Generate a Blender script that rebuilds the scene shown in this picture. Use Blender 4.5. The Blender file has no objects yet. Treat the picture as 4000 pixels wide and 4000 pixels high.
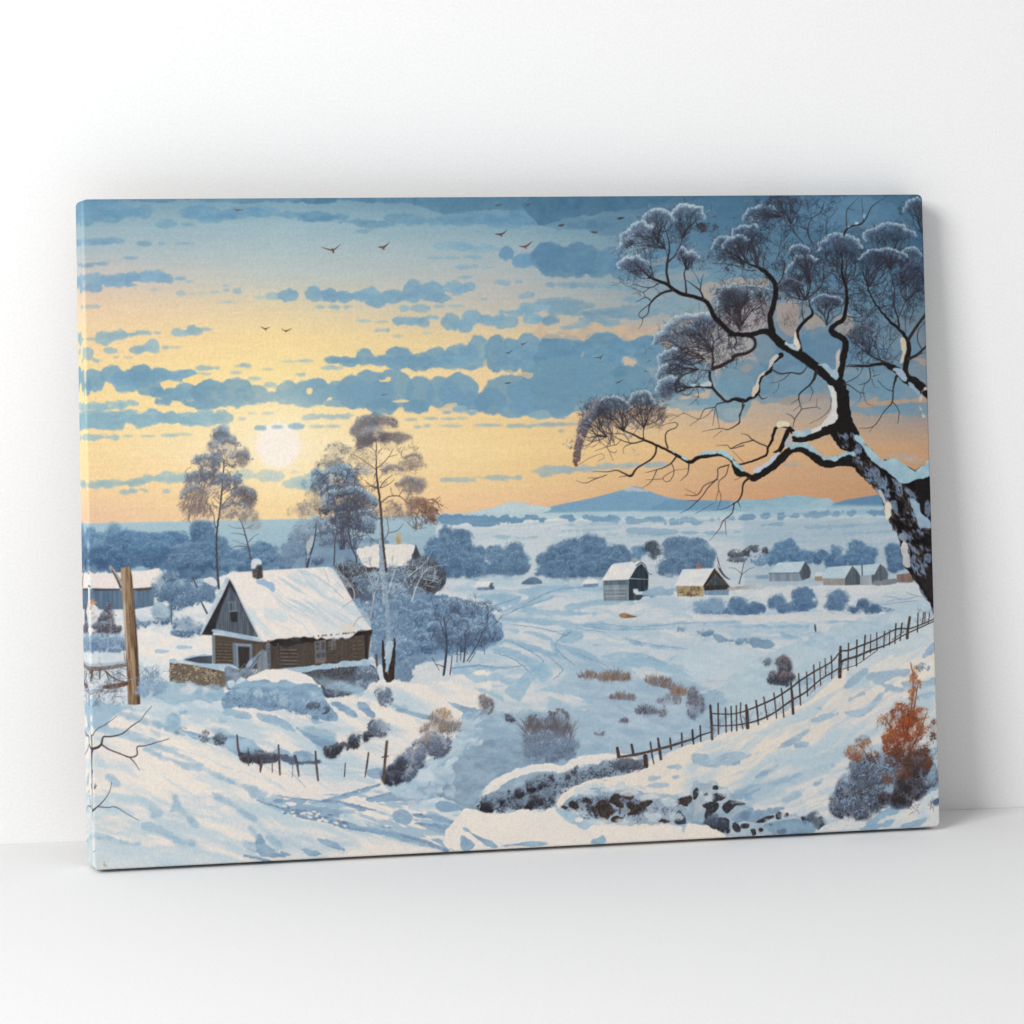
import bpy, math, time
import numpy as np
from mathutils import Matrix, Vector

scene = bpy.context.scene
# ---------------------------------------------------------------- camera
def rot(ax, a):
    return Matrix.Rotation(a, 3, ax)
cam_data = bpy.data.cameras.new('camera')
cam = bpy.data.objects.new('camera', cam_data)
scene.collection.objects.link(cam)
R = rot('Z', -0.1952) @ rot('X', math.pi/2 - 0.0471) @ rot('Z', 0.0037)
M = R.to_4x4(); M.translation = Vector((-0.7964, -3.4083, 0.7172))
cam.matrix_world = M
cam_data.sensor_width = 36; cam_data.lens = 36*3.6744
cam_data.shift_x, cam_data.shift_y = 0.1372, -0.2678
cam_data.clip_start, cam_data.clip_end = 0.05, 60
scene.camera = cam
scene.render.resolution_x = scene.render.resolution_y = 1024

# ---------------------------------------------------------------- light: a white studio corner, one big soft lamp at the left
world = bpy.data.worlds.new('World'); scene.world = world; world.use_nodes = True
bg = world.node_tree.nodes['Background']
bg.inputs[0].default_value = (1, 1, 1, 1); bg.inputs[1].default_value = 0.45
def area_lamp(name, loc, target, sx, sy, power, color=(1, 1, 1)):
    d = bpy.data.lights.new(name, 'AREA'); d.shape = 'RECTANGLE'; d.size, d.size_y = sx, sy; d.energy = power; d.color = color
    o = bpy.data.objects.new(name, d); scene.collection.objects.link(o)
    o.location = loc; o.rotation_euler = (Vector(target)-Vector(loc)).to_track_quat('-Z', 'Y').to_euler()
    return o
area_lamp('key_lamp', (-3.9, -3.6, 2.7), (-.1, -.1, .4), 2.2, 2.2, 248)

scene.view_settings.view_transform = 'Standard'; scene.view_settings.look = 'None'
scene.view_settings.exposure = 0; scene.view_settings.gamma = 1; scene.view_settings.use_curve_mapping = False
scene.render.engine = 'CYCLES'

# ---------------------------------------------------------------- the setting: wall and floor
def plaster(name, col, scale, bump):
    m = bpy.data.materials.new(name); m.use_nodes = True; nt = m.node_tree; b = nt.nodes['Principled BSDF']
    b.inputs['Roughness'].default_value = .9; b.inputs['Specular IOR Level'].default_value = .15
    tc = nt.nodes.new('ShaderNodeTexCoord'); n = nt.nodes.new('ShaderNodeTexNoise'); n.inputs['Scale'].default_value = scale; n.inputs['Detail'].default_value = 3
    r = nt.nodes.new('ShaderNodeValToRGB'); r.color_ramp.elements[0].position = .3; r.color_ramp.elements[1].position = .7
    r.color_ramp.elements[0].color = (*[c*.965 for c in col], 1); r.color_ramp.elements[1].color = (*[min(1, c*1.03) for c in col], 1)
    bp = nt.nodes.new('ShaderNodeBump'); bp.inputs['Strength'].default_value = bump; bp.inputs['Distance'].default_value = .0006
    L = nt.links.new
    L(tc.outputs['Object'], n.inputs['Vector']); L(n.outputs['Fac'], r.inputs['Fac']); L(r.outputs['Color'], b.inputs['Base Color'])
    L(n.outputs['Fac'], bp.inputs['Height']); L(bp.outputs['Normal'], b.inputs['Normal'])
    return m
def slab(name, x0, x1, y0, y1, z0, z1, mat):
    me = bpy.data.meshes.new(name)
    v = [(x, y, z) for z in (z0, z1) for y in (y0, y1) for x in (x0, x1)]
    me.from_pydata(v, [], [(0,2,3,1),(4,5,7,6),(0,1,5,4),(2,6,7,3),(0,4,6,2),(1,3,7,5)])
    me.materials.append(mat); o = bpy.data.objects.new(name, me); scene.collection.objects.link(o)
    o['kind'] = 'structure'
    return o
wall = slab('wall', -5, 5, 0, .12, -.1, 4, plaster('white_wall', (.86,.86,.86), 420, .25))
floor = slab('floor', -5, 5, -6, -.0005, -.1, 0, plaster('white_floor', (.86,.86,.86), 420, .25))
# ---------------------------------------------------------------- the picture: a small paint engine
# The printed picture is painted by code, stroke by stroke, on a numpy sheet in the plane of the canvas.
# Positions were read off enlarged tracing sheets ("A".."Q": x, y of the sheet corner and its scale).
CW, CH = 1600, 1185
SHEET = dict(A=(270,740,1.932), B=(1200,740,1.932), C=(2100,740,2.415), D=(2850,740,2.415),
             E=(2100,1400,2.415), F=(2850,1400,2.415), G=(270,1550,2.415), H=(1050,1550,2.415),
             I=(1700,1850,2.415), J=(2250,1850,2.415), K=(2900,1850,2.415), L=(600,2050,1.932),
             M=(280,2000,1.365), N=(300,2600,1.365), O=(1000,2600,1.2133), P=(1800,2500,1.2133),
             Q=(2700,2400,1.092), V=(0,0,0.483), T=(0,0,1.0))
CORNERS = [(326,781),(3595,760),(3669,3234),(364,3403)]          # the picture's corners on the tracing sheet

def _homography(src, dst):
    A = []; b = []
    for (x, y), (u, v) in zip(src, dst):
        A += [[x,y,1,0,0,0,-u*x,-u*y],[0,0,0,x,y,1,-v*x,-v*y]]; b += [u, v]
    return np.append(np.linalg.solve(np.array(A,float), np.array(b,float)), 1).reshape(3,3)
HOM = _homography(CORNERS, [(0,0),(CW,0),(CW,CH),(0,CH)])
PXS = 0.487                                                       # canvas px per tracing-sheet px

def pt(c, xy):
    x0, y0, s = SHEET[c]
    a = np.asarray(xy, float)[..., :2]
    p = np.stack([x0 + a[..., 0]/s, y0 + a[..., 1]/s, np.ones(a.shape[:-1])], -1) @ HOM.T
    return p[..., :2]/p[..., 2:]
def ps(c, s):
    """'x,y[,w] x,y[,w] ...' on sheet c -> canvas px array (N,2) or (N,3)"""
    a = np.array([[float(t) for t in q.split(',')] for q in s.split()])
    p = pt(c, a)
    if a.shape[1] == 3: p = np.column_stack([p, a[:,2]/SHEET[c][2]*PXS])
    return p
def sc(c): return PXS/SHEET[c][2]

img = np.zeros((CH, CW, 3)); idb = np.zeros((CH, CW), np.int32)
PARTS = {}                                                        # id -> (name, label, parent id)
CUR = [0]
def part(name, label=None, parent=0):
    i = len(PARTS) + 1; PARTS[i] = (name, label, parent); CUR[0] = i; return i
def use(i): CUR[0] = i

rs = np.random.RandomState(7)
_tab = rs.rand(257, 257); _tab[256] = _tab[0]; _tab[:, 256] = _tab[:, 0]
def vn(X, Y, o=0):
    X = X + o*37.13; Y = Y + o*19.71
    xi = np.floor(X).astype(int); yi = np.floor(Y).astype(int); fx = X-xi; fy = Y-yi
    fx = fx*fx*(3-2*fx); fy = fy*fy*(3-2*fy); xi &= 255; yi &= 255
    a = _tab[yi, xi]; b = _tab[yi, xi+1]; c = _tab[yi+1, xi]; d = _tab[yi+1, xi+1]
    return (a*(1-fx)+b*fx)*(1-fy) + (c*(1-fx)+d*fx)*fy
def fbm(X, Y, o=0, n=4):
    r = 0; a = .5; t = 0
    for k in range(n):
        r = r + a*vn(X*2**k, Y*2**k, o+k*3.3); t += a; a *= .55
    return r/t
_gy, _gx = np.mgrid[0:CH, 0:CW].astype(float)
def _eq(f):                                                       # stretch to a flat 0..1 spread
    m, s = f.mean(), f.std(); return np.clip(.5 + (f-m)/(s*3.6), 0, 1)
NZ = dict(f=_eq(fbm(_gx/3, _gy/3, 1, 3)), m=_eq(fbm(_gx/14, _gy/14, 2)), c=_eq(fbm(_gx/60, _gy/60, 3)),
          h=_eq(fbm(_gx/60, _gy/5, 4, 3)), v=_eq(fbm(_gx/4, _gy/40, 5, 3)), g=_eq(fbm(_gx/1.7, _gy/1.7, 9, 2)),
          b=_eq(fbm(_gx/22, _gy/9, 6, 4)))
def flow(ang, sx, sy, o, sl=None):
    gx, gy = (_gx, _gy) if sl is None else (_gx[sl], _gy[sl])
    c, s = math.cos(math.radians(ang)), math.sin(math.radians(ang))
    w = (fbm(gx/70, gy/70, o+8, 2)-.5)*26
    return _eq(fbm((gx*c+gy*s)/sx, (-gx*s+gy*c+w)/sy, o, 4))
def C3(c): return np.asarray(c, float)

def gauss(m, s):
    if s <= .3: return m
    r = max(1, int(s*2.5)); k = np.exp(-.5*(np.arange(-r, r+1)/s)**2); k /= k.sum()
    p = np.pad(m, ((r, r), (0, 0))); m = sum(k[i]*p[i:i+m.shape[0]] for i in range(2*r+1))
    p = np.pad(m, ((0, 0), (r, r))); return sum(k[i]*p[:, i:i+m.shape[1]] for i in range(2*r+1))

def crom(p, closed, step=5.):
    n = len(p)
    if n < 3: return p
    out = []
    for i in range(n if closed else n-1):
        if closed: a, b, c, d = p[i-1], p[i], p[(i+1) % n], p[(i+2) % n]
        else: a, b, c, d = p[max(i-1, 0)], p[i], p[i+1], p[min(i+2, n-1)]
        k = max(2, int(np.hypot(*(c-b)[:2])/step))
        t = (np.arange(k)/k)[:, None]
        out.append(.5*(2*b + (c-a)*t + (2*a-5*b+4*c-d)*t*t + (3*b-a-3*c+d)*t**3))
    if not closed: out.append(p[-1:])
    return np.concatenate(out)

def clipbox(x0, y0, x1, y1):
    return max(0, int(x0)), max(0, int(y0)), min(CW, int(x1)+1), min(CH, int(y1)+1)

def polymask(p, pad=2, ss=3):
    x0, y0, x1, y1 = clipbox(p[:,0].min()-pad, p[:,1].min()-pad, p[:,0].max()+pad, p[:,1].max()+pad)
    if x1 <= x0 or y1 <= y0: return None
    w, h = x1-x0, y1-y0; acc = np.zeros((h, w+2))
    ax, ay = p[:,0]-x0, p[:,1]-y0; bx, by = np.roll(ax, -1), np.roll(ay, -1)
    for r in range(h*ss):
        y = (r+.5)/ss
        k = (ay <= y) != (by <= y)
        if not k.any(): continue
        xs = np.sort(ax[k] + (y-ay[k])/(by[k]-ay[k])*(bx[k]-ax[k]))
        row = acc[r//ss]
        for sgn, e in ((1, xs[0::2]), (-1, xs[1::2])):
            e = np.clip(e, 0, w); i = e.astype(int); f = e-i
            np.add.at(row, i, sgn*(1-f)/ss); np.add.at(row, i+1, sgn*f/ss)
    return x0, y0, np.clip(np.cumsum(acc, 1)[:, :w], 0, 1)

def comp(x0, y0, m, col, ident=True, thr=.5):
    h, w = m.shape; sl = (slice(y0, y0+h), slice(x0, x0+w))
    img[sl] = img[sl]*(1-m[..., None]) + col*m[..., None]
    if ident and CUR[0]: idb[sl][m > thr] = CUR[0]

def tint(sl, c, c2=None, nz='m', grad=None, k=1.):
    h, w = sl[0].stop-sl[0].start, sl[1].stop-sl[1].start
    if grad is not None:
        t = np.linspace(0, 1, h)[:, None, None]; base = C3(c)*(1-t) + C3(grad)*t + np.zeros((h, w, 3))
    else: base = np.zeros((h, w, 3)) + C3(c)
    if c2 is not None:
        n = (NZ[nz] if isinstance(nz, str) else nz)[sl][..., None]
        n = np.clip((n-.5)*k+.5, 0, 1); base = base*(1-n) + C3(c2)*n
    return base

def area(c, s, col, col2=None, smooth=True, soft=.7, rag=0, rn='m', nz='m', k=1., grad=None, alpha=1., ident=True, tex=None):
    p = ps(c, s) if isinstance(s, str) else s
    if smooth: p = crom(p, True)
    r = polymask(p, pad=4+soft*3+rag*10)
    if r is None: return
    x0, y0, m = r; sl = (slice(y0, y0+m.shape[0]), slice(x0, x0+m.shape[1]))
    if rag:
        b = gauss(m, rag*2.2)
        m = np.clip((b-.5 + (NZ[rn][sl]-.5)*1.1*np.clip(1.25-np.abs(b-.5)*2.4, 0, 1))*(1.2/max(soft*.25, .15))*.5+.5, 0, 1)*np.clip(b*6, 0, 1)
    else: m = gauss(m, soft)
    if tex is not None: m = m*tex[sl]
    comp(x0, y0, m*alpha, tint(sl, col, col2, nz, grad, k), ident)

def line(c, s, col, w=None, alpha=1., smooth=True, ident=True, col2=None, thr=.5, jag=0.):
    p = ps(c, s) if isinstance(s, str) else s
    if p.shape[1] == 2: p = np.column_stack([p, np.full(len(p), w if w else 1.5)])
    if smooth: p = crom(p, False, 4.)
    if jag and len(p) > 3:
        p = p.copy(); p[1:-1, :2] += rs.randn(len(p)-2, 2)*jag; p[:, 2] *= 1+rs.randn(len(p))*jag*.08
    W = np.maximum(p[:,2]/2, .32); pad = W.max()+2
    x0, y0, x1, y1 = clipbox(p[:,0].min()-pad, p[:,1].min()-pad, p[:,0].max()+pad, p[:,1].max()+pad)
    if x1 <= x0 or y1 <= y0: return
    m = np.zeros((y1-y0, x1-x0))
    for i in range(len(p)-1):
        a, b = p[i,:2], p[i+1,:2]; q = max(W[i], W[i+1])+1.2
        u0, v0, u1, v1 = clipbox(min(a[0],b[0])-q, min(a[1],b[1])-q, max(a[0],b[0])+q, max(a[1],b[1])+q)
        if u1 <= u0 or v1 <= v0: continue
        X = np.arange(u0, u1)[None]+.5-a[0]; Y = np.arange(v0, v1)[:, None]+.5-a[1]
        d = b-a; L = d@d+1e-9; t = np.clip((X*d[0]+Y*d[1])/L, 0, 1)
        D = np.hypot(X-t*d[0], Y-t*d[1]); r = W[i]*(1-t)+W[i+1]*t
        sub = m[v0-y0:v1-y0, u0-x0:u1-x0]
        np.maximum(sub, np.clip(r-D+.5, 0, 1)*np.minimum(1, r*2.2+.15), out=sub)
    sl = (slice(y0, y1), slice(x0, x1))
    comp(x0, y0, m*alpha, tint(sl, col, col2, 'f'), ident, thr)

def dabs(x, y, ln, wd, an, cols, alpha=.9, ident=True, thr=.5):
    """many small brush dabs: arrays of centre, half length, half width, angle (rad) and colour"""
    n = len(x); ln = np.broadcast_to(ln, n); wd = np.broadcast_to(wd, n); an = np.broadcast_to(an, n)
    cid = CUR[0]
    for i in range(n):
        q = ln[i]+1.5; u0 = int(x[i]-q); v0 = int(y[i]-q); u1 = int(x[i]+q)+2; v1 = int(y[i]+q)+2
        if u0 < 0 or v0 < 0 or u1 > CW or v1 > CH: continue
        X = np.arange(u0, u1)[None]+.5-x[i]; Y = np.arange(v0, v1)[:, None]+.5-y[i]
        c, s = math.cos(an[i]), math.sin(an[i])
        e = np.sqrt(((X*c+Y*s)/ln[i])**2 + ((Y*c-X*s)/wd[i])**2)
        m = np.clip((1-e)*wd[i]+.5, 0, 1)*alpha*min(1, wd[i]*1.6)
        sub = img[v0:v1, u0:u1]; sub += (cols[i]-sub)*m[..., None]
        if ident and cid: idb[v0:v1, u0:u1][m > thr] = cid

def incl(c, cx, cy, rx, ry, n, lump=.5, pw=.5):
    """n random points in an ellipse on sheet c, clumped; returns canvas x, y and the relative x, y"""
    k = sc(c); p = pt(c, (cx, cy)); R = rs.rand(n*3)**pw; A = rs.rand(n*3)*2*math.pi
    u, v = R*np.cos(A), R*np.sin(A); x, y = p[0]+u*rx*k, p[1]+v*ry*k
    nn = NZ['m'][np.clip(y, 0, CH-1).astype(int), np.clip(x, 0, CW-1).astype(int)]
    keep = rs.rand(n*3) < np.clip((nn-lump*.62)*3.2, 0.02, 1)
    i = np.nonzero(keep)[0][:n]
    return x[i], y[i], u[i], v[i]

def pick(t, cols):
    """colours along a ramp of palette entries at t in 0..1"""
    cols = np.array(cols, float); t = np.clip(t, 0, 1)*(len(cols)-1); i = np.minimum(t.astype(int), len(cols)-2)
    f = (t-i)[:, None]; return cols[i]*(1-f)+cols[i+1]*f

def frost(c, cx, cy, rx, ry, n, cols, size=2.2, lump=.45, alpha=.85, jit=.3, pw=.5, ang=None, ident=True, dome=0., thr=.5):
    """a frosted clump: light dabs on top, dark ones below"""
    x, y, u, v = incl(c, cx, cy, rx, ry, n, lump, pw)
    if dome: y = y + dome*ry*sc(c)*u*u
    t = (v+1)/2 + rs.randn(len(x))*jit*.5
    col = pick(t, cols)*(1+rs.randn(len(x), 1)*.06)
    a = rs.rand(len(x))*math.pi if ang is None else ang+rs.randn(len(x))*.5
    dabs(x, y, size*(.6+rs.rand(len(x))*.9), size*(.28+rs.rand(len(x))*.25), a, col, alpha, ident, thr)

def grow(x, y, ang, ln, w, depth, col, spread=.5, droop=0., bend=.35, alpha=.9, kids=(2, 3), shrink=.68, ident=True, thr=.6, cols=None):
    """recursive twig"""
    n = 4; p = [(x, y, w)]; a = ang
    for i in range(n):
        a += rs.randn()*bend*.5 + droop*math.cos(a)*.12
        x += math.cos(a)*ln/n; y += math.sin(a)*ln/n; p.append((x, y, w*(1-.45*(i+1)/n)))
    cc = C3(col if cols is None else cols[rs.randint(len(cols))])*(1+rs.randn()*.07)
    line('T', np.array(p), cc, alpha=alpha, ident=ident, thr=thr)
    if depth <= 0: return
    for k in range(rs.randint(kids[0], kids[1]+1)):
        j = rs.randint(2, n+1); q = p[j]
        grow(q[0], q[1], a+rs.randn()*spread, ln*shrink*(.7+rs.rand()*.6), max(.7, q[2]*.72), depth-1, col, spread, droop, bend, alpha, kids, shrink, ident, thr, cols)

def arc(c, x, y, rx, ry, a0, a1, th, cols, dens=1.0, size=1.5, jit=.12, alpha=.8, base=.55, ident=True, pw=1.15):
    """a frosted dome: fine dabs along an elliptical rim, light outside, darker and thinner inwards"""
    k = sc(c); p = pt(c, (x, y)); A0, A1 = math.radians(a0), math.radians(a1)
    if base:
        t = np.linspace(A0, A1, 26); q = 1-th*.75/max(rx, ry)
        o = np.column_stack([x+rx*np.cos(t), y+ry*np.sin(t)]); i = np.column_stack([x+rx*q*np.cos(t[::-1]), y+ry*q*np.sin(t[::-1])])
        area(c, pt(c, np.concatenate([o, i])), cols[min(1, len(cols)-1)], cols[-1], smooth=False, soft=3, rag=1.6, nz='f', alpha=base, ident=ident)
    n = int(dens*abs(A1-A0)*(rx+ry)/2*th*k*k*.42)
    a = rs.uniform(A0, A1, n); d = rs.rand(n)**pw
    lump = (vn(a*3.2+x*.01, d*.5+y*.01, 3)-.5)*.22+(vn(a*9+x*.01, d*2+y*.01, 3)-.5)*.08
    r = 1-d*th/max(rx, ry)+lump+rs.randn(n)*.012
    X = p[0]+np.cos(a)*rx*k*r; Y = p[1]+np.sin(a)*ry*k*r
    col = pick(d+rs.randn(n)*jit-.18*(-np.sin(a)-.5), cols)*(1+rs.randn(n, 1)*.07)
    dabs(X, Y, size*(.5+rs.rand(n)*.9), size*(.3+rs.rand(n)*.3), a+rs.randn(n)*.9, np.clip(col, 0, 245), alpha*np.ones(1)[0], ident, .5)

def fan(c, x, y, X, Y, rx, ry, a0, a1, n, col, w=1.7, alpha=.8, ident=False, sub=2):
    """twigs spreading from a branch end x,y up to the rim of a dome"""
    k = sc(c); p = pt(c, (x, y)); q = pt(c, (X, Y))
    for i in range(n):
        a = math.radians(a0+(a1-a0)*(i+rs.rand())/n); f = rs.uniform(.72, .97)
        e = np.array([q[0]+math.cos(a)*rx*k*f, q[1]+math.sin(a)*ry*k*f]); d = e-p; L = np.hypot(*d)
        m1 = p+d*.35+np.array([d[1], -d[0]])*rs.randn()*.10+np.array([0, -L*.04]); m2 = p+d*.7+np.array([d[1], -d[0]])*rs.randn()*.10
        line('T', np.array([[*p, w], [*m1, w*.8], [*m2, w*.6], [*e, .7]]), C3(col)*(1+rs.randn()*.1), alpha=alpha, ident=ident, thr=.4)
        for j in range(sub):
            b = (m1, m2)[j % 2]; aa = math.atan2(d[1], d[0])+rs.choice([-1, 1])*rs.uniform(.35, .8)
            grow(b[0], b[1], aa, L*rs.uniform(.22, .4), w*.55, 1, col, .5, 0, .4, alpha=alpha*.8, ident=False)

def drift(c, s, ang, sx, sy, o, col, k=.6, soft=8, pw=1.6):
    """gradual modelling of snow: a smooth directional wash inside an outline"""
    p = crom(ps(c, s), True); r = polymask(p, pad=soft*3)
    if r is None: return
    x0, y0, m = r; sl = (slice(y0, y0+m.shape[0]), slice(x0, x0+m.shape[1]))
    n = flow(ang, sx, sy, o, sl)
    comp(x0, y0, gauss(m, soft)*np.clip((n-.35)/.55, 0, 1)**pw*k, C3(col), False)
# ---- sky
def paint_sky():
    part('painted_sky', 'sunset sky fading from blue at the top to yellow and orange at the horizon')
    gy = [740,880,980,1100,1200,1320,1450,1600,1750,1880,1980,2090]; gx = [280,1100,2000,2800,3700]
    G = np.array([
     [(104,151,188),(112,158,190),(88,136,174),(70,117,153),(46,92,132)],
     [(150,178,196),(158,186,200),(134,170,195),(92,138,174),(56,102,144)],
     [(172,186,194),(175,193,199),(162,182,193),(102,146,180),(62,108,149)],
     [(214,196,180),(193,199,190),(184,187,184),(118,156,185),(78,118,154)],
     [(234,202,168),(226,208,168),(194,190,180),(148,164,176),(92,128,158)],
     [(242,209,160),(247,216,153),(227,202,158),(176,171,169),(118,139,160)],
     [(246,214,154),(251,223,154),(238,207,158),(176,172,170),(122,146,170)],
     [(247,216,153),(253,227,168),(243,206,148),(204,180,156),(146,150,160)],
     [(247,213,152),(253,232,190),(246,212,148),(230,186,134),(200,158,122)],
     [(247,210,154),(252,222,164),(242,205,148),(221,175,132),(196,152,118)],
     [(240,198,158),(250,216,156),(240,194,150),(222,167,124),(200,146,108)],
     [(232,190,158),(245,209,160),(236,189,152),(220,166,128),(198,148,114)]], float)
    inv = np.linalg.inv(HOM)
    q = np.stack([_gx+.5, _gy+.5, np.ones_like(_gx)], -1) @ inv.T
    X, Y = q[..., 0]/q[..., 2], q[..., 1]/q[..., 2]
    iy = np.clip(np.searchsorted(gy, Y)-1, 0, len(gy)-2); ix = np.clip(np.searchsorted(gx, X)-1, 0, len(gx)-2)
    gy, gx = np.array(gy, float), np.array(gx, float)
    fy = np.clip((Y-gy[iy])/(gy[iy+1]-gy[iy]), 0, 1)[..., None]; fx = np.clip((X-gx[ix])/(gx[ix+1]-gx[ix]), 0, 1)[..., None]
    img[:] = (G[iy,ix]*(1-fx)+G[iy,ix+1]*fx)*(1-fy)+(G[iy+1,ix]*(1-fx)+G[iy+1,ix+1]*fx)*fy
    for k in range(3): img[..., k] = gauss(img[..., k], 14) if False else img[..., k]
    img[:] += ((NZ['h']-.5)*3.5)[..., None]
    idb[:] = CUR[0]; img[:] = img*.93+(img @ np.array([.3,.59,.11]))[..., None]*.07

def cloud(c, blobs, col, col2=None, soft=1.5, rag=1.2, flat=None, alpha=.93, ident=True):
    """one cloud bank from overlapping puffs 'x,y,rx,ry'; lighter rims inside like layered brush marks"""
    B = [tuple(float(t) for t in b.split(',')) for b in blobs.split()]
    J = [((a[0]+b[0])/2, (a[1]+b[1])/2+min(a[3], b[3])*.1, abs(b[0]-a[0])*.62, min(a[3], b[3])*.72) for a, b in zip(B, B[1:]) if abs(a[1]-b[1]) < 60 and abs(b[0]-a[0]) < (a[2]+b[2])*1.35 and min(a[3], b[3]) > 18]
    for x, y, rx, ry in J+B:
        n = 22; th = np.arange(n)/n*2*math.pi
        e = 1.5 if ry > .55*rx else 1.15
        cx = np.cos(th); sy = np.sin(th)
        px = x+rx*np.sign(cx)*np.abs(cx)**(1.0 if ry > .3*rx else 1.6); py = y+ry*np.sign(sy)*np.abs(sy)**1.0
        j = rs.uniform(-5, 4)
        a = alpha*rs.uniform(.9, 1)
        area(c, pt(c, np.column_stack([px, py])), C3(col)+j, C3(col2 if col2 is not None else col)+j, smooth=False, soft=soft, rag=rag if ry > 14 else 0, nz='b', alpha=a, ident=ident)

def cnoise(c, s, col, ang, sx, sy, o, lo, hi, alpha=.9, smooth=True, soft=3, ident=False, grad=None, rag=0):
    """streaky brush marks: thresholded directional noise inside an outline"""
    p = ps(c, s); p = crom(p, True) if smooth else p
    r = polymask(p, pad=8)
    if r is None: return
    x0, y0, m = r; sl = (slice(y0, y0+m.shape[0]), slice(x0, x0+m.shape[1]))
    n = flow(ang, sx, sy, o, sl); w = max(.04, .5*1.2/min(sx, sy))
    m = gauss(m, soft)*np.clip((n-lo)/w*.5+.5, 0, 1)*alpha
    comp(x0, y0, m, tint(sl, col, None, 'm', grad), ident)

def bird(c, s, col, w=2.2):
    part('painted_bird', None)
    for q in s.split(' / '): line(c, q, col, w=w, thr=.3)

def paint_clouds():
    L, M2, R_ = (128,170,200), (118,162,196), (98,145,184)
    area('A', '100,80 1932,66 1932,110 1500,95 1250,110 900,85 700,100 400,90 200,140 110,130', (104,152,190), (92,140,178), rag=1, alpha=.75)
    cloud('A', '250,150,180,60 400,170,110,55 580,180,60,58 300,220,110,38 740,265,90,28 900,270,60,12 150,200,60,80', (106,154,192), (118,164,198), alpha=.7)
    cloud('A', '1000,175,170,55 1060,220,110,34 1300,180,200,45 1480,165,130,38 1880,215,180,38 1000,140,70,30', (104,154,194), (120,166,200), alpha=.75)
    area('B', '0,66 1932,52 1932,180 1600,165 1300,160 1000,185 800,120 500,105 250,90 0,110', (92,140,176), (80,128,166), rag=1, alpha=.72)
    cloud('B', '90,210,130,42 230,215,110,30 520,268,150,34 420,320,60,14 740,225,170,48 980,250,80,30 1200,225,230,55 1500,230,200,65 1720,200,200,70', (100,148,186), (112,160,194), alpha=.62)
    area('C', '0,68 1932,58 1932,110 1860,120 1780,72 1680,100 1590,68 1460,105 1390,120 1280,85 1150,130 1000,180 860,205 800,195 720,225 650,200 560,240 480,265 400,245 300,270 180,300 0,330', (80,126,162), (70,114,152), rag=1, alpha=.7)
    cloud('A', '150,400,66,26 330,392,100,28 230,400,60,12 580,412,62,17 705,412,50,20 880,412,90,8 470,520,60,12 220,565,100,18 150,580,50,14', (134,172,206), (124,164,200), alpha=.8)
    part('painted_cloud', 'long puffy blue cloud at the upper left')
    cloud('A', '195,685,95,52 300,690,60,44 400,690,78,52 500,665,65,44 640,660,100,48 740,682,60,34 180,745,80,34 480,725,60,20 845,675,45,14 910,698,30,7', (130,168,206), (138,176,206), alpha=.85)
    use(1)
    cloud('A', '650,760,35,10 840,790,50,15 930,790,40,7 1020,783,35,9 1105,778,45,10 1190,765,30,14 1280,770,50,16 1185,728,35,9 1190,852,50,8 150,885,110,20 1240,855,40,6', (164,190,196), (150,182,198), alpha=.75)
    part('painted_cloud', 'small puffy grey blue cloud on the left above the yellow band')
    cloud('A', '280,1125,82,50 385,1100,75,42 560,1085,64,25 470,1100,50,16 670,1085,30,9 180,1130,60,10', (158,186,196), (148,180,198), alpha=.9)
    part('painted_cloud', 'lens shaped blue cloud right of the small puffy one on the left')
    cloud('A', '860,1080,85,28 950,1065,75,34 1030,1058,55,14', (146,180,200), (156,186,198), alpha=.9)
    use(1)
    cloud('A', '150,1240,38,48 320,1217,58,19 220,1290,40,16 360,1268,25,6 450,1270,40,6 730,1195,28,14 800,1193,60,6 1050,1350,100,20 1340,1335,58,18 1270,1335,30,7 1400,1428,52,14 1520,1475,62,28 1740,1398,45,15 1780,1295,65,12 1660,1300,60,7 1260,1385,50,13 1000,1395,80,10 1500,1358,50,6', (158,186,194), (146,180,198), alpha=.85)
    part('painted_cloud', 'double puff of grey blue cloud on the left')
    cloud('A', '520,1212,72,36 635,1190,62,54', (158,184,196), (150,180,198), alpha=.9)
    part('painted_cloud', 'broad blue cloud bank over the sun at the left')
    cloud('A', '180,1440,110,90 110,1500,70,80 330,1400,100,70 430,1450,110,85 545,1405,85,86 690,1400,88,62 820,1410,90,45 900,1388,60,22 620,1500,100,66 760,1545,120,52 900,1530,120,75 1060,1540,140,112 1040,1485,82,52 1000,1620,150,45 1260,1530,140,105 1400,1545,110,75 1260,1610,140,40 1520,1565,90,45 1650,1540,105,96 1830,1535,140,108 1780,1600,150,40 720,1600,70,30', L, M2)
    cloud('B', '70,1525,110,98 230,1512,95,78 330,1525,115,130 470,1505,135,142 640,1515,155,152 300,1610,200,40 560,1645,130,55 850,1540,110,128 820,1640,100,52 1000,1540,115,125 1150,1525,135,140 1250,1600,160,75 1380,1600,120,104 1520,1520,195,128 1700,1520,135,122 1850,1510,140,122 1550,1660,120,60 1750,1640,180,80 1900,1640,120,90', M2, (118,162,196))
    cloud('C', '60,1700,220,170 300,1700,230,180 600,1720,240,160 850,1780,220,120 150,1880,240,90 500,1880,260,100 850,1900,220,90', (112,158,192), (104,150,186))
    part('painted_cloud', 'wide blue cloud bank in the middle of the sky')
    cloud('B', '190,1287,66,22 320,1297,90,38 425,1270,72,66 560,1300,110,42 690,1275,115,84 840,1300,95,72 960,1272,85,85 1060,1295,95,72 1150,1250,115,82 1285,1200,85,102 1220,1310,110,62 1420,1240,85,142 1530,1255,100,130 1670,1230,115,146 1840,1240,120,150', L, M2)
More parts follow.
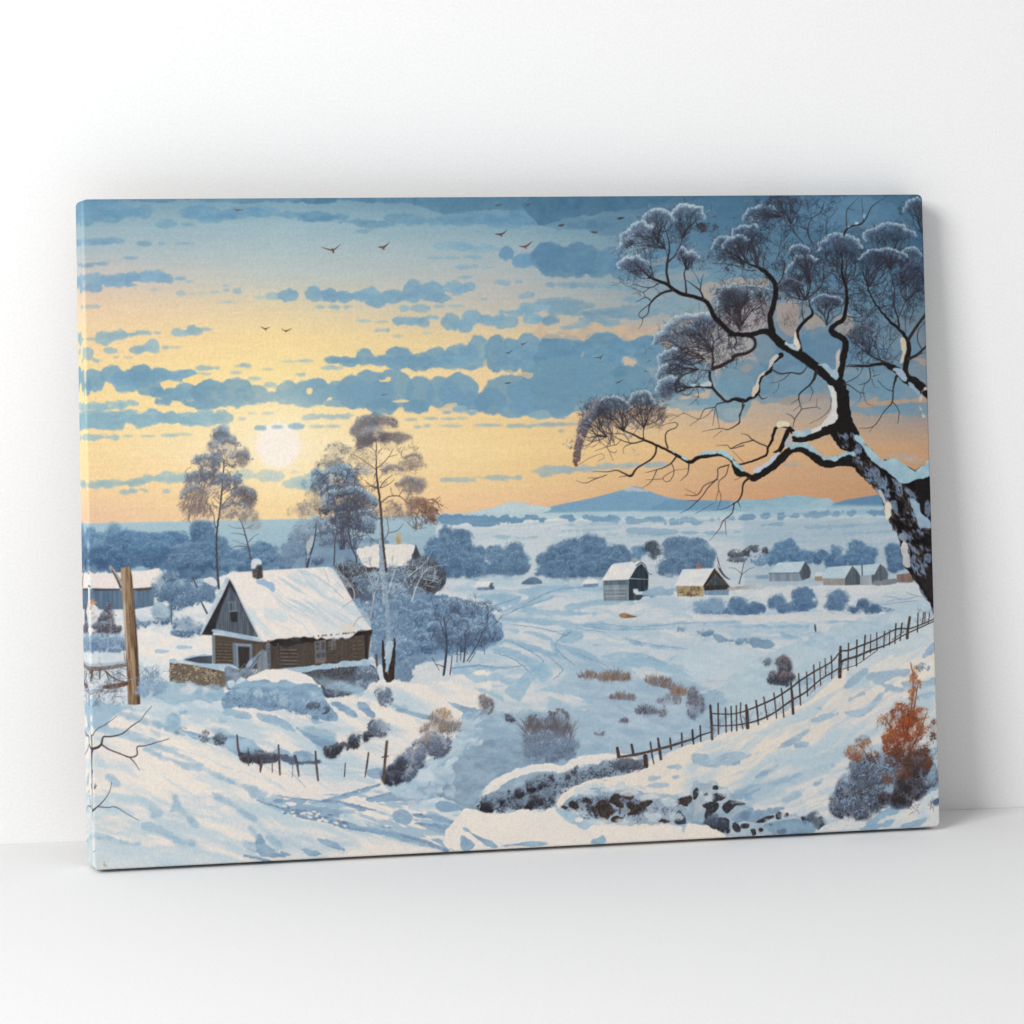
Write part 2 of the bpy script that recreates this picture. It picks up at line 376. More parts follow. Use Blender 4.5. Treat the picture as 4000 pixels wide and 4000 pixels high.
    cloud('C', '130,1500,140,120 300,1500,130,120 430,1520,110,90 600,1460,180,120 760,1500,130,100 900,1500,200,90 1050,1560,160,120 1000,1440,120,60 500,1600,300,100 200,1600,260,100', (116,162,196), (106,152,188))
    use(1)
    cloud('A', '200,1640,110,36 400,1615,140,22 300,1650,130,22 1310,1732,32,12 1500,1690,52,12 1380,1690,30,8 1450,1797,55,18 1570,1795,45,14 1715,1790,72,22 1880,1790,62,10 1830,1725,85,20', (156,188,200), (146,180,200), alpha=.85)
    part('painted_cloud', 'blue cloud strip below the broad bank at the far left')
    cloud('A', '160,1735,90,78 330,1745,115,80 240,1750,110,70 470,1720,85,52 560,1745,90,60 630,1725,84,64 780,1730,75,52 900,1730,95,56 1030,1725,105,64 1160,1720,92,50', (136,176,202), (148,184,202), alpha=.92)
    use(1)
    cloud('A', '200,1870,85,28 320,1872,62,22 450,1862,40,10 600,1863,60,7 760,1858,70,14 860,1850,80,8', (162,190,196), (152,184,198), alpha=.85)
    cloud('G', '250,835,80,46 430,815,140,40 620,812,115,34 740,770,50,40 930,765,125,55 1110,752,105,46 1000,790,100,30 560,895,105,26 700,885,50,16 920,890,45,16 1650,735,130,44 1500,760,110,36 1850,745,130,50', (168,192,192), (158,186,196), alpha=.8)
    cloud('H', '60,745,100,48 240,710,36,12 210,820,80,36 330,800,150,46 430,740,100,40 300,850,60,20', (150,184,200), (160,190,198), alpha=.85)
    cloud('G', '1450,300,62,28', (140,176,206))
    part('painted_cloud', 'row of separate round blue puffs in the upper middle')
    cloud('A', '1440,820,40,10 1560,810,80,28', (166,190,194))
    cloud('B', '-150,800,80,50 50,785,62,60 170,800,72,54 285,812,82,45 470,800,82,64 520,850,74,44 630,815,82,50 790,770,80,86 950,770,88,80 1010,820,74,42 1110,745,85,50 1200,740,72,36', (136,176,204), (128,168,202), alpha=.9)
    use(1)
    cloud('B', '95,890,45,12 200,895,50,18 315,888,45,16 720,900,52,18 860,900,85,28 990,885,45,12 1120,880,70,10 425,993,66,11 560,1000,60,8 560,1065,60,18 680,1110,44,8 185,1350,95,16 895,1085,40,6', (156,188,200), (146,180,200), alpha=.85)
    part('painted_cloud', 'low blue cloud strip in the middle right of the sky')
    cloud('B', '750,993,118,38 870,1010,60,40 950,970,55,18 1080,1000,84,66 1180,1030,62,52 1230,970,80,62 1350,990,80,38 1480,1000,110,52 1560,930,120,28 1690,890,100,40 1700,985,80,42 1830,985,55,30 1850,890,100,36', (138,178,206), (130,170,200), alpha=.88)
    use(1)
    cloud('B', '1100,430,160,30 1300,450,180,34 960,522,66,12 1090,520,66,12 1250,510,85,18 1190,585,105,17 1350,592,55,9 1190,665,55,14 1480,705,72,20 1590,698,34,13 1640,800,70,24 1330,830,24,8', (126,168,202), (136,176,204), alpha=.7)
    part('painted_cloud', 'dark blue cumulus left of the bare tree top')
    cloud('B', '1620,540,75,62 1800,520,125,108 1500,480,60,60', (110,156,196))
    cloud('C', '90,620,150,130 380,620,175,112 560,700,200,130 250,740,260,100 700,640,140,110 850,760,200,100 1050,700,160,110 1300,620,260,120', (102,148,186), (94,140,178), alpha=.82)
    use(1)
    cloud('C', '200,1060,240,36 400,1100,140,50 230,1150,150,46 600,1180,200,60 900,1160,260,70 450,1240,90,50 650,1260,120,46 900,1040,180,30 1250,1100,300,80 120,1240,90,44 320,1300,120,30 300,900,260,28 850,930,260,26', (134,168,190), (122,160,190), alpha=.7)
    cloud('C', '1200,250,300,120 1500,200,240,100 1700,150,180,90 1850,260,220,160 1400,500,360,160 1800,420,300,200 700,340,260,100 300,330,260,70', (86,132,170), (78,124,162), alpha=.42)
    cloud('D', '100,900,220,80 800,200,600,200 1500,200,500,200 1200,1000,500,320 500,1500,300,260 1400,1500,380,240 150,1800,260,200 900,1500,260,260 1000,700,700,200 500,1800,300,180', (92,136,174), (102,146,182), alpha=.55)
    cloud('F', '100,200,260,160 400,330,260,100 650,250,220,180 1300,250,300,170 1600,300,200,160 1350,470,260,70 1700,470,200,80', (110,152,184), (120,158,186), alpha=.6)
    cloud('E', '1250,180,420,200 900,300,420,140 300,200,420,220 200,420,300,110 1800,400,200,200 1450,430,260,60 600,420,300,90', (114,158,190), (124,164,192), alpha=.75)
    # gaps of light
    area('C', '-40,1395 200,1400 420,1420 560,1340 700,1350 830,1430 1000,1370 1130,1330 1450,1240 1550,1200 1500,1180 1300,1260 1000,1300 800,1280 650,1310 520,1240 420,1330 250,1330 100,1370 20,1250 -40,1340', (214,184,154), (194,176,160), rag=1, alpha=.8)
    area('D', '-40,900 120,860 330,840 330,930 150,960 0,980', (190,172,152), rag=1, alpha=.65)
    area('D', '430,1090 600,1060 640,1180 600,1380 470,1330', (182,160,148), rag=1, alpha=.7)
    area('D', '690,1290 790,1170 900,1290 840,1300 740,1330', (184,164,146), rag=1, alpha=.6)
    area('D', '960,1250 1100,1170 1150,1300 1080,1400', (176,162,152), rag=1, alpha=.7)
    area('D', '560,1300 660,1290 640,1370 580,1390', (168,152,146), rag=1, alpha=.5)
    area('D', '-60,1100 60,1060 340,1060 330,1300 200,1320 -60,1330', (176,160,160), rag=1, alpha=.6)
    area('D', '80,1690 140,1650 210,1680 140,1730', (168,158,150), rag=1, alpha=.7)
    area('C', '1040,720 1120,650 1200,640 1190,700 1090,730', (148,156,168), rag=1, alpha=.7)
    area('C', '1530,900 1700,870 1900,830 1932,880 1700,960 1600,1060 1540,1010', (194,172,152), rag=1, alpha=.65)
    area('C', '1200,820 1400,780 1600,800 1500,840 1250,860', (160,164,170), rag=1, alpha=.6)
    area('F', '1700,-10 1860,20 1850,70 1760,40', (186,158,138), rag=1, alpha=.7)
    area('F', '1180,450 1300,390 1390,360 1380,410 1700,380 1850,370 1850,410 1500,430 1250,470', (200,160,124), rag=1, alpha=.75)
    area('F', '440,400 520,360 700,340 900,330 900,400 700,430 480,440', (178,156,138), rag=1, alpha=.6)
    area('A', '680,1470 740,1440 800,1465 760,1500 720,1510', (247,214,152), rag=1)
    area('A', '850,1440 1000,1400 1030,1430 960,1480 900,1460', (248,216,152), rag=1)
    area('A', '1790,1510 1830,1500 1830,1540 1800,1545', (246,212,150)); area('B', '0,1500 40,1510 20,1545 0,1540', (246,212,150))
    area('B', '500,1410 560,1435 620,1420 620,1440 560,1460 520,1440', (240,206,150), rag=1)
    area('B', '640,1600 720,1585 770,1600 720,1608 660,1608', (236,208,160))
    area('B', '1328,1300 1344,1278 1350,1330 1318,1345', (206,188,156), alpha=.7)
    area('B', '1480,1382 1520,1366 1560,1385 1640,1382 1700,1396 1670,1430 1620,1405 1560,1396', (214,190,156), rag=1, alpha=.75)
    area('C', '392,1578 422,1525 426,1556 406,1586', (190,176,162), alpha=.7)
    area('B', '960,1660 1110,1600 1120,1640 1010,1680', (224,200,160), rag=1, alpha=.8)
    cloud('B', '1150,1662,60,24 1050,1682,36,12 1240,1682,46,18 1750,1700,80,30', (146,178,196))
    cloud('B', '40,1720,70,22 150,1715,62,24 280,1710,92,20 60,1790,62,11 190,1788,62,11 830,1790,62,15 900,1785,26,12 1080,1785,95,9 1360,1780,115,12 1600,1790,125,16 1800,1777,125,14 780,1738,52,10 930,1730,60,9 1060,1732,62,9 1160,1728,50,7', (160,186,192), (150,180,196), alpha=.85)
    cloud('E', '1200,440,260,30 1500,470,220,30 150,625,140,20 300,620,90,14 210,684,30,14 1850,520,110,60', (164,178,180), (152,172,184), alpha=.7)
    part('painted_cloud', 'thin pale cloud strip low over the right horizon')
    cloud('E', '80,1060,160,44 260,1050,140,36 450,1040,150,34 650,1020,160,30 900,1010,180,26 1120,1005,150,20 60,1100,60,20', (174,186,182), (164,180,184), alpha=.85)
    cloud('I', '250,60,260,18 600,40,260,26', (172,190,190), alpha=.85)
    use(1)
    cloud('F', '620,1000,130,20 560,1010,80,14 1600,930,140,40 1720,960,90,30', (190,172,158), alpha=.7)

def paint_sun():
    x, y = pt('T', (1086,1738)); d = np.hypot(_gx-x, _gy-y); r = 84*PXS
    g = np.exp(-(d/(r*1.6))**2)*.6
    img[:] = img*(1-g[..., None]) + C3((253,238,205))*g[..., None]
    g = np.exp(-((d+np.maximum(0, _gy-y)*.2)/(r*3.2))**2)*.3
    img[:] = img*(1-g[..., None]) + C3((254,236,190))*g[..., None]
    part('painted_sun', 'white sun disc above the treetops')
    m = np.clip((r-d)/8+.5, 0, 1)*.85
    comp(0, 0, m, C3((250,240,230)))
    use(1)
    cloud('A', '1450,1797,55,16 1570,1793,45,14 1715,1790,72,20', (150,184,206), alpha=.8)

def paint_birds():
    c = (112,72,62); k = (92,72,74)
    bird('B', '108,440,3 160,455,8 195,462,10 225,440,6 250,418,2 / 190,455,14 198,478,12', c)
    bird('B', '538,437,8 572,440,18 600,420,8 622,395,2 / 565,445,10 578,456,10', (120,90,74))
    bird('B', '1410,338,3 1450,342,14 1480,330,8 1505,304,2 / 1450,345,10 1462,354,8', (96,70,76))
    bird('B', '1590,430,3 1640,434,16 1670,412,10 1693,396,3 / 1636,440,8 1648,450,5', (118,86,80))
    bird('A', '1245,152,2 1275,160,12 1322,157,3 / 1268,160,8 1272,172,5', (120,112,96))
    bird('A', '1447,1035,2 1478,1055,9 1515,1042,2 / 1478,1052,6 1487,1066,5', (112,86,72))
    bird('A', '1604,1053,2 1638,1072,9 1678,1050,2 / 1636,1068,6 1638,1080,4', (104,84,66))
    bird('B', '1604,1165,3 1618,1171,8 1645,1155,2', k); bird('B', '1490,1228,2 1510,1238,9 1545,1210,2', (88,98,104))
    bird('B', '1480,1460,2 1505,1464,10 1530,1456,2', (96,74,66)); bird('B', '562,1553,8 580,1550,6 606,1545,2', (128,100,66))
    bird('B', '1415,124,6 1440,122,9 1462,116,3', (92,84,82)); bird('B', '1645,122,6 1660,120,10 1674,114,4', (100,76,72))
    bird('C', '188,345,10 215,343,20 242,334,6', (96,66,64)); bird('C', '490,402,6 520,408,18 554,405,6', (92,84,74))
    bird('C', '740,278,8 770,276,20 800,269,6', (66,62,66))
    bird('C', '517,1588,3 560,1588,9 580,1588,14 607,1560,3 / 580,1590,8 586,1602,4', (116,90,84))
    bird('C', '735,1824,10 752,1822,12 786,1798,2', (84,84,90))
CREAM, SH = (236,226,214), (150,184,216)
def round_tree(c, name, label, s, col, col2, trunk=None, frostn=0, fc=None, top=None, parent=0):
    i = part(name, label, parent)
    area(c, s, col, col2, rag=2, rn='m', nz='m', soft=1.2)
    return i

def treeline(c, puffs, col, lite, dark, n=1.0, label=None, name='painted_tree', stems=0, sl=6, new=True):
    """a distant round-headed tree from puffs, broken by fine dabs, with faint stems below"""
    i = part(name, label) if new else CUR[0]
    B = [tuple(float(t) for t in b.split(',')) for b in puffs.split()]
    for x, y, rx, ry in B:
        th = np.arange(20)/20*2*math.pi
        area(c, pt(c, np.column_stack([x+rx*np.cos(th), y+ry*np.sin(th)])), C3(col)+rs.uniform(-5, 5), dark, smooth=False, soft=1.6, rag=2, nz='m', alpha=.93)
    for x, y, rx, ry in B:
        k = sc(c); m = int(rx*ry*k*k*.16*n)+4
        frost(c, x, y-ry*.1, rx*1.04, ry*1.04, m, [lite, col, dark], 1.5, alpha=.45, jit=.5, thr=.35)
        arc(c, x, y, rx*1.02, ry*1.02, -172, -8, min(rx, ry)*.5, [C3(lite)*.6+C3(col)*.4, col, C3(col)*.9], .55, 1.4, base=0, alpha=.55)
        for q in range(2+int(rx*ry*k*k/260)):
            u, v = rs.uniform(-.6, .6), rs.uniform(-.35, .6); w = rs.uniform(.3, .5)
            arc(c, x+u*rx, y+v*ry, rx*w, ry*w*.9, -170, -10, min(rx, ry)*w*.6, [C3(lite)*.55+C3(col)*.45, C3(col)*1.02, C3(dark)*1.05], .6, 1.4, base=0, alpha=.5)
            frost(c, x+u*rx, y+v*ry+ry*w*.55, rx*w*.8, ry*w*.35, int(rx*ry*w*k*k*.1)+2, [dark, C3(dark)*.9], 1.4, alpha=.4, ident=False)
    for q in range(stems):
        x, y, rx, ry = B[rs.randint(len(B))]
        xx = x+rs.uniform(-.8, .8)*rx
        line(c, f'{xx},{y+ry*.2},{2*sl/6} {xx+rs.uniform(-5,5)},{y+ry*1.05},{3*sl/6}', C3(dark)*.93, alpha=.5, ident=False)
    return i

def paint_far():
    ground = part('painted_snowfield', 'snow covered fields with blue shadows and cream light')
    PARTS_GROUND.append(ground)
    area('T', '250,2046 900,2036 1500,2028 2000,2010 3750,2000 3750,3500 250,3500', (214,220,222), (224,224,220), smooth=False, soft=.5, nz='h')
    # hazy blue plain at the left behind the trees
    area('T', '300,2046 900,2033 1300,2024 1720,2010 1760,2120 1700,2230 1300,2230 300,2230', (178,201,213), (166,193,211), smooth=False, nz='h', grad=(132,164,192), k=.6)
    # mountains
    part('painted_mountain', 'long blue mountain with a pale summit on the right horizon')
    area('I', '960,375 1080,328 1300,272 1500,225 1650,185 1790,150 1850,122 1932,130 1932,375', (122,164,198), (130,170,200), smooth=False, nz='c')
    area('E', '60,1418 240,1370 480,1325 690,1270 810,1235 880,1206 960,1222 1070,1265 1180,1302 1340,1335 1460,1345 1640,1340 1830,1345 1932,1380 1932,1460 700,1460 60,1460', (122,164,200), (130,172,206), smooth=True, nz='c')
    area('E', '800,1240 885,1205 960,1222 1050,1255 960,1268 880,1252', (200,196,192), rag=1, ident=False, alpha=.8)
    line('E', '1060,1410,3 1150,1360,4 1260,1310,3', (160,192,214), ident=False, alpha=.7)
    area('E', '1180,1345 1340,1335 1600,1345 1800,1360 1600,1440 1200,1440 1050,1425', (106,152,192), nz='c', alpha=.5, ident=False, rag=1)
    part('painted_mountain', 'small pale snowy mountain left of the long blue one')
    area('I', '420,345 520,325 640,285 720,265 800,275 900,295 1080,325 1000,370 700,385 300,385', (182,206,216), (196,212,216), nz='b')
    part('painted_mountain', 'pale rounded hill near the right edge of the horizon')
    area('K', '-60,250 200,248 330,225 440,205 560,212 700,235 800,240 860,275 900,340 -60,340', (142,178,206), (160,192,212), nz='b')
    area('K', '560,310 700,240 790,235 840,280 700,330', (168,196,212), rag=1, ident=False, alpha=.7)
    part('painted_mountain', 'dark blue hill behind the snowy tree trunk')
    area('K', '840,285 960,250 1100,225 1280,198 1420,190 1420,315 820,315', (96,140,180), (108,152,190), smooth=False, nz='c')
    use(ground)
    # far plain bands
    area('I', '0,380 960,372 1932,362 1932,410 900,425 0,420', (176,200,216), (190,208,218), nz='h', smooth=False, soft=2, ident=True)
    area('J', '0,365 1932,345 1932,420 0,420', (174,198,214), (188,206,216), nz='h', smooth=False, soft=2)
    area('K', '0,335 860,300 1500,305 1500,400 0,400', (158,188,212), (176,200,216), nz='h', smooth=False, soft=2)
    area('I', '0,485 500,480 1100,450 1932,455 1932,1100 0,1100', (212,214,216), (194,205,213), nz='h', smooth=False, soft=2, k=.7)
    area('J', '0,450 1932,420 1932,1100 0,1100', (204,209,214), (186,200,212), nz='h', smooth=False, soft=2, k=.8)
    area('K', '0,440 1500,400 1700,1100 0,1100', (186,198,210), (168,188,206), nz='h', smooth=False, soft=2, k=.8)
    part('painted_forest', 'dark blue forest strip across the far plain')
    for s, c in (('40,400 380,405 800,400 1300,405 1650,410 1650,440 1150,445 700,460 480,485 200,482 60,470', 'I'),):
        area(c, s, (112,152,190), (124,162,196), rag=2, nz='h')
    area('J', '0,410 300,405 560,425 850,415 1100,420 1400,405 1932,385 1932,425 1500,440 1350,450 1250,470 1000,470 850,470 700,455 400,465 300,440 0,440', (122,160,196), (140,174,204), rag=2, nz='h', alpha=.9)
    area('K', '0,395 400,375 800,360 1400,345 1400,385 900,400 300,415 0,435', (112,150,190), (126,162,196), rag=2, nz='h', alpha=.9)
    use(ground)
    for c, s, al in (('J', '420,545 650,505 950,540 1300,550 1700,540 1300,575 900,570 720,580', .7), ('J', '60,465 300,470 500,475 300,490 60,485', .3),
                     ('K', '90,490 300,465 460,480 300,495', .5), ('K', '520,505 800,480 1100,470 1400,470 1100,500 750,525', .6), ('K', '900,565 1150,545 1420,540 1300,565 1000,578', .5),
                     ('I', '500,600 680,580 800,600 1000,585 900,610 560,612', .55), ('I', '1060,480 1300,475 1600,480 1300,492', .4), ('I', '1100,545 1300,530 1700,520 1400,550', .4),
                     ('J', '1640,490 1800,465 1932,475 1932,495 1700,498', .5), ('J', '0,560 500,570 1100,590 1700,560 1000,600 300,585', .3)):
        area(c, s, (126,164,198), (146,178,206), rag=1, nz='h', alpha=al, ident=False)
    cnoise('I', '300,490 1900,460 1900,700 900,760 350,700', (170,194,214), -2, 110, 3, 11, .66, 1, .4)
    cnoise('J', '0,480 1900,430 1900,700 0,720', (170,194,214), -2, 130, 3, 13, .66, 1, .4)
    cnoise('K', '0,420 1400,390 1500,720 0,720', (160,186,210), -3, 130, 3, 15, .62, 1, .4)
    part('painted_forest', 'dense mass of dusky blue frosted trees behind the cottage and barn')
    area('G', '160,1420 400,1380 700,1360 1000,1380 1300,1300 1450,1330 1600,1440 1932,1400 1932,1640 1500,1660 1380,1800 1380,1932 900,1932 860,1640 400,1640 180,1640', (102,134,170), (128,156,186), rag=2, nz='m', ident=True)
    area('H', '60,1560 200,1330 420,1280 700,1330 1000,1330 1130,1420 900,1600 640,1620 0,1640', (130,158,188), (112,138,170), rag=2, nz='m', alpha=.85)
    crown('G', '1000,1700,140,90 1100,1850,140,80 1250,1720,110,80 950,1830,80,90 560,1480,200,60 300,1450,140,60 1650,1500,160,80 1850,1520,120,80', [(160,182,206),(112,142,176),(90,118,152),(78,100,130)], .09, 1.8, body=.35, jit=.8, alpha=.7)
    for x, y, rx, ry in ((560,1400,210,90),(800,1450,220,110),(330,1480,130,80),(1100,1520,220,110),(1180,1420,160,90),(480,1330,120,70),(960,1560,130,80),(1300,1560,120,80)): arc('G', x, y, rx, ry, -172, -8, 60, [(150,176,204),(120,150,184),(104,136,172)], .8, 1.6, base=0)
    # bands of far tree masses
    lt, md, dk = (158,186,214), (108,146,188), (84,120,164)
    treeline('G', '190,1290,70,80 430,1270,75,80 250,1380,170,90 120,1350,60,80', (118,156,190), lt, (96,134,174), label='hazy blue tree clump at the far left', stems=0)
    treeline('G', '560,1380,220,120 800,1430,220,130 1000,1330,160,60 640,1340,120,70', (104,144,186), (150,180,210), (78,112,154), label='broad blue tree mass left of the tall birch', stems=0)
    treeline('G', '330,1520,150,110 480,1560,150,120 800,1520,220,110', (88,124,166), (140,170,200), (68,100,142), label='dark blue tree mass behind the barn at the left', stems=0)
    treeline('G', '1180,1520,240,130 1130,1600,240,120 1350,1480,160,160 1250,1280,130,110 1330,1400,110,120', (104,138,176), (156,182,208), (76,104,142), label='frosted tree mass beside the birch trunk', stems=5)
    treeline('G', '1600,1560,180,110 1750,1520,160,110 1830,1430,90,60 1880,1560,120,90', (112,148,186), (156,184,210), (82,112,150), label='frosty blue trees behind the cottage chimney', stems=0)
    use(ground)
    i1 = treeline('I', '90,590,80,90 60,700,160,120 220,640,130,110 330,780,140,110 200,860,240,120 380,900,150,110 100,800,200,150', (104,136,174), lt, (82,112,150), label='tall blue frosted trees right of the far house', stems=26)
    treeline('I', '550,780,95,95 640,860,130,90 600,800,110,110 560,900,100,60', (110,142,178), lt, (88,118,156), label='left one of the pair of round blue trees', stems=12)
    treeline('I', '735,730,105,85 780,840,110,110 700,920,90,70', (108,140,176), lt, (86,116,154), label='right one of the pair of round blue trees', stems=12)
    treeline('I', '1060,830,120,95 1180,800,170,130 1320,740,180,130 1480,670,130,100 1290,650,60,45 1600,780,150,110 1740,780,100,95 1150,920,220,90 1500,880,240,110 1350,900,200,90', (100,132,170), lt, (80,110,148), label='large blue tree mass left of the arched barn', stems=40, n=1.1)
    treeline('J', '950,740,160,140 1120,730,120,120 960,660,100,65 1180,800,130,120 900,880,160,90 1100,880,180,90', (106,138,174), lt, (84,114,152), label='broad blue tree between the two snowy houses', stems=20)
    treeline('J', '590,740,90,60 560,790,60,50', (120,156,194), lt, (96,130,172), label='small blue tree behind the arched barn', stems=6)
    treeline('J', '690,690,75,45 740,740,60,60 720,790,60,40', (92,104,120), (126,146,170), (66,74,88), label='dark brownish tree over the arched barn roof', stems=5)
    treeline('K', '380,720,110,95 410,660,60,40 470,780,130,80 300,800,90,80 560,800,110,80', (106,146,186), lt, (82,118,162), label='pointed blue tree behind the grey barn')
    treeline('K', '720,790,90,60 870,740,70,65 860,830,130,80', (96,134,176), lt, (76,110,152), label='low blue tree left of the far farmhouse')
    treeline('K', '1060,690,100,55 1090,760,150,80 1180,740,80,60 1050,830,200,70', (104,142,182), lt, (82,116,158), label='round blue tree behind the far farmhouse')
    treeline('K', '1410,720,90,70 1440,800,90,80 1450,880,100,50', (98,134,174), lt, (78,110,150), label='blue tree left of the big trunk')
    use(ground)
    area('I', '300,1010 450,960 1000,985 1500,990 1932,1000 1932,1130 1000,1080 500,1100 250,1110', (196,208,218), (170,194,214), rag=2, nz='b', ident=True, alpha=.55)
    # wide-topped pines beside the second house
    part('painted_tree', 'flat topped dark tree right of the stone house')
    for q in ('1525,1040,12 1545,960,9 1575,830,7 1620,780,5', '1550,950,6 1490,900,4 1430,890,2', '1545,960,6 1620,900,4 1670,890,2'): line('J', q, (86,94,110), thr=.3)
    frost('J', 1500,755,90,42,260, [(148,158,172),(100,106,118),(80,84,94)], 1.9); frost('J', 1680,735,120,55,420, [(120,126,136),(88,92,100),(70,74,84)], 1.9)
    frost('J', 1500,815,100,22,160, [(120,130,146),(86,94,108)], 1.7); frost('J', 1720,810,90,60,200, [(132,164,200),(104,138,178)], 1.8)
    use(ground)

PARTS_GROUND = []

def house(c, label, name, roof, walls, extra=(), chim=None, roofc=(232,226,218), roofc2=(214,218,222), grad=None):
    h = part(name, label)
    for s, c1, c2 in walls: area(c, s, c1, c2, smooth=False, soft=.5, nz='v')
    for s, c1, c2, nm in extra:
        part(nm, None, h); area(c, s, c1, c2, smooth=False, soft=.5, nz='f')
    for r in roof:
        part('roof', None, h); area(c, r, roofc, roofc2, smooth=False, soft=.5, nz='b', grad=grad)
    for s, c1, c2 in (chim or ()):
        part('chimney', None, h); area(c, s, c1, c2, smooth=False, soft=.5)
    return h

def paint_village():
    g = PARTS_GROUND[0]
    h = house('J', 'tall snow roofed barn with an arched black gable end', 'painted_barn',
          ['228,1010 320,865 350,850 560,828 600,840 560,880 490,995 480,1000'],
          [('240,1010 485,995 490,1205 250,1205', (122,138,152), (152,164,174)), ('485,1000 560,880 605,850 640,890 670,960 665,1110 545,1120 540,1200 485,1200', (44,52,62), (62,74,88))],
          [('250,1010 478,1005 478,1050 250,1055', (88,104,120), (116,130,142), 'trim')],
          [('512,830 515,790 560,795 575,820 545,845', (196,204,210), (120,130,140))])
    use(h)
    for x in range(262, 450, 17): line('J', f'{x},1095,6 {x},1155,6', (98,104,110), smooth=False, ident=False, alpha=.8); 
    for y in (1092, 1125, 1158): line('J', f'255,{y},5 450,{y-4},5', (190,196,200), smooth=False, ident=False, alpha=.8)
    for y in (1175, 1190): line('J', f'255,{y},4 470,{y-2},4', (106,112,120), smooth=False, ident=False, alpha=.8)
    line('J', '555,870,8 600,840,8 640,870,7 668,940,6 700,955,4', (58,60,68), ident=False)
    line('J', '490,990,7 665,1000,5', (176,190,204), ident=False)
    for x in (540,580,620): line('J', f'{x},900,3 {x-10},980,3', (88,100,116), ident=False, alpha=.6)
    area('J', '525,1090 570,1090 575,1115 700,1130 720,1145 530,1130', (206,214,222), smooth=False, ident=False)
    area('J', '540,1140 720,1145 700,1165 620,1170 600,1200 545,1205', (70,78,90), (96,108,122), rag=1, ident=False)
    part('painted_bush', 'dark shrubs and drift at the foot of the arched barn')
    area('J', '600,1110 720,1080 880,1080 940,1130 900,1165 720,1160 600,1180', (138,168,200), (158,184,210), rag=2, alpha=.85)
    h = house('J', 'stone walled cottage with a brown timber gable', 'painted_house',
          ['915,1060 990,905 1120,900 1290,892 1280,912 1185,1062'],
          [('930,1062 1190,1062 1190,1160 945,1162', (150,134,108), (196,176,140)), ('1190,1065 1290,905 1330,940 1430,1075 1425,1120 1200,1145', (58,50,48), (78,70,66))],
          [('1195,1105 1430,1095 1425,1150 1200,1150', (118,146,178), (140,166,192), 'annex'), ('1215,1060 1300,960 1385,1050', (64,74,84), (84,96,106), 'gable')],
          [('1118,902 1120,850 1165,855 1165,900', (122,84,80), (160,130,124))])
    use(h)
    frost('J', 1060,1112,115,45,420, [(180,158,120),(128,108,84),(96,82,68)], 1.5, jit=1.2, ident=False)
    line('J', '1190,1062,10 1292,900,9', (76,60,50), smooth=False, ident=False); line('J', '1292,900,9 1440,1080,10', (84,66,54), smooth=False, ident=False)
    line('J', '1215,1060,4 1300,955,4 1400,1050,4', (136,130,122), smooth=False, ident=False); line('J', '1300,955,3 1300,1050,3', (120,118,116), smooth=False, ident=False)
    line('J', '1310,870,12 1322,810,10', (206,208,208), ident=False)
    part('painted_stump', 'dead forked snag leaning behind the stone walled cottage')
    line('J', '1318,800,14 1330,860,20 1350,920,22 1400,980,14 1440,1000,6', (84,80,90)); line('J', '1312,800,8 1322,850,10 1340,890,8', (214,214,212))
    use(g)
    area('J', '1380,1100 1500,1060 1700,1050 1780,1075 1600,1090 1450,1110', (150,140,126), (206,206,206), rag=1, alpha=.7, ident=False)
    house('K', 'long grey barn with a pale blue snow roof', 'painted_barn', ['232,938 320,842 575,830 520,935'],
          [('238,938 520,935 545,1010 500,1018 238,1020', (124,138,156), (150,164,180)), ('520,935 575,835 615,880 632,930 620,985 545,1010', (80,88,98), (104,114,128))], (), None, (200,214,224), (180,202,220))
    line('K', '234,942,5 522,938,5', (92,92,100), smooth=False, ident=False)
    house('K', 'small shed with a yellowish wall beside the farmhouse', 'painted_shed', ['655,970 675,935 745,930 735,970'],
          [('665,972 738,970 742,1016 668,1016', (170,152,120), (150,138,122))], (), None, (206,214,220), (190,206,218))
    h = house('K', 'right hand farmhouse wing with a stove pipe', 'painted_house', ['1020,870 1280,853 1230,955 1100,965'],
          [('1100,962 1200,958 1200,1052 1100,1055', (150,158,168), (170,178,186)), ('1200,958 1285,855 1330,890 1360,950 1350,1030 1205,1050', (84,92,104), (112,122,134))], (), [('1105,858 1118,856 1120,965 1108,968', (90,104,122), (90,104,122))], (190,206,218), (176,198,216))
    h = house('K', 'farmhouse with a dark gable end and small chimney', 'painted_house', ['730,990 790,885 960,870 1020,870 950,990'],
          [('742,990 950,990 950,1056 745,1056', (148,144,140), (166,162,158)), ('950,990 1020,872 1060,910 1095,965 1098,1052 950,1056', (84,92,102), (104,112,122))], (), [('965,862 970,835 985,838 990,870', (120,130,142), (150,160,170))], (196,212,222), (178,200,218))
    part('painted_shed', 'low brown wall beside the big tree trunk')
    area('K', '1438,955 1560,940 1600,1000 1590,1030 1440,1028', (124,104,96), (146,126,116), smooth=False, nz='v'); area('K', '1230,1020 1440,1000 1440,1035 1230,1055', (150,146,150), (130,134,146), rag=1)
    house('I', 'tiny snow roofed hut with a dark bush at its end', 'painted_hut', ['340,1075 390,1020 530,1022 510,1072'], [('385,1072 520,1070 520,1100 390,1102', (116,134,160), (134,152,176))])
    frost('I', 540,1062,34,34,90, [(92,116,146),(78,98,128)], 1.6)
    part('painted_hut', 'small dark domed hut between the blue trees'); area('I', '800,1045 850,1000 905,975 960,990 1000,1040', (98,124,158), (112,138,170), soft=.6)
    house('I', 'tiny round topped snowy hut left of the arched barn', 'painted_hut', ['1370,1045 1400,1005 1480,992 1520,1015 1520,1035 1400,1045'], [('1385,1045 1520,1035 1530,1065 1385,1075', (104,134,174), (126,156,190))])
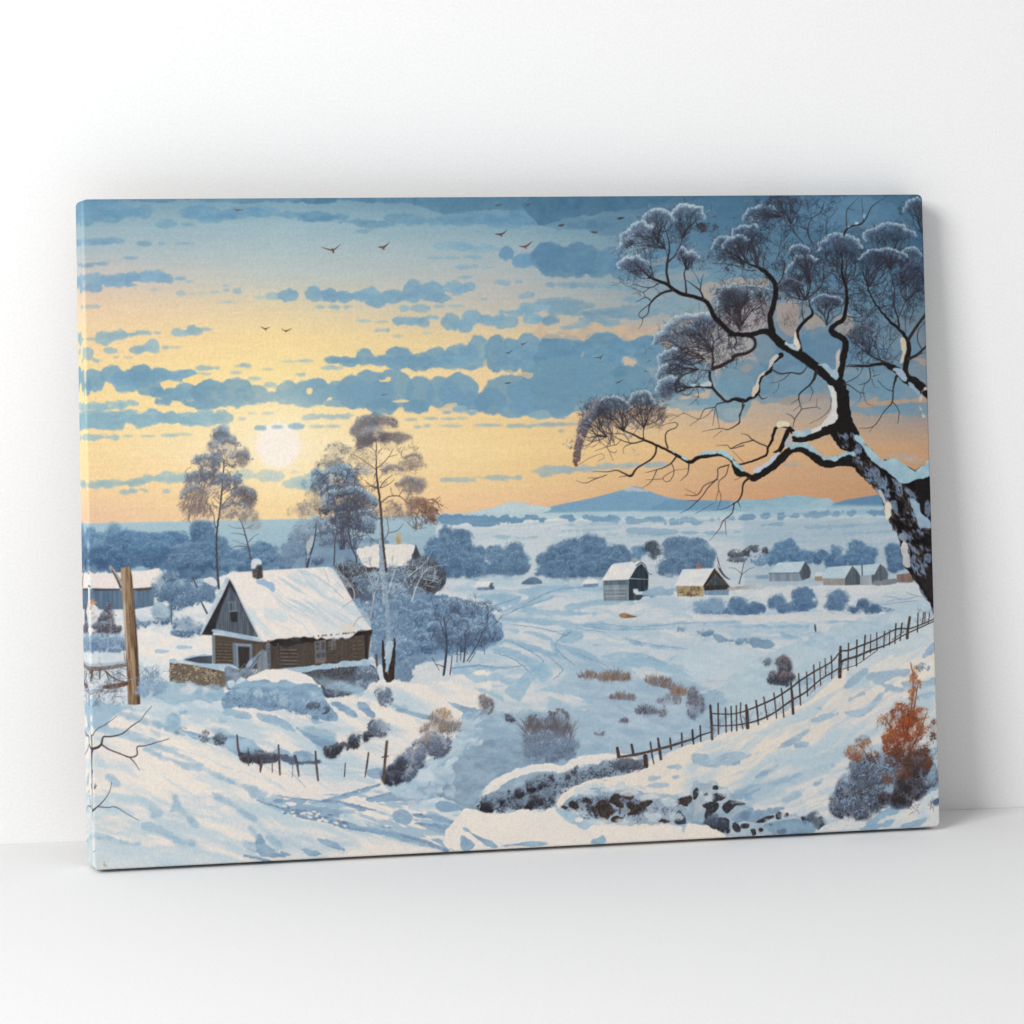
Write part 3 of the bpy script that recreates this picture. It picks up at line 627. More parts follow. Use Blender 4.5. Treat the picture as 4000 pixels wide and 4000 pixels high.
    part('painted_wall', 'little blue fence left of the long grey barn'); area('K', '112,965 232,955 232,995 112,995', (128,156,190), (146,172,202), smooth=False, nz='v')
    use(g)

def paint_snow():
    """the lit and shaded snow of the valley and foreground"""
    g = PARTS_GROUND[0]; use(g)
    F_ = dict(ident=True)
    area('T', '1500,2330 1800,2290 2200,2290 2500,2330 2800,2320 3100,2290 3700,2300 3750,2600 3000,2900 2400,2900 1700,2800 1400,2600', (216,216,216), (202,208,214), rag=2, nz='b', k=.8)
    cnoise('T', '1780,2300 2300,2260 2900,2330 3650,2330 3650,2480 2800,2700 2200,2750 1800,2650', (172,198,220), 4, 60, 5, 21, .74, 1, .6)
    cnoise('K', '0,1330 1700,1290 1400,1500 800,1700 0,1900', (164,192,218), 8, 70, 6, 23, .66, 1, .6)
    b1, b2 = (140,176,212), (160,190,218)
    drift('T', '1750,2300 2300,2260 2900,2330 3650,2330 3650,2480 3100,2700 2700,2800 2000,2800 1750,2600', 8, 110, 20, 71, (168,192,216), .55)
    drift('J', '0,1350 1932,1350 1932,1932 0,1932', 14, 140, 24, 73, (176,198,218), .6)
    # road and its shadows (sheet I)
    for s in ('300,1130 450,1150 650,1120 800,1170 760,1220 640,1260 500,1300 340,1290 500,1250 640,1200 420,1190',
              '680,1130 800,1090 1000,1060 1300,1060 1560,1080 1560,1105 1300,1100 1100,1130 900,1190 1000,1170 1150,1150 1000,1210 800,1280 560,1330 700,1250 860,1180 850,1140 760,1130',
              '1200,1250 1400,1210 1600,1190 1932,1220 1600,1240 1350,1280 1230,1290', '700,1300 900,1270 1100,1290 1500,1310 1560,1330 1300,1345 1000,1340 800,1320',
              '600,1370 750,1350 1000,1370 1250,1400 1500,1440 1932,1460 1932,1485 1500,1460 1100,1440 850,1400 640,1395',
              '650,1475 800,1480 1000,1520 1100,1570 1000,1560 860,1510 690,1500', '1180,1520 1260,1465 1390,1500 1340,1580 1230,1610 1160,1590',
              '1080,1580 1150,1600 1300,1640 1450,1700 1560,1760 1590,1800 1450,1780 1300,1720 1180,1660 1130,1720 1080,1640',
              '560,1580 700,1560 850,1610 1000,1650 1100,1700 1250,1760 1080,1730 900,1680 750,1620', '500,1650 640,1640 760,1680 900,1760 1010,1830 1080,1900 960,1932 900,1850 800,1780 700,1720 560,1690',
              '150,1815 400,1800 620,1820 840,1810 640,1850 400,1860 160,1900', '380,1790 430,1770 520,1785 440,1800', '1640,1790 1760,1780 1932,1760 1932,1830 1780,1810', '1750,1540 1850,1570 1932,1600 1932,1620 1840,1600',
              '1430,1625 1540,1610 1620,1625 1690,1650 1600,1635 1500,1628', '380,1680 560,1640 660,1580 520,1600 420,1650'):
        area('I', s, b1, b2, soft=1.6, rag=1, nz='b', alpha=.75, ident=False)
    for s in ('40,1420 200,1390 300,1420 500,1440 800,1420 1000,1400 1100,1420 900,1440 700,1460 560,1460 350,1470 160,1460 60,1440', '1160,1410 1400,1395 1700,1370 1800,1380 1500,1415 1250,1430', '1370,1450 1600,1430 1932,1440 1932,1455 1500,1460',
              '420,1540 480,1570 600,1600 700,1620 920,1640 1090,1665 900,1660 700,1640 540,1610', '100,1620 200,1608 280,1635 200,1630', '350,1800 480,1770 560,1700 700,1740 820,1770 840,1810 980,1880 1100,1930 900,1890 740,1850 620,1800 480,1830',
              '450,1710 560,1700 640,1720 500,1730', '830,1770 920,1720 1050,1715 940,1760', '1060,1585 1200,1570 1400,1580 1200,1590'):
        area('J', s, b1, b2, soft=1.6, rag=1, nz='b', alpha=.65, ident=False)
    for q in ('1000,1930,9 960,1850,12 1010,1770,10 900,1690,9 760,1610,8 640,1570,6', '1300,1810,8 1180,1710,12 1120,1630,10 1180,1550,12 1270,1490,14', '1110,1940,8 1190,1860,10 1120,1780,9 1050,1720,7', '700,1310,7 860,1225,8 1000,1150,8 1200,1085,7 1500,1072,6', '640,1340,7 820,1262,8 1000,1205,7 1130,1150,5', '330,1275,8 520,1255,9 700,1200,8 800,1160,6', '1600,1500,4 1450,1480,6 1300,1460,5', '700,1420,6 900,1450,8 1100,1490,8 1240,1530,6', '1330,1700,8 1480,1760,9 1600,1820,7 1700,1900,6', '150,1840,14 400,1815,14 620,1835,12 850,1812,8', '900,1900,10 800,1800,12 700,1740,10 540,1690,8'):
        line('I', q, (112,146,188), col2=(138,168,204), alpha=.8, ident=False, jag=.6)
    for q in ('40,1430,8 300,1425,8 560,1450,9 850,1425,8 1100,1410,7 1500,1400,6', '60,1440,5 350,1475,8 700,1470,8 900,1465,5', '420,1550,6 620,1600,9 900,1640,9 1080,1665,5', '350,1800,12 560,1710,10 700,1740,14 840,1810,16 1080,1930,12'):
        line('J', q, (124,156,196), col2=(148,176,206), alpha=.65, ident=False, jag=.6)
    # big smooth blue hollow
    area('J', '850,1932 950,1720 1150,1600 1400,1600 1640,1660 1760,1760 1850,1860 1800,1932', (190,206,220), (204,214,222), rag=2, nz='b', alpha=.7, ident=False)
    part('painted_bush', 'low dark blue hedge line winding through the snowy valley')
    area('J', '850,1465 960,1455 1100,1480 1200,1475 1300,1530 1450,1560 1600,1580 1740,1560 1860,1620 1932,1650 1800,1640 1650,1630 1400,1600 1200,1530 1000,1500', (110,142,180), (136,166,200), rag=2, nz='m', alpha=.9)
    frost('J', 1640,1590,180,36,260, [(150,176,206),(104,128,160)], 1.6); frost('J', 1210,1500,80,30,120, [(150,176,206),(104,134,172)], 1.6)
    use(g)
    # hedges mid right
    hd = ((150,176,206), (104,138,178), (80,112,156))
    treeline('J', '1180,1250,90,60 1300,1250,110,80 1260,1300,180,50', (136,166,200), hd[0], (110,142,180), name='painted_bush', label='pale blue frosted hedge below the stone walled cottage')
    treeline('J', '1520,1250,110,80 1640,1290,120,60 1480,1310,160,40', (106,140,182), hd[0], hd[2], name='painted_bush', label='dark blue bush right of the pale hedge below the cottages')
    treeline('K', '320,1220,90,80 560,1160,110,85 560,1240,140,70 400,1280,120,50 90,1280,110,50', (102,136,176), hd[0], hd[2], name='painted_bush', label='big round blue bush in front of the grey barn')
    treeline('K', '880,1180,110,85 870,1260,120,50', (112,144,182), hd[0], (84,116,158), name='painted_bush', label='round blue bush in front of the farmhouse')
    treeline('K', '1120,1240,80,55 1200,1290,140,40 1030,1290,90,40 1330,1300,90,26', (90,120,160), hd[0], (74,102,140), name='painted_bush', label='dark blue bush left of the big trunk foot')
    use(g)
    area('J', '1100,1345 1300,1330 1700,1345 1932,1335 1932,1400 1400,1380 1100,1390', (214,214,214), rag=1, ident=False, alpha=.8)
    area('K', '0,1345 240,1330 420,1320 660,1300 900,1300 1040,1330 1500,1330 1700,1290 1700,1400 1100,1390 400,1400 0,1420', (206,210,214), (218,214,210), rag=1, nz='b', ident=False, alpha=.8)
    for s in ('0,1440 300,1430 600,1435 620,1455 300,1450', '780,1400 1000,1385 1200,1400 1350,1390 1200,1430 1000,1415', '560,1600 700,1580 800,1640 880,1660 700,1660', '330,1500 480,1530 560,1545 420,1560', '640,1505 700,1495 800,1500 700,1515'):
        area('K', s, (138,174,212), (160,190,218), rag=1, nz='b', alpha=.75, ident=False)
    part('painted_bush', 'dusky blue brushwood on the slope left of the picket fence')
    area('K', '0,1565 150,1575 260,1620 380,1665 250,1650 100,1620 0,1610', (112,138,172), (140,164,192), rag=2, alpha=.85)
    use(g)
    part('painted_haystack', 'small brown mound lying on the snow below the arched barn')
    area('I', '1720,1335 1770,1315 1830,1335 1890,1352 1800,1368 1740,1360', (150,110,86), (176,136,100), soft=.6); line('I', '1800,1345,8 1890,1352,4', (110,92,92), ident=False)
    part('painted_figure', 'tiny dark standing figure alone in the snowfield')
    line('K', '668,1430,14 672,1460,18 676,1490,14', (74,84,98)); use(g); line('K', '600,1508,5 640,1500,6 700,1500,5', (160,186,210), ident=False)
def crown(c, blobs, cols, dens=.05, size=1.8, body=None, **kw):
    if body is None: body = min(.75, dens*4.2)
    if c in 'GH': cols = [tuple(C3(q)*.6+C3((134,138,150))*.4) if q[0]-q[2] > 6 else q for q in cols]
    for b in blobs.split():
        x, y, rx, ry = [float(t) for t in b.split(',')]
        th = np.arange(18)/18*2*math.pi
        area(c, pt(c, np.column_stack([x+rx*np.cos(th), y+ry*np.sin(th)])), cols[0], cols[len(cols)//2], smooth=False, soft=2.2, rag=2, nz='f', grad=cols[-1], alpha=body, ident=kw.get('ident', True) and body > .45)
    dens *= 1.25
    for b in blobs.split():
        x, y, rx, ry = [float(t) for t in b.split(',')]
        k = sc(c); frost(c, x, y, rx, ry, int(rx*ry*k*k*3.14*dens)+3, cols, size, **kw)

def paint_left_back():
    g = PARTS_GROUND[0]
    # snow behind the left buildings
    use(g)
    area('M', '40,500 300,480 520,500 720,520 700,680 500,700 300,760 60,800', (228,224,218), (206,214,222), rag=2, nz='b')
    b = part('painted_barn', 'snow roofed barn behind the broken post at the far left')
    area('M', '100,400 440,395 440,500 330,520 150,520 100,470', (88,112,142), (112,134,160), smooth=False, nz='v')
    area('M', '110,400 440,393 440,415 120,420', (74,76,82), (100,92,84), smooth=False, nz='h', ident=False)
    frost('M', 375,405,48,14,120, [(140,110,84),(104,82,68),(80,74,74)], 1.7, ident=False)
    part('roof', None, b)
    area('M', '88,318 140,335 200,328 270,322 340,322 400,312 470,302 450,340 425,400 110,406 95,370', (236,224,214), (230,220,216), soft=.6)
    part('painted_house', 'narrow steep gabled corner house on the left picture edge')
    area('M', '38,250 60,235 85,280 95,330 118,405 60,415 40,420', (198,212,224), (226,226,224), rag=1); line('M', '92,325,6 80,375,8 100,400,6', (120,92,74))
    line('M', '60,40,3 62,110,6 66,230,8', (110,142,180)); 
    use(g)
    lt = [(178,196,214),(130,158,190),(98,126,160),(76,100,134)]
    part('painted_bush', 'frosted round bush left of the log cottage')
    crown('M', '620,440,90,60 700,420,70,60 560,470,60,50 590,400,50,40', lt, .16, 1.9)
    line('M', '690,480,8 720,540,10', (84,92,110)); area('M', '700,360 740,348 770,370 770,395 720,380', (214,212,214), rag=1, ident=False); line('M', '645,350,6 668,400,9', (92,88,92), ident=False)
    part('painted_bush', 'frosted bushes growing by the barn wall behind the post')
    crown('M', '500,400,70,80 520,340,50,30 480,560,60,40 470,520,60,30 370,590,50,30', lt, .15, 1.8); area('M', '340,535 370,518 410,540 415,575 360,575', (206,214,222), rag=1, ident=False, alpha=.85)
    area('M', '415,525 470,492 520,520 510,560 430,560', (186,202,218), rag=1, ident=False, alpha=.6); line('M', '530,500,5 533,600,6', (88,98,118), ident=False)
    part('painted_bush', 'small frosted shrub beside the cottage eave'); crown('M', '590,600,50,45 650,620,50,35 620,640,90,25', lt, .14, 1.8)
    part('painted_bush', 'dark conical evergreen shrub left of the broken post')
    crown('M', '198,530,18,50 195,575,48,40 185,625,75,40', [(150,164,184),(104,104,118),(80,74,82),(96,88,92)], .22, 1.8, alpha=.9); line('M', '200,470,3 200,520,4', (80,84,96))
    part('painted_bush', 'long low blue frosted bush at the foot of the broken post')
    crown('M', '150,700,90,50 240,700,90,45 390,700,60,50 330,710,60,40', [(170,192,216),(124,152,188),(100,128,166),(118,146,182)], .17, 2.0); crown('M', '400,690,40,35', [(120,134,158),(86,92,110),(78,76,90)], .12, 1.8)
    part('painted_tree', 'thin rust leaved saplings on the left picture edge')
    for q in ('72,420,3 75,560,4 74,700,5', '62,440,2 66,600,3 70,690,3', '84,430,2 80,560,3'): line('M', q, (110,96,90), thr=.3)
    frost('M', 62,450,20,70,160, [(188,150,120),(166,112,76),(190,160,140)], 1.6, alpha=.7); frost('M', 112,520,30,50,130, [(206,160,120),(190,130,88),(210,180,150)], 1.6, alpha=.6)
    use(g)
    area('M', '350,640 420,640 520,660 600,680 700,660 750,660 752,750 640,770 500,800 360,760 350,700', (236,226,214), (222,222,222), rag=1, nz='b', ident=True)
    for s in ('480,690 560,715 660,720 600,730 520,720', '400,740 480,735 550,745 480,755', '600,780 680,770 740,765 680,785'): area('M', s, (152,184,214), rag=1, alpha=.7, ident=False)

    # birches
    tr = [(150,166,192),(128,136,152),(112,108,116),(158,140,124)]
    part('painted_tree', 'tall slender birch with drooping frosted crown left of the sun')
    line('G', '1410,1810,20 1395,1600,18 1390,1420,16 1395,1260,17 1420,1100,16 1440,900,14 1452,740,12 1460,620,9 1440,560,5 1420,500,4', (92,86,92), col2=(70,68,78), jag=.3)
    for q in ('1395,1250,8 1370,1200,9 1365,1120,7 1330,1060,5 1290,1000,3', '1425,1070,8 1470,990,6 1540,930,4', '1420,1010,6 1360,950,4', '1455,640,5 1500,560,4 1530,500,2', '1460,760,5 1530,700,4', '1465,610,5 1430,570,4 1390,560,3', '1470,600,4 1460,520,3 1440,450,2', '1440,930,4 1500,880,4'): line('G', q, (96,88,92), thr=.35)
    drp = [(134,158,190),(126,138,158),(136,126,128),(168,148,130)]
    crown('G', '1430,370,75,45 1400,330,45,35', [(120,152,190),(108,134,168),(120,130,146)], .2, 1.7, alpha=.9)
    crown('G', '1400,430,90,60 1520,430,80,60 1480,500,100,70 1370,480,60,60', drp, .085, 1.6, alpha=.75)
    crown('G', '1610,530,80,60 1560,600,110,60 1640,590,60,70', [(150,150,150),(128,122,122),(150,138,124)], .085, 1.5, alpha=.7)
    crown('G', '1240,580,55,45', [(140,174,206),(150,178,200)], .16, 1.8); crown('G', '1330,590,110,60 1260,640,70,60 1350,650,80,50', [(128,154,188),(108,120,140),(128,122,126),(170,152,130)], .13, 1.7, alpha=.85)
    crown('G', '1260,760,120,70 1360,760,100,70 1480,800,130,70 1560,790,80,50', [(130,158,192),(118,140,172),(112,120,140),(140,130,130)], .12, 1.7, alpha=.8)
    crown('G', '1180,880,90,110 1280,900,90,90 1340,860,80,70', [(140,150,168),(128,126,136),(150,136,128),(186,162,138)], .075, 1.6, alpha=.7, ang=2.0)
    crown('G', '1120,1000,80,120 1200,1030,90,90 1290,1060,90,90', [(150,136,130),(164,144,128),(196,170,140)], .05, 1.5, alpha=.6, ang=2.2)
    crown('G', '1650,930,100,80 1600,900,80,60 1700,960,70,80', [(130,128,140),(96,88,96),(104,94,98),(140,124,118)], .12, 1.6, alpha=.85)
    crown('G', '1540,1040,110,90 1640,1050,90,80 1480,1080,80,80 1580,1120,110,50', [(126,122,128),(144,132,124),(176,154,128)], .06, 1.5, alpha=.65)
    for a in ((1430,400,95,110,-172,-8,75),(1500,480,120,90,-150,-5,60),(1300,640,145,95,-178,-10,75),(1270,810,185,110,-178,-20,80),(1610,600,115,85,-165,0,60),(1640,940,115,85,-170,0,70),(1480,840,150,80,-170,-10,60),(1200,950,150,120,-185,-60,70),(1560,1070,130,80,-170,-10,50)): arc('G', *a, [(150,166,184),(118,124,136),(128,120,120)], .7, 1.5, base=.22, alpha=.7)
    for k in range(60):
        x, y = pt('G', (rs.uniform(1150,1700), rs.uniform(560,1050))); grow(x, y, rs.uniform(.2,2.9), rs.uniform(8,16), .9, 2, (112,104,108), .6, .9, .5, ident=False)
    for k in range(70):
        x, y = pt('G', (rs.uniform(1090,1330), rs.uniform(860,1060))); grow(x, y, rs.uniform(1.6,2.5), rs.uniform(14,24), .8, 1, (140,124,118), .3, .4, .35, ident=False)
    part('painted_tree', 'short thin birch leaning right of the tall one behind the cottage chimney')
    line('G', '1710,1530,14 1690,1420,13 1660,1300,12 1630,1200,9 1600,1150,5', (92,88,94), thr=.35)
    for q in ('1690,1415,7 1600,1410,6 1520,1425,3', '1690,1370,6 1740,1320,4 1790,1290,2', '1665,1310,6 1590,1290,5 1520,1290,2', '1640,1240,5 1560,1240,4 1500,1210,2', '1620,1180,4 1580,1110,3', '1685,1400,5 1610,1380,3 1540,1350,2', '1650,1250,4 1740,1210,3'): line('G', q, (96,96,106), thr=.35)
    crown('G', '1700,1130,90,60 1740,1190,80,60 1640,1130,60,50', [(152,146,138),(140,134,128),(170,158,138)], .07, 1.5, alpha=.7)

    # grove right of the sun
    part('painted_tree', 'dense frosted tree with blue and brown crown between the two birches')
    bl = [(168,188,204),(122,150,182),(96,110,134),(104,98,106)]
    crown('H', '400,820,90,60', [(134,170,198),(150,180,200)], .12, 1.9); 
    crown('H', '590,590,110,70 560,640,120,60 650,490,120,60', [(140,148,152),(120,120,124),(170,152,130)], .075, 1.6, alpha=.75)
    crown('H', '600,740,200,80 720,700,120,60 480,760,110,70', [(146,178,202),(120,152,182),(104,122,150)], .13, 1.8)
    crown('H', '560,850,160,80 720,840,140,80 650,900,180,70', [(118,144,176),(100,116,142),(112,104,108),(150,122,106)], .13, 1.8)
    crown('H', '420,960,90,80 330,1060,120,60 280,1080,110,50', [(160,160,156),(140,132,130),(176,154,128)], .065, 1.6, alpha=.7)
    crown('H', '500,1010,90,50', [(206,184,144),(196,170,136)], .05, 1.6)
    crown('H', '800,940,150,80 880,1000,140,80 640,1050,170,70 780,1050,190,70', [(150,178,206),(110,134,168),(84,92,112),(90,84,94)], .16, 1.9)
    crown('H', '940,1090,110,60 880,1140,110,50', [(170,188,206),(128,146,174),(104,104,120)], .13, 1.8)
    crown('H', '720,1160,150,70 640,1210,150,80 820,1190,130,70 930,1220,100,70', [(176,196,212),(126,152,184),(92,102,124),(84,82,94)], .15, 1.9)
    crown('H', '560,1290,120,100 480,1320,90,80 680,1310,90,70', [(160,182,204),(130,152,180),(98,106,126)], .12, 1.8)
    for a in ((760,1020,270,165,-178,-5,130),(600,800,190,110,-175,-40,80),(730,1210,200,120,-175,-10,90),(560,1330,140,120,-175,-20,80),(900,1170,150,100,-150,-5,70),(620,920,150,90,-175,-60,60)): arc('H', *a, [(176,194,208),(136,158,184),(104,118,142),(100,104,120)], .75, 1.6, base=.3, alpha=.75)
    for k in range(30):
        x, y = pt('H', (rs.uniform(520,1000), rs.uniform(950,1350))); fan('H', 780+rs.uniform(-120,60), 1440, 740, 1080, 230, 140, -170, -20, 1, (76,74,88), 1.3, .6)
    for q in ('820,1640,12 820,1520,14 780,1430,12 760,1330,10 750,1240,7', '610,1590,12 615,1460,12 620,1350,8 640,1280,5', '830,1500,7 880,1440,5 930,1400,3', '770,1400,7 700,1340,5 680,1280,3'): line('H', q, (84,78,88), thr=.35)
    for k in range(60):
        x, y = pt('H', (rs.uniform(480,950), rs.uniform(700,1350))); grow(x, y, rs.uniform(-2.8,-.3), rs.uniform(10,18), 1.1, 2, (86,82,92), .6, .3, .5, ident=False)
    part('painted_tree', 'leaning frosted tree left of the dense grove')
    crown('H', '420,1190,90,70 350,1240,110,90 290,1330,110,110 400,1320,90,80', [(160,184,206),(128,150,176),(110,116,134)], .10, 1.8)
    crown('H', '250,1430,120,90 180,1500,120,80', [(146,174,204),(116,140,172),(96,112,142)], .10, 1.8)
    line('H', '355,1610,22 385,1500,16 420,1380,12 440,1260,8 440,1180,4', (76,74,86), thr=.35)
    for q in ('345,1580,8 350,1480,6 340,1400,4', '400,1440,6 350,1390,4 320,1330,2', '425,1330,5 480,1270,3'): line('H', q, (86,84,96), thr=.35)
    area('H', '345,1440 370,1350 420,1310 410,1400 370,1480', (214,212,208), rag=1, alpha=.6, ident=False)
    frost('H', 420,1540,90,50,260, [(150,172,198),(104,124,156),(84,98,128)], 1.8); frost('H', 100,1600,130,40,260, [(120,146,184),(88,112,150)], 1.8)
    part('painted_tree', 'frosted undergrowth in front of the half hidden house')
    area('H', '820,1400 900,1370 1000,1380 1000,1410 900,1430 840,1425', (140,164,186), (170,188,202), rag=1)
    frost('H', 960,1480,100,80,200, [(206,204,204),(170,160,164),(140,132,140)], 1.7, alpha=.6)
    dk = [(122,140,164),(88,88,96),(66,62,66),(78,70,66)]
    area('H', '640,1590 800,1560 1000,1600 1290,1600 1420,1540 1620,1600 1640,1780 1560,1880 1500,1940 800,1940 760,1840 690,1740', (98,110,130), (80,84,98), rag=2, nz='m')
    crown('H', '800,1640,150,80 720,1700,110,80 950,1620,120,60 1150,1620,100,60 820,1780,110,80 700,1620,70,50', dk, .2, 2.0, alpha=.85)
    # house behind the birch
    h = part('painted_house', 'snow roofed house half hidden behind the tall birch')
    area('H', '1305,1600 1378,1392 1422,1500 1425,1600 1400,1640 1300,1660', (62,68,74), (84,90,96), smooth=False, nz='v')
    part('roof', None, h); area('H', '830,1430 1000,1400 1378,1390 1310,1600 1100,1610 880,1600 830,1500', (232,224,212), (222,216,212), smooth=False, rag=1)
    part('chimney', None, h); area('H', '1190,1300 1240,1295 1236,1390 1200,1390', (196,172,130), (164,138,100), smooth=False, soft=.8)
    part('painted_bush', 'dark frosted scrub right of the half hidden house')
    crown('H', '1480,1620,150,110 1500,1720,140,110 1420,1760,130,90 1350,1620,90,70', dk, .19, 2.0, alpha=.85)
    crown('H', '1000,1760,200,110 1200,1720,140,110 1100,1850,240,90 1300,1860,160,80', [(168,188,206),(120,142,170),(92,106,132),(84,90,108)], .17, 2.0, alpha=.85)

    # blue thicket right of the cottage
    part('painted_bush', 'big blue frosted thicket with dark stems right of the cottage')
    th = [(146,176,210),(118,150,190),(100,132,174),(92,118,156)]
    area('L', '1500,560 1640,620 1800,560 1932,560 1960,1000 1932,1200 1835,1195 1760,1120 1640,1010 1640,800 1520,650', (116,142,176), (138,162,192), rag=2, nz='m')
    area('I', '-200,1150 0,1130 200,1180 420,1250 540,1330 620,1440 640,1540 480,1640 300,1690 0,1740 -160,1800 -320,1820 -320,1250', (108,136,172), (132,158,190), rag=2, nz='m', grad=(98,124,160))
    crown('L', '1580,640,90,90 1700,600,90,80 1850,560,90,80 1640,760,60,90 1880,760,90,120 1700,760,90,110 1850,960,80,120 1680,920,50,90 1900,1100,60,90', [(158,184,210),(122,150,186),(104,130,166),(112,138,172)], .14, 2.0, body=.25, alpha=.75, jit=.8)
    area('I', '-60,1180 60,1190 200,1200 300,1260 430,1270 520,1330 600,1440 640,1540 500,1640 380,1690 200,1700 -80,1760 -160,1500', (118,150,190), (138,168,202), rag=2, alpha=.85)
    crown('I', '100,1270,170,90 300,1310,130,90 80,1430,200,120 400,1420,150,120 300,1540,240,110 540,1500,90,90 150,1600,190,90 -80,1400,120,160 -60,1600,140,100', [(166,190,216),(118,148,186),(86,112,150),(74,98,134)], .15, 2.0, body=.2, alpha=.7, jit=.6)
    crown('I', '170,1250,80,60 60,1560,90,90 420,1580,60,60 240,1600,90,80', [(100,116,144),(84,96,124)], .06, 1.7, alpha=.7)
    crown('I', '520,1420,80,50 380,1370,70,50', [(170,196,222),(150,180,212)], .07, 2.0, alpha=.7)
    for k in range(46):
        c_, x, y = ('I', rs.uniform(-180,580), rs.uniform(1230,1600)) if rs.rand() < .65 else ('L', rs.uniform(1560,1920), rs.uniform(600,1020))
        r = rs.uniform(40,95); arc(c_, x, y, r, r*.8, -172, -8, r*.6, [(164,188,212),(122,150,184),(98,124,160)], .7, 1.6, base=0, alpha=.6); frost(c_, x, y+r*.35, r*.8, r*.3, int(r*.35), [(92,112,144),(80,98,128)], 1.6, alpha=.5, ident=False)
    for q in ('70,1900,22 90,1750,22 100,1600,18 90,1480,12 70,1340,7', '260,1780,14 275,1600,12 270,1500,9 310,1460,6', '290,1770,8 380,1630,9 420,1540,8 470,1450,5 520,1400,3', '95,1560,10 60,1470,8 40,1400,5', '130,1900,10 150,1720,8', '195,1780,7 200,1640,6', '230,1770,6 235,1620,5', '310,1780,6 370,1690,5', '0,1800,6 90,1830,8', '30,1860,5 -40,1740,6'): line('I', q, (70,76,96), thr=.35)
    for k in range(90):
        x, y = pt('I', (rs.uniform(-60,520), rs.uniform(1320,1720))); grow(x, y, rs.uniform(-2.2,-.9), rs.uniform(10,20), 1.0, 2, (84,94,120), .5, 0, .4, ident=False, alpha=.6)
    # birch right with white trunk
    part('painted_tree', 'tallest birch with a white lower trunk and rusty right branches')
    line('H', '1100,1640,24 1080,1480,24 1068,1350,22 1060,1200,22 1050,1060,22 1030,880,20 1010,720,16 1008,560,10 1010,420,7', (96,84,80), col2=(70,64,68), jag=.3)
    for q in ('1025,870,10 970,850,8 900,790,4', '1020,860,7 950,845,5 860,855,3', '1045,860,9 1080,800,7 1160,740,4', '1050,860,7 1120,830,5 1180,780,3', '1008,690,9 930,630,7 860,580,5 800,550,3', '1020,670,9 1080,620,7 1130,560,5 1170,490,3', '1120,570,5 1210,545,3', '1060,995,10 1120,945,9 1170,935,9 1230,940,8 1290,990,6 1350,1030,4', '1220,940,7 1260,870,4', '1005,520,6 950,470,4', '1025,530,5 1070,480,4',
              '1000,720,5 985,780,4', '1170,940,5 1140,880,3', '1085,1340,8 1120,1280,6 1115,1200,5 1110,1140,3', '1130,1285,6 1210,1260,5 1260,1200,3', '1300,1180,6 1370,1245,5 1480,1235,2', '1040,690,5 1120,680,4 1200,700,2'): line('H', q, (98,84,80), thr=.35)
    crown('H', '900,270,90,80 850,310,70,60 960,220,90,60', [(130,158,190),(112,130,156),(104,108,122)], .2, 1.7, alpha=.88)
    crown('H', '1080,240,110,50 1140,250,70,40', [(120,122,132),(112,106,112),(150,136,124)], .11, 1.6, alpha=.8)
    crown('H', '980,330,110,50 900,350,110,50', [(190,186,176),(150,150,156),(128,118,116)], .11, 1.7, alpha=.8)
    crown('H', '900,420,110,45 1030,380,140,40 1150,390,110,40 840,460,60,35 960,420,60,30', [(126,122,126),(92,80,80),(104,88,82)], .17, 1.7, alpha=.85)
    crown('H', '1260,370,90,40 1200,410,90,45', [(166,152,134),(140,122,108),(170,150,124)], .1, 1.5, alpha=.75)
    crown('H', '850,540,90,80 940,580,90,60 820,600,80,60 1130,470,80,50', [(176,152,122),(150,128,110),(196,168,130)], .045, 1.4, alpha=.65)
    crown('H', '1360,570,80,40 1340,620,110,50 1400,660,80,50 1290,650,80,50', [(168,150,132),(150,130,114),(186,160,128)], .07, 1.5, alpha=.7)
    crown('H', '860,690,80,50 940,700,60,40', [(190,190,190),(160,156,160)], .07, 1.5); crown('H', '1160,700,90,50 1100,670,60,40', [(176,168,168),(140,128,130)], .07, 1.5)
    crown('H', '1320,830,130,70 1400,820,80,60 1280,800,80,50 1360,880,90,40', [(164,154,148),(132,118,114),(166,142,124)], .1, 1.6, alpha=.75)
    crown('H', '1400,1020,110,60 1450,1060,110,60 1350,980,80,40 1500,1120,80,60 1400,1090,110,40', [(160,126,104),(136,104,88),(122,102,96),(160,132,112)], .11, 1.6, body=.3, alpha=.7)
    crown('H', '1170,1040,80,60 1160,1100,100,60 1280,1140,90,40', [(140,126,118),(128,112,106),(166,140,116)], .08, 1.5, alpha=.7)
    for k in range(70):
        x, y = pt('H', (rs.uniform(820,1400), rs.uniform(480,1150))); grow(x, y, rs.uniform(-2.9,-.2), rs.uniform(5,11), .8, 2, (136,118,108), .6, .2, .5, ident=False, alpha=.5)
    for k in range(34):
        x, y = pt('H', (rs.uniform(1330,1540), rs.uniform(950,1150))); grow(x, y, rs.uniform(.3,1.6), rs.uniform(8,16), 1, 2, (104,76,66), .5, .3, .4, ident=False, alpha=.8)
    for a in ((890,350,125,150,-185,-60,95),(980,260,130,80,-150,-20,60),(1100,300,120,70,-130,-10,55),(1240,410,110,60,-150,-10,45),(1350,590,90,50,-170,-10,36),(1320,860,150,90,-160,-10,70),(1180,720,110,70,-170,-20,45)): arc('H', *a, [(160,160,160),(128,120,120),(150,134,122)], .8, 1.5, base=.25, alpha=.7)
    arc('H', 1420, 1130, 150, 170, -140, 10, 90, [(164,132,110),(134,100,84),(150,118,100)], .6, 1.4, base=.15, alpha=.7)
    line('H', '1035,1290,12 1045,1400,24 1050,1550,30 1060,1700,34 1080,1800,38 1085,1940,40', (176,190,202), col2=(140,160,184), jag=.4)
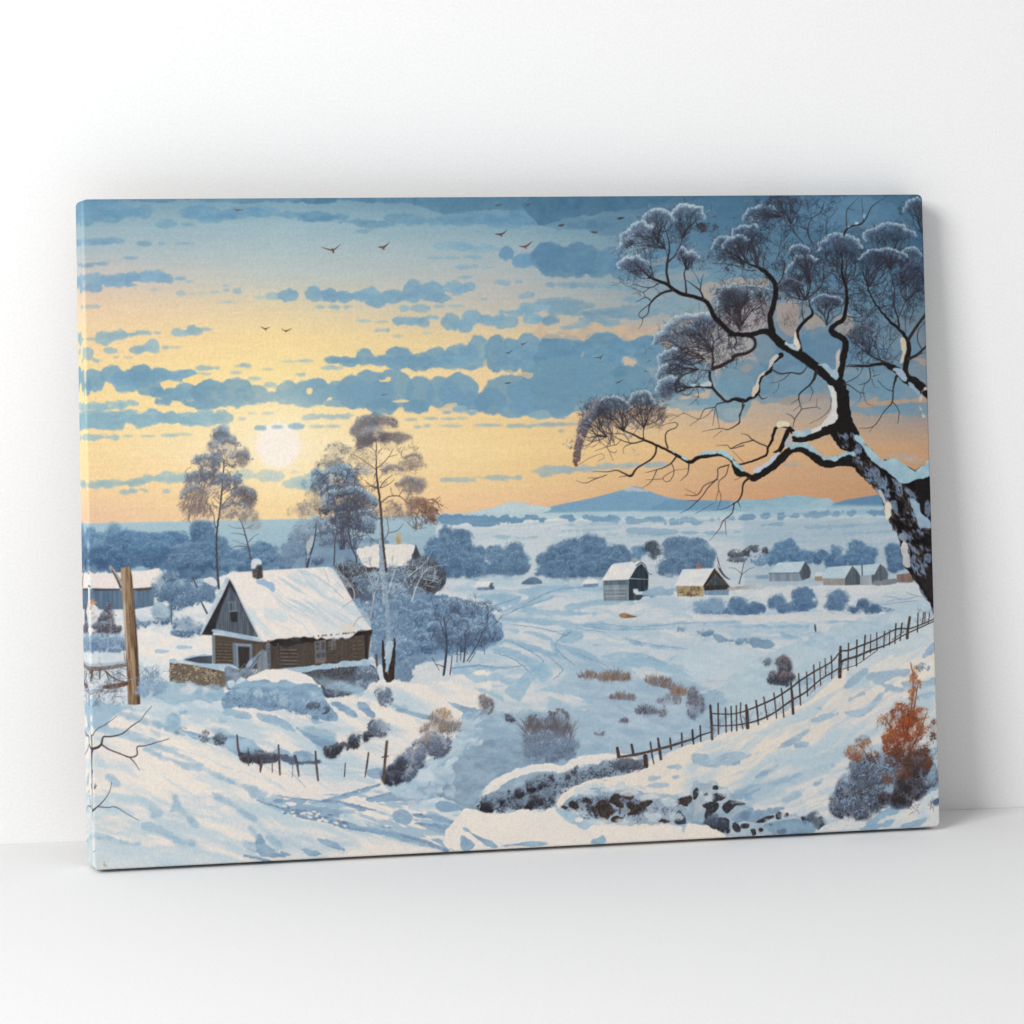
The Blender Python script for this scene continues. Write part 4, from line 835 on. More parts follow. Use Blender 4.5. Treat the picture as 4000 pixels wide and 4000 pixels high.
    line('L', '1705,0,10 1715,200,16 1735,400,24 1755,600,28 1765,800,34 1760,900,46 1750,1000,48', (162,180,198), col2=(128,150,178), jag=.4)
    for q in ('1722,880,14 1730,1000,26 1738,1100,34 1748,1180,36', '1812,860,12 1806,980,26 1790,1090,44 1778,1190,50'): line('L', q, (78,62,54), col2=(50,44,46), jag=.4)
    area('L', '1750,900 1790,880 1800,960 1770,1090 1745,1120 1740,1000', (160,182,206), (186,200,214), rag=1, ident=False)
    # bare whitish branches
    w = (190,204,214)
    for q in ('980,1930,10 1000,1800,9 1030,1700,6', '1120,1850,12 1160,1700,9 1200,1560,6 1210,1480,3', '1340,1930,14 1390,1780,11 1470,1640,8 1560,1600,5 1690,1585,3', '1300,1700,10 1380,1640,8 1470,1560,6 1530,1460,3', '970,1780,8 930,1680,6 890,1580,4', '1450,1720,7 1560,1740,5 1620,1760,3', '1480,1780,6 1560,1800,4', '700,1690,5 790,1820,8 800,1900,7', '620,1570,4 700,1720,6', '1420,1700,6 1600,1700,3', '1230,1800,7 1290,1700,5 1310,1560,3'): line('H', q, w, ident=False, alpha=.9)
    for k in range(90):
        x, y = pt('H', (rs.uniform(660,1620), rs.uniform(1600,1900))); grow(x, y, rs.uniform(-2.6,-.5), rs.uniform(8,20), 1.1, 2, (180,196,208), .6, 0, .5, ident=False, alpha=.75, cols=[(186,202,212),(150,168,190),(96,96,106),(170,188,204)])
    use(g)

def paint_cottage():
    g = PARTS_GROUND[0]
    h = part('painted_cottage', 'old log cottage with a thick snow covered roof at the left')
    # side and gable walls
    area('L', '440,830 820,870 880,1090 640,1090 590,1055 445,1055', (84,76,70), (108,94,76), smooth=False, nz='h')
    area('L', '820,880 900,870 1640,790 1610,1030 1300,1060 1090,1080 880,1095', (82,70,60), (108,92,76), smooth=False, nz='v')
    area('L', '860,880 1100,840 1640,780 1640,830 1500,850 1300,880 1100,900 900,925', (46,40,40), (60,52,48), smooth=False, ident=False, rag=1)
    for y in range(905, 1050, 24): line('L', f'468,{y},13 585,{y+4},13', (138,120,96), col2=(98,86,70), smooth=False, ident=False); line('L', f'468,{y+9},4 585,{y+12},4', (60,50,44), smooth=False, ident=False)
    for y in range(945, 1080, 27): line('L', f'955,{y},14 1085,{y+2},14', (142,128,114), col2=(100,88,80), smooth=False, ident=False); line('L', f'955,{y+12},5 1085,{y+13},5', (50,44,42), smooth=False, ident=False)
    for x in list(range(1100,1200,18)): line('L', f'{x},920,9 {x+2},1060,9', (114,100,84), col2=(82,72,62), smooth=False, ident=False)
    for x in list(range(1390,1480,17)): line('L', f'{x},870,9 {x},1040,9', (126,108,88), col2=(84,72,62), smooth=False, ident=False)
    for y in range(960,1040,22): line('L', f'1300,{y},11 1385,{y},11', (122,108,90), col2=(90,80,70), smooth=False, ident=False)
    for y in range(880,1030,30): line('L', f'1500,{y},15 1570,{y-2},15', (136,118,96), col2=(90,78,68), smooth=False, ident=False)
    line('L', '1600,830,24 1600,1030,24', (58,48,42), smooth=False, ident=False)
    area('L', '745,900 815,905 815,960 760,1000 745,1040', (104,88,72), (128,110,88), smooth=False, nz='v', ident=False)
    for x in (935, 1090, 1490, 1580): line('L', f'{x},900,12 {x},1070,12', (110,104,100), col2=(70,64,60), smooth=False, ident=False)
    line('L', '452,840,16 455,1050,18', (150,164,182), smooth=False, ident=False)
    line('L', '858,910,32 865,1090,32', (146,158,174), col2=(104,110,120), smooth=False, ident=False)
    # gable
    gb = part('gable', None, h)
    area('L', '570,410 440,790 460,800 790,850 780,800 660,580', (104,118,134), (74,82,96), smooth=False, nz='v')
    area('L', '570,405 350,830 440,835 470,770 560,570 660,640 700,760 790,840 800,870 640,480', (48,46,50), (62,58,60), smooth=False, ident=True)
    area('L', '575,470 520,600 470,760 470,795 770,835 700,700 640,560', (112,128,148), (78,88,104), smooth=False, nz='v', soft=1.5)
    for x in range(490, 760, 16): line('L', f'{x},{max(600, 770-(x-470)*2 if x < 560 else 560+(x-620)*1.3)},4 {x+3},{800+(x-470)*.1},4', (66,74,90), ident=False, smooth=False, alpha=.7)
    win = part('window', 'small dark attic window in the gable', h)
    area('L', '562,580 620,575 635,735 580,740', (128,146,168), smooth=False); area('L', '572,660 630,655 632,735 582,738', (40,40,44), smooth=False)
    area('L', '572,590 590,590 595,650 575,650', (74,86,104), smooth=False); line('L', '600,580,6 610,655,6', (80,92,110), ident=False); line('L', '568,655,6 632,650,6', (150,164,182), ident=False)
    use(h)
    area('L', '440,790 500,795 600,815 740,845 810,870 815,885 700,870 560,845 450,815', (160,182,208), (186,200,216), smooth=True, ident=False)
    dr = part('door', 'blue framed doorway with a dark opening', h)
    area('L', '592,890 740,900 742,1090 600,1075', (132,152,178), (158,174,194), smooth=False); area('L', '632,920 720,925 720,1060 690,1085 640,1080', (52,46,44), (80,68,56), smooth=False, nz='v')
    line('L', '620,905,8 725,910,8', (186,200,214), ident=False); line('L', '626,905,8 630,1075,8', (180,196,212), ident=False)
    wn = part('window', 'square many paned window in the log wall', h)
    area('L', '1210,880 1295,870 1295,1040 1215,1050', (130,124,120), (160,150,140), smooth=False)
    for a in ('1218,890 1245,888 1245,915 1218,917', '1262,885 1285,882 1285,940 1262,945', '1218,925 1245,922 1245,945 1218,948', '1220,975 1255,972 1255,1005 1220,1008', '1262,970 1290,968 1290,1000 1262,1003'): area('L', a, (86,96,112), smooth=False)
    wn = part('window', 'narrow window right of the square one', h)
    area('L', '1310,880 1370,872 1375,945 1312,950', (96,92,92), (140,132,124), smooth=False)
    line('L', '1340,875,4 1342,948,4', (160,154,146), ident=False); line('L', '1310,915,4 1372,910,4', (160,154,146), ident=False)
    rf = part('roof', 'thick snow blanket on the cottage roof', h)
    area('L', '548,395 570,370 620,358 740,352 1000,335 1240,322 1310,320 1345,330 1400,400 1480,540 1560,680 1620,760 1648,790 1600,800 1560,792 1540,800 1500,835 1470,858 1440,862 1420,850 1380,862 1350,855 1300,868 1260,850 1230,868 1200,850 1160,852 1130,842 1100,855 1060,848 1000,862 930,860 880,880 830,885 800,860 740,740 650,560 600,450 575,415', (236,226,216), (231,222,215), smooth=False, soft=.8, nz='b')
    area('L', '548,395 575,405 520,530 430,700 360,830 345,832 400,700 470,540', (176,190,206), (206,212,218), smooth=False)
    area('L', '570,405 590,420 660,560 740,720 815,880 790,860 690,660 610,480', (200,212,222), smooth=False, ident=False)
    cnoise('L', '900,420 1300,350 1560,690 1600,760 1400,800 1150,700 950,600', (158,192,220), 36, 44, 4, 31, .58, 1, .5)
    cnoise('L', '700,640 1000,650 1200,850 900,860 800,820', (176,206,226), 40, 44, 4, 33, .62, 1, .45)
    cnoise('L', '1050,360 1350,330 1450,480 1250,520', (176,202,222), 40, 36, 5, 35, .56, 1, .45)
    area('L', '1330,540 1560,640 1620,770 1450,850 1300,860 1220,800 1200,650', (206,214,220), rag=2, alpha=.5, ident=False)
    area('L', '1390,765 1520,735 1500,840 1450,830', (222,208,194), smooth=False, ident=False, alpha=.8)
    area('L', '770,415 820,410 900,450 905,510 840,460 775,440', (160,186,220), rag=1, ident=False)
    for k in range(60):
        x = rs.uniform(850,1640); y = 880-(x-850)*.1
        px, py = pt('L', (x, y)); dabs(np.array([px]), np.array([py]), 1.6, .8, rs.uniform(.8,2.2), np.array([[62,56,54]]), .6, ident=False)
    ch = part('chimney', 'square stone chimney with a snow cap', h)
    area('L', '738,320 815,320 822,400 780,412 745,398', (112,108,106), (82,78,78), smooth=False, nz='f'); area('L', '780,310 815,305 822,400 780,412', (70,66,66), (92,86,82), smooth=False, nz='f', ident=False)
    area('L', '735,330 735,275 760,255 795,258 810,275 812,300 775,300 765,330', (216,218,220), (200,208,216), soft=.7)
    area('L', '440,835 640,860 815,885 880,905 1100,870 1300,880 1500,850 1640,800 1610,1030 1300,1055 1090,1075 880,1092 640,1085 590,1055 445,1055', (66,66,72), smooth=False, alpha=.3, ident=False); area('L', '570,450 470,770 790,850 700,660', (96,96,98), alpha=.3, ident=False, smooth=False)
    # thin branches over the roof
    use(h)
    for q in ('1390,400,5 1450,440,6 1500,480,7 1510,550,7 1470,590,6 1420,620,5', '1640,400,5 1650,560,8 1630,700,9', '1280,330,3 1320,430,3', '1350,480,3 1430,560,4', '1640,700,8 1550,700,7 1500,770,5'): line('L', q, (170,166,166), ident=False)
    # stone walls
    w = part('painted_wall', 'low snow capped stone wall left of the cottage door')
    area('L', '120,1035 300,1060 440,1085 535,1110 545,1220 480,1250 400,1230 250,1200 120,1200', (120,108,94), (84,78,76), smooth=False, nz='m', k=1.3)
    crown('L', '180,1120,60,80 330,1140,110,70 450,1180,80,60', [(176,160,136),(96,86,80),(64,60,60),(150,134,114)], .2, 2.2, body=0.01, jit=1.6, alpha=.9)
    area('L', '120,1020 200,1015 320,990 445,985 445,1050 590,1060 640,1085 620,1110 530,1105 430,1080 300,1055 130,1040', (200,212,224), (168,190,214), rag=1); area('L', '220,1020 330,995 440,988 440,1050 340,1045', (96,104,114), (70,80,92), smooth=False)
    area('L', '530,1090 600,1080 680,1110 640,1160 600,1240 545,1250', (110,122,140), (150,166,186), rag=1); area('L', '550,1185 600,1175 610,1215 570,1235', (212,218,224), ident=False)
    area('L', '660,1120 720,1020 800,970 810,1000 740,1080 700,1140', (120,142,170), (160,178,200), smooth=False); area('L', '770,980 820,940 850,960 860,1090 780,1120', (150,160,170), (118,124,136), smooth=False, nz='v')
    for q in ('670,1150,8 740,1060,10 800,985,10', '640,1110,8 680,1050,6', '700,1150,6 690,1050,6'): line('L', q, (96,112,136), ident=False)
    crown('L', '720,1130,60,40', [(140,156,176),(96,104,118)], .2, 2.0)
    w = part('painted_wall', 'low stone wall under the front log wall of the cottage')
    area('L', '1110,1110 1250,1090 1400,1075 1560,1060 1670,1070 1690,1240 1600,1260 1400,1300 1280,1300 1200,1180', (96,106,122), (70,76,90), rag=1, nz='m', k=1.2)
    crown('L', '1230,1130,110,30 1400,1110,90,40 1330,1160,130,50 1480,1100,40,40', [(110,116,124),(72,70,74),(60,58,62),(96,102,114)], .16, 2.0, jit=1.0); crown('L', '1600,1140,90,80 1600,1220,90,50 1450,1240,160,60', [(160,178,200),(112,126,150),(84,90,106)], .16, 2.0, jit=.9)
    area('L', '880,1098 1090,1080 1250,1060 1400,1040 1560,1020 1660,1015 1690,1050 1560,1062 1400,1078 1250,1092 1110,1112 980,1120', (186,202,220), (160,186,214), rag=1); line('L', '1675,985,18 1680,1060,16 1690,1110,8', (106,92,88)); area('L', '1680,1080 1710,1060 1720,1130 1740,1180 1720,1200', (208,214,220), rag=1)

def paint_left_fore():
    g = PARTS_GROUND[0]; use(g)
    # foreground snow sheet at the left
    area('T', '320,2600 640,2660 900,2720 1300,2730 1500,2660 1700,2670 1900,2620 1900,2900 2000,3000 2000,3420 340,3420', (236,226,214), (230,222,215), rag=2, nz='c')
    area('T', '340,2560 560,2600 600,2720 860,2700 900,2760 640,2800 420,2760 330,2800', (190,206,222), (214,219,222), rag=2, nz='b', alpha=.8)
    b1, b2 = (140,172,206), (164,192,216)
    drift('T', '330,2750 900,2720 1300,2740 1900,2700 2050,3420 330,3420', 24, 120, 22, 75, (178,202,220), .65)
    drift('T', '600,2680 1500,2660 1500,2980 900,2960 600,2800', 18, 90, 20, 77, (170,196,218), .6)
    drift('T', '340,3150 900,3150 1400,3250 1900,3240 1900,3420 340,3420', 12, 140, 30, 79, (168,194,216), .5)
    area('N', '30,150 150,190 260,210 340,240 200,260 140,330 60,330 30,260', (150,182,214), rag=2, alpha=.8, nz='b', ident=False)
    area('L', '0,1210 200,1190 420,1210 540,1230 520,1330 400,1350 300,1330 150,1350 0,1310', b1, b2, rag=2, alpha=.75, ident=False)
    for s in ('200,1225 280,1210 350,1230 340,1255 250,1270 200,1250', '340,1240 400,1235 430,1260 370,1280'): area('L', s, (226,220,214), soft=2, rag=2, ident=False, alpha=.7)
    for s in ('80,1490 100,1450 160,1430 200,1470 180,1530 260,1560 150,1550 0,1530 0,1480', '190,1410 230,1400 240,1425 200,1430', '400,1540 520,1550 640,1600 520,1600', '150,1330 320,1340 200,1350', '1050,1520 1130,1540 1180,1620 1250,1700 1380,1640 1340,1560 1240,1540', '1520,1350 1600,1390 1660,1450 1600,1440', '1330,1340 1440,1370 1560,1460 1480,1450 1350,1370', '1420,1240 1540,1220 1600,1260 1560,1330 1640,1340 1700,1390 1560,1320', '1740,1320 1820,1350 1932,1390 1932,1430 1800,1390', '360,1470 500,1475 600,1480 480,1490'):
        area('L', s, b1, b2, soft=1.8, rag=1.5, nz='b', alpha=.7, ident=False)
    part('painted_bush', 'rounded snow covered hummock in front of the cottage')
    area('L', '500,1340 560,1260 650,1190 760,1130 860,1100 930,1092 1050,1110 1180,1160 1270,1250 1300,1340 1390,1460 1300,1490 1150,1440 1000,1400 850,1410 650,1380 540,1400', (128,158,192), (156,184,212), rag=1, nz='b')
    area('L', '640,1200 760,1130 860,1098 930,1090 1050,1110 1180,1155 1260,1230 1150,1190 1080,1200 1000,1170 900,1190 820,1170 700,1180', (238,228,214), (230,224,218), rag=1)
    crown('L', '700,1300,180,70 950,1320,180,60 1150,1370,160,60 1250,1440,100,40', [(164,190,218),(124,156,190),(104,130,164)], .12, 2.2, jit=.9, alpha=.7)
    for s in ('760,1260 800,1250 815,1290 780,1300', '860,1235 910,1230 960,1270 940,1290 880,1265', '940,1320 1000,1310 1005,1350 960,1360', '1160,1270 1230,1275 1280,1320 1200,1310', '640,1250 690,1240 700,1270 650,1280'): area('L', s, (206,218,226), soft=2, rag=2, ident=False, alpha=.45)
    frost('L', 1200,1370,50,26,90, [(110,120,140),(80,86,100)], 2.0, ident=False); frost('L', 1280,1400,40,26,70, [(110,124,146),(84,90,106)], 2.0, ident=False)
    use(g)
    for s in ('540,1380 640,1400 740,1440 720,1470 600,1450 520,1430', '750,1420 900,1440 1000,1480 1080,1580 960,1530 850,1500', '1180,1480 1320,1490 1250,1510'): area('L', s, b1, b2, rag=1, nz='b', alpha=.8, ident=False)
    part('painted_bush', 'blue frosted brush on the slope right of the stone wall'); crown('L', '1740,1310,60,60 1720,1270,60,40', [(140,160,184),(104,116,140),(120,124,140)], .12, 2.0)
    # hollow with dark undergrowth
    part('painted_bank', 'shaded snow bank with dark undergrowth behind the wire fence')
    area('L', '180,1540 330,1570 400,1600 500,1580 640,1590 760,1640 860,1740 940,1680 1060,1740 1180,1760 1270,1790 1180,1810 1060,1810 940,1780 840,1820 740,1800 650,1760 560,1700 420,1650 300,1620', (142,170,202), (170,194,218), rag=1, nz='b')
    area('L', '640,1720 760,1740 850,1730 930,1750 940,1790 840,1810 720,1800 650,1770', (88,92,106), (64,62,70), rag=1); area('L', '940,1730 1050,1750 1200,1780 1260,1790 1150,1812 1000,1800', (112,130,154), (90,104,126), rag=1)
    crown('L', '490,1620,60,40 220,1560,60,22 380,1600,40,40', [(130,144,166),(92,96,110),(76,76,88)], .14, 2.1); crown('L', '760,1760,110,50 880,1770,60,40', [(120,128,146),(74,72,82),(58,56,62)], .16, 1.9)
    area('L', '1050,1720 1100,1705 1170,1720 1220,1770 1130,1790 1060,1770', (136,162,192), (160,184,210), rag=1)
    part('painted_bush', 'row of small dark round shrubs climbing the snow bank')
    crown('L', '1340,1700,60,60 1430,1680,35,35 1510,1640,45,50 1580,1600,40,36 1640,1540,30,60', [(120,130,152),(78,80,92),(58,58,66),(72,72,84)], .26, 2.1, alpha=.9); crown('L', '1700,1540,80,60', [(150,170,196),(112,124,148),(100,104,120)], .13, 2.0)
    use(g)
    area('O', '260,345 330,330 380,360 340,385 290,375', (150,184,214), rag=1, alpha=.7, ident=False)
    # long blue track shadows at the lower left (sheet N)
    for s in ('100,200 200,215 300,260 420,300 520,330 600,370 560,385 440,330 330,300 220,270 120,240', '120,320 240,340 330,370 440,410 540,460 640,520 760,580 860,640 800,630 680,560 560,500 420,450 300,400 180,370 90,350', '350,440 450,470 560,510 680,560 580,550 480,510 380,470',
              '480,290 520,265 550,290 540,320 580,340 500,340', '540,245 580,240 590,258 550,260', '385,340 430,350 470,380 420,375', '150,590 180,585 210,610 230,650 180,640', '320,710 400,740 470,810 400,810 380,760', '470,660 530,700 560,760 620,820 650,870 600,850 540,790 480,780 520,740 500,690',
              '330,850 400,845 470,880 560,920 650,955 540,955 440,900 360,885', '700,670 790,700 860,760 970,830 900,815 820,760 740,710', '880,840 940,870 990,940 1000,1000 920,1000 870,940 940,950 920,890', '70,870 110,905 180,905 240,940 230,955 150,935 90,920', '1000,910 1060,920 1092,960 1092,1000 1040,960', '860,640 940,650 1020,690 960,710 900,680', '960,710 1092,700 1092,790 1020,750', '240,945 340,950 320,965 260,960', '600,690 650,695 620,700', '1010,980 1070,990 1092,1010 1040,1020', '900,990 1000,985 960,1010 900,1010'):
        area('N', s, b1, b2, soft=1.8, rag=1.5, nz='b', alpha=.7, ident=False)
    area('N', '60,720 160,690 250,690 160,740 320,800 140,800 80,860', (186,208,222), rag=2, alpha=.6, ident=False); area('N', '60,980 300,970 500,980 900,1040 90,1085', (196,212,222), rag=2, alpha=.6, ident=False)
    cnoise('N', '60,560 500,560 1092,760 1092,1040 60,1090', (186,206,220), 20, 60, 9, 41, .74, 1, .45); cnoise('N', '300,220 700,330 900,520 1092,600 1092,680 800,560 400,440', (180,204,222), 24, 60, 6, 43, .70, 1, .45)
    # middle (sheet O)
    for s in ('640,190 720,210 830,240 800,260 700,230', '800,240 900,260 980,280 960,300 860,270', '0,640 160,635 260,640 180,655', '120,680 200,660 300,670 420,690 380,720 480,760 640,790 760,830 900,880 960,905 860,880 720,840 560,800 440,770 330,740 200,720', '260,655 350,630 480,600 590,560 570,575 440,625 330,650', '380,650 460,660 520,690 440,680', '520,640 640,600 760,590 860,610 760,640 640,650', '640,700 700,690 740,740 660,750', '740,708 860,720 960,760 1050,820 1092,860 1000,800 900,755 780,725', '750,750 900,760 1000,800 1040,870 960,830 850,790', '280,820 360,840 420,880 350,870', '210,870 290,885 320,900 240,900', '0,790 30,830 80,880 150,910 60,910 0,890', '100,870 170,910 120,900', '520,500 590,492 590,530 530,535', '560,760 640,770 600,780', '800,820 900,840 980,880 940,885', '180,290 260,330 350,360 300,385 240,350', '350,180 430,190 490,250 440,240', '470,178 510,175 560,240 520,240', '900,170 1000,200 1092,210 1092,240 980,230'):
        area('O', s, (126,156,194), (150,178,208), rag=1, nz='b', alpha=.85, ident=False)
    for q in ('0,640,6 120,682,9 200,716,12 330,742,12 440,775,13 560,790,14 680,806,14 790,838,16 900,882,16', '738,708,8 800,715,12 860,722,14 960,762,16 1050,822,18 1092,860,16', '750,752,8 900,766,16 1000,806,20 1040,868,22', '-60,905,10 40,925,14 110,960,14 180,985,10', '370,630,8 460,600,10 580,566,6', '260,655,8 340,640,10 470,668,10 560,690,8', '100,620,5 260,640,7 380,655,8', '520,640,8 640,605,10 780,592,8'):
        line('O', q, (104,134,176), col2=(130,160,196), alpha=.75, ident=False, jag=.7)
    for k in range(46):
        x, y = rs.uniform(130,420), 0; y = 680+(x-130)*.22+rs.uniform(-18,22); px, py = pt('O', (x, y)); dabs(np.array([px]), np.array([py]), rs.uniform(3,6), rs.uniform(1.6,2.6), rs.uniform(-.2,.4), np.array([rs.choice([0,1]) and CREAM or (112,140,176)], float), .85, ident=False)
    cnoise('O', '120,640 700,590 1000,680 1092,780 1092,900 700,840 300,740', (150,180,212), 14, 40, 7, 45, .6, 1, .7)
    # shaded gully in the middle
    part('painted_bank', 'blue shaded snowy gully in the middle foreground')
    area('O', '600,560 700,500 800,440 900,420 960,300 1092,230 1300,330 1300,700 1092,700 1000,690 900,660 820,630 720,640 660,620', (172,196,218), (192,208,220), rag=2, nz='b')
    area('P', '0,370 60,350 150,370 240,400 320,470 400,560 520,560 620,540 700,550 560,560 460,600 280,600 120,700 60,790 0,770', (164,188,212), (186,204,220), rag=2, nz='b'); area('O', '820,600 900,560 1000,590 1092,640 1092,700 990,690 880,640', (120,142,168), (144,164,188), rag=2, nz='b')
    cnoise('O', '700,520 900,440 1092,330 1250,450 1250,680 1000,660', (206,216,224), -10, 26, 13, 47, .5, 1, .8); cnoise('O', '640,560 900,440 1092,380 1200,650 900,650', (138,168,202), -30, 22, 9, 49, .62, 1, .6)
    cnoise('P', '0,380 240,360 420,560 160,640 40,780', (206,216,224), -10, 26, 12, 51, .52, 1, .75); cnoise('P', '0,380 240,360 420,560 100,660', (134,166,202), -25, 26, 8, 53, .6, 1, .6)
    area('O', '720,660 800,640 850,625 920,645 1000,690 860,690 740,690', (214,220,224), (178,200,220), rag=1, nz='b', ident=False); area('O', '850,650 900,650 980,690 860,690', (134,164,202), rag=1, alpha=.8, ident=False)
    for k in range(70):
        c_, x, y = ('O', rs.uniform(680,1090), rs.uniform(380,640)) if rs.rand() < .65 else ('P', rs.uniform(-10,330), rs.uniform(380,640))
        if c_ == 'O' and y < 640-(x-640)*.6: continue
        rx = rs.uniform(22,60); ry = rx*rs.uniform(.35,.55); th = np.arange(20)/20*2*math.pi
        area(c_, pt(c_, np.column_stack([x+rx*np.cos(th), y+ry*np.sin(th)+ry*.5])), (132,160,194), (150,176,206), smooth=False, soft=3, rag=1, nz='b', alpha=.5, ident=False)
        area(c_, pt(c_, np.column_stack([x+rx*.95*np.cos(th), y+ry*.75*np.sin(th)])), (204,214,223), (186,203,219), smooth=False, soft=3, rag=1, nz='b', alpha=.7, ident=False)
    part('painted_bush', 'dry brown and blue brush line crossing the snow toward the wire fence')
    crown('O', '870,270,60,60 830,330,60,60 920,290,50,50', [(166,150,130),(136,120,108),(116,118,130)], .07, 2.0, body=.25, ang=-1.3); crown('O', '830,380,90,60 750,440,60,50 700,490,60,60 640,520,50,50', [(146,158,180),(108,118,142),(86,92,110)], .15, 2.2)
    crown('O', '690,480,30,40 635,490,14,16 630,540,30,26 650,530,50,30', [(96,104,122),(66,68,80),(60,60,70)], .2, 2.1); crown('O', '890,240,40,40 795,350,22,22', [(184,156,126),(164,134,108)], .06, 1.7, body=.15)
    part('painted_grass', 'tuft of dry grey grass at the right end of the cottage slope'); crown('P', '110,310,40,50', [(150,152,160),(112,108,112),(122,124,136)], .12, 2.2, ang=-1.2)
    # broken post with rail
    p = part('painted_post', 'weathered broken tree post standing at the far left')
    area('M', '262,300 275,290 285,296 300,290 312,296 320,330 328,440 340,560 350,720 362,880 364,1025 340,1030 300,1028 296,900 288,720 278,560 270,420', (168,142,112), (124,98,74), smooth=False, nz='v', k=1.4, soft=.7)
    area('M', '262,300 290,294 288,440 292,640 300,760 296,800 288,720 272,440', (206,196,182), (176,150,122), smooth=False, nz='v', ident=False, alpha=.85); area('M', '312,300 322,340 340,560 352,720 364,1025 345,1028 338,800 326,560 314,420', (96,74,58), (74,60,54), smooth=False, nz='v', ident=False, alpha=.9)
    for k in range(26): x = rs.uniform(275,345); y0 = rs.uniform(340,900); line('M', f'{x},{y0},2 {x+5},{y0+60},3 {x+10},{y0+rs.uniform(90,150)},2', (96,70,50) if k % 2 else (206,182,150), ident=False, alpha=.6)
    part('broken_limb', None, p); line('M', '207,292,14 235,335,20 262,385,26 268,410,20', (190,182,172), col2=(150,140,132)); line('M', '214,305,5 245,360,7 262,405,8', (84,78,78), ident=False)
    part('painted_fence', 'fallen snowy log rail and tangled branches left of the post')
    line('M', '50,828,22 90,835,26 180,832,24 285,815,20', (150,140,132), col2=(112,100,94)); line('M', '50,812,14 120,818,14 200,812,16 285,800,12', (178,190,206), ident=False); line('M', '172,935,16 230,930,24 290,915,22', (104,70,54), col2=(132,92,70)); line('M', '55,870,18 100,850,14 110,880,10', (120,106,98))
    for q in ('150,840,9 150,890,7', '110,850,10 105,890,8', '180,850,8 230,890,7 290,910,5', '52,940,16 80,950,14 95,980,9', '185,860,5 200,900,4', '240,850,4 285,880,4'): line('M', q, (104,84,74))
    for k in range(60):
        x, y = pt('M', (rs.uniform(60,290), rs.uniform(850,990))); grow(x, y, rs.uniform(-3,3), rs.uniform(8,18), 1, 2, (104,112,132), .6, 0, .5, ident=False, alpha=.7, cols=[(112,120,140),(150,170,196),(96,84,84)])
    for k in range(30):
        x, y = pt('M', (rs.uniform(360,430), rs.uniform(880,960))); grow(x, y, rs.uniform(-1.8,.2), rs.uniform(10,20), .9, 2, (112,136,170), .5, 0, .5, ident=False, alpha=.6)
    crown('M', '430,930,80,40 400,960,60,26', [(160,186,212),(124,152,186)], .12, 2.0, alpha=.6)
    # wire fence
    f = part('painted_fence', 'leaning posts of a wire fence in the snow at lower left')
    for q in ('625,1590,12 632,1680,16 650,1770,14', '708,1690,8 712,1820,8', '820,1750,16 805,1820,22 800,1870,10', '888,1760,7 890,1870,8', '937,1665,12 942,1780,16 948,1890,12', '1060,1750,22 1075,1800,18 1090,1900,12', '1215,1715,14 1222,1820,18 1235,1932,13', '1440,1805,9 1432,1905,9', '1615,1725,13 1602,1820,14 1588,1905,9'): line('L', q, (84,74,78), col2=(110,100,100), thr=.4)
    line('O', '616,362,12 608,440,13 600,545,11', (88,72,68), col2=(116,98,90)); line('O', '592,436,5 622,432,5', (88,72,68)); line('O', '170,470,4 168,530,4', (120,140,168))
    for q in ('40,480,1.6 110,510,1.6 180,520,1.6 290,520,1.6 390,520,1.6', '20,450,1.4 110,455,1.4 200,470,1.4 290,468,1.4 410,470,1.4', '420,512,1.4 520,508,1.4 590,492,1.4', '410,475,1.4 400,500,1.4', '150,500,2 200,545,4 230,580,3', '620,425,1.4 700,430,1.4 730,445,1.4'): line('O', q, (136,160,192), ident=False, alpha=.7)
    # bare twig tree on the left edge
    part('painted_tree', 'thin bare sapling along the lower left edge of the picture')
    tw = (82,76,86)
    for q in ('72,1062,16 74,940,13 78,830,11 79,700,7 79,560,6 80,480,6 84,445,9', '66,800,9 90,770,8 112,752,6 150,712,4 176,665,3 184,622,2', '112,754,5 160,760,4 205,757,4 260,790,3 330,830,2', '82,445,13 110,438,13 130,420,10 140,382,8 180,380,7 240,365,6 290,325,5 340,290,4 365,255,3 398,218,2', '130,422,8 170,448,7 230,472,6 280,490,7 320,478,6 320,435,6 360,430,5 420,412,4 490,392,3', '280,490,6 310,525,4 332,560,2', '82,375,4 108,340,3 160,310,3 210,272,2', '62,340,2 78,375,3 82,440,4', '85,560,2 75,640,3 70,700,3', '60,985,5 75,965,3', '62,990,4 72,1010,3 80,1005,2 96,990,2', '96,635,4 92,660,4 104,640,3', '48,1040,5 40,940,4 36,860,3', '44,1000,4 50,900,3 44,800,2'): line('N', q, tw, thr=.35)
    line('N', '300,312,2 350,280,2 398,225,1', (196,200,206), ident=False); line('N', '110,744,2 150,705,2 180,640,1', (206,208,212), ident=False)
    use(g); part('painted_mark', 'small reddish signature mark in the lower left corner of the picture')
    for q in ('138,1048,3 146,1052,4 143,1062,5 150,1066,4', '144,1056,4 140,1068,4 150,1072,4', '150,1068,3 160,1078,3'): line('N', q, (196,160,140))
    use(g)
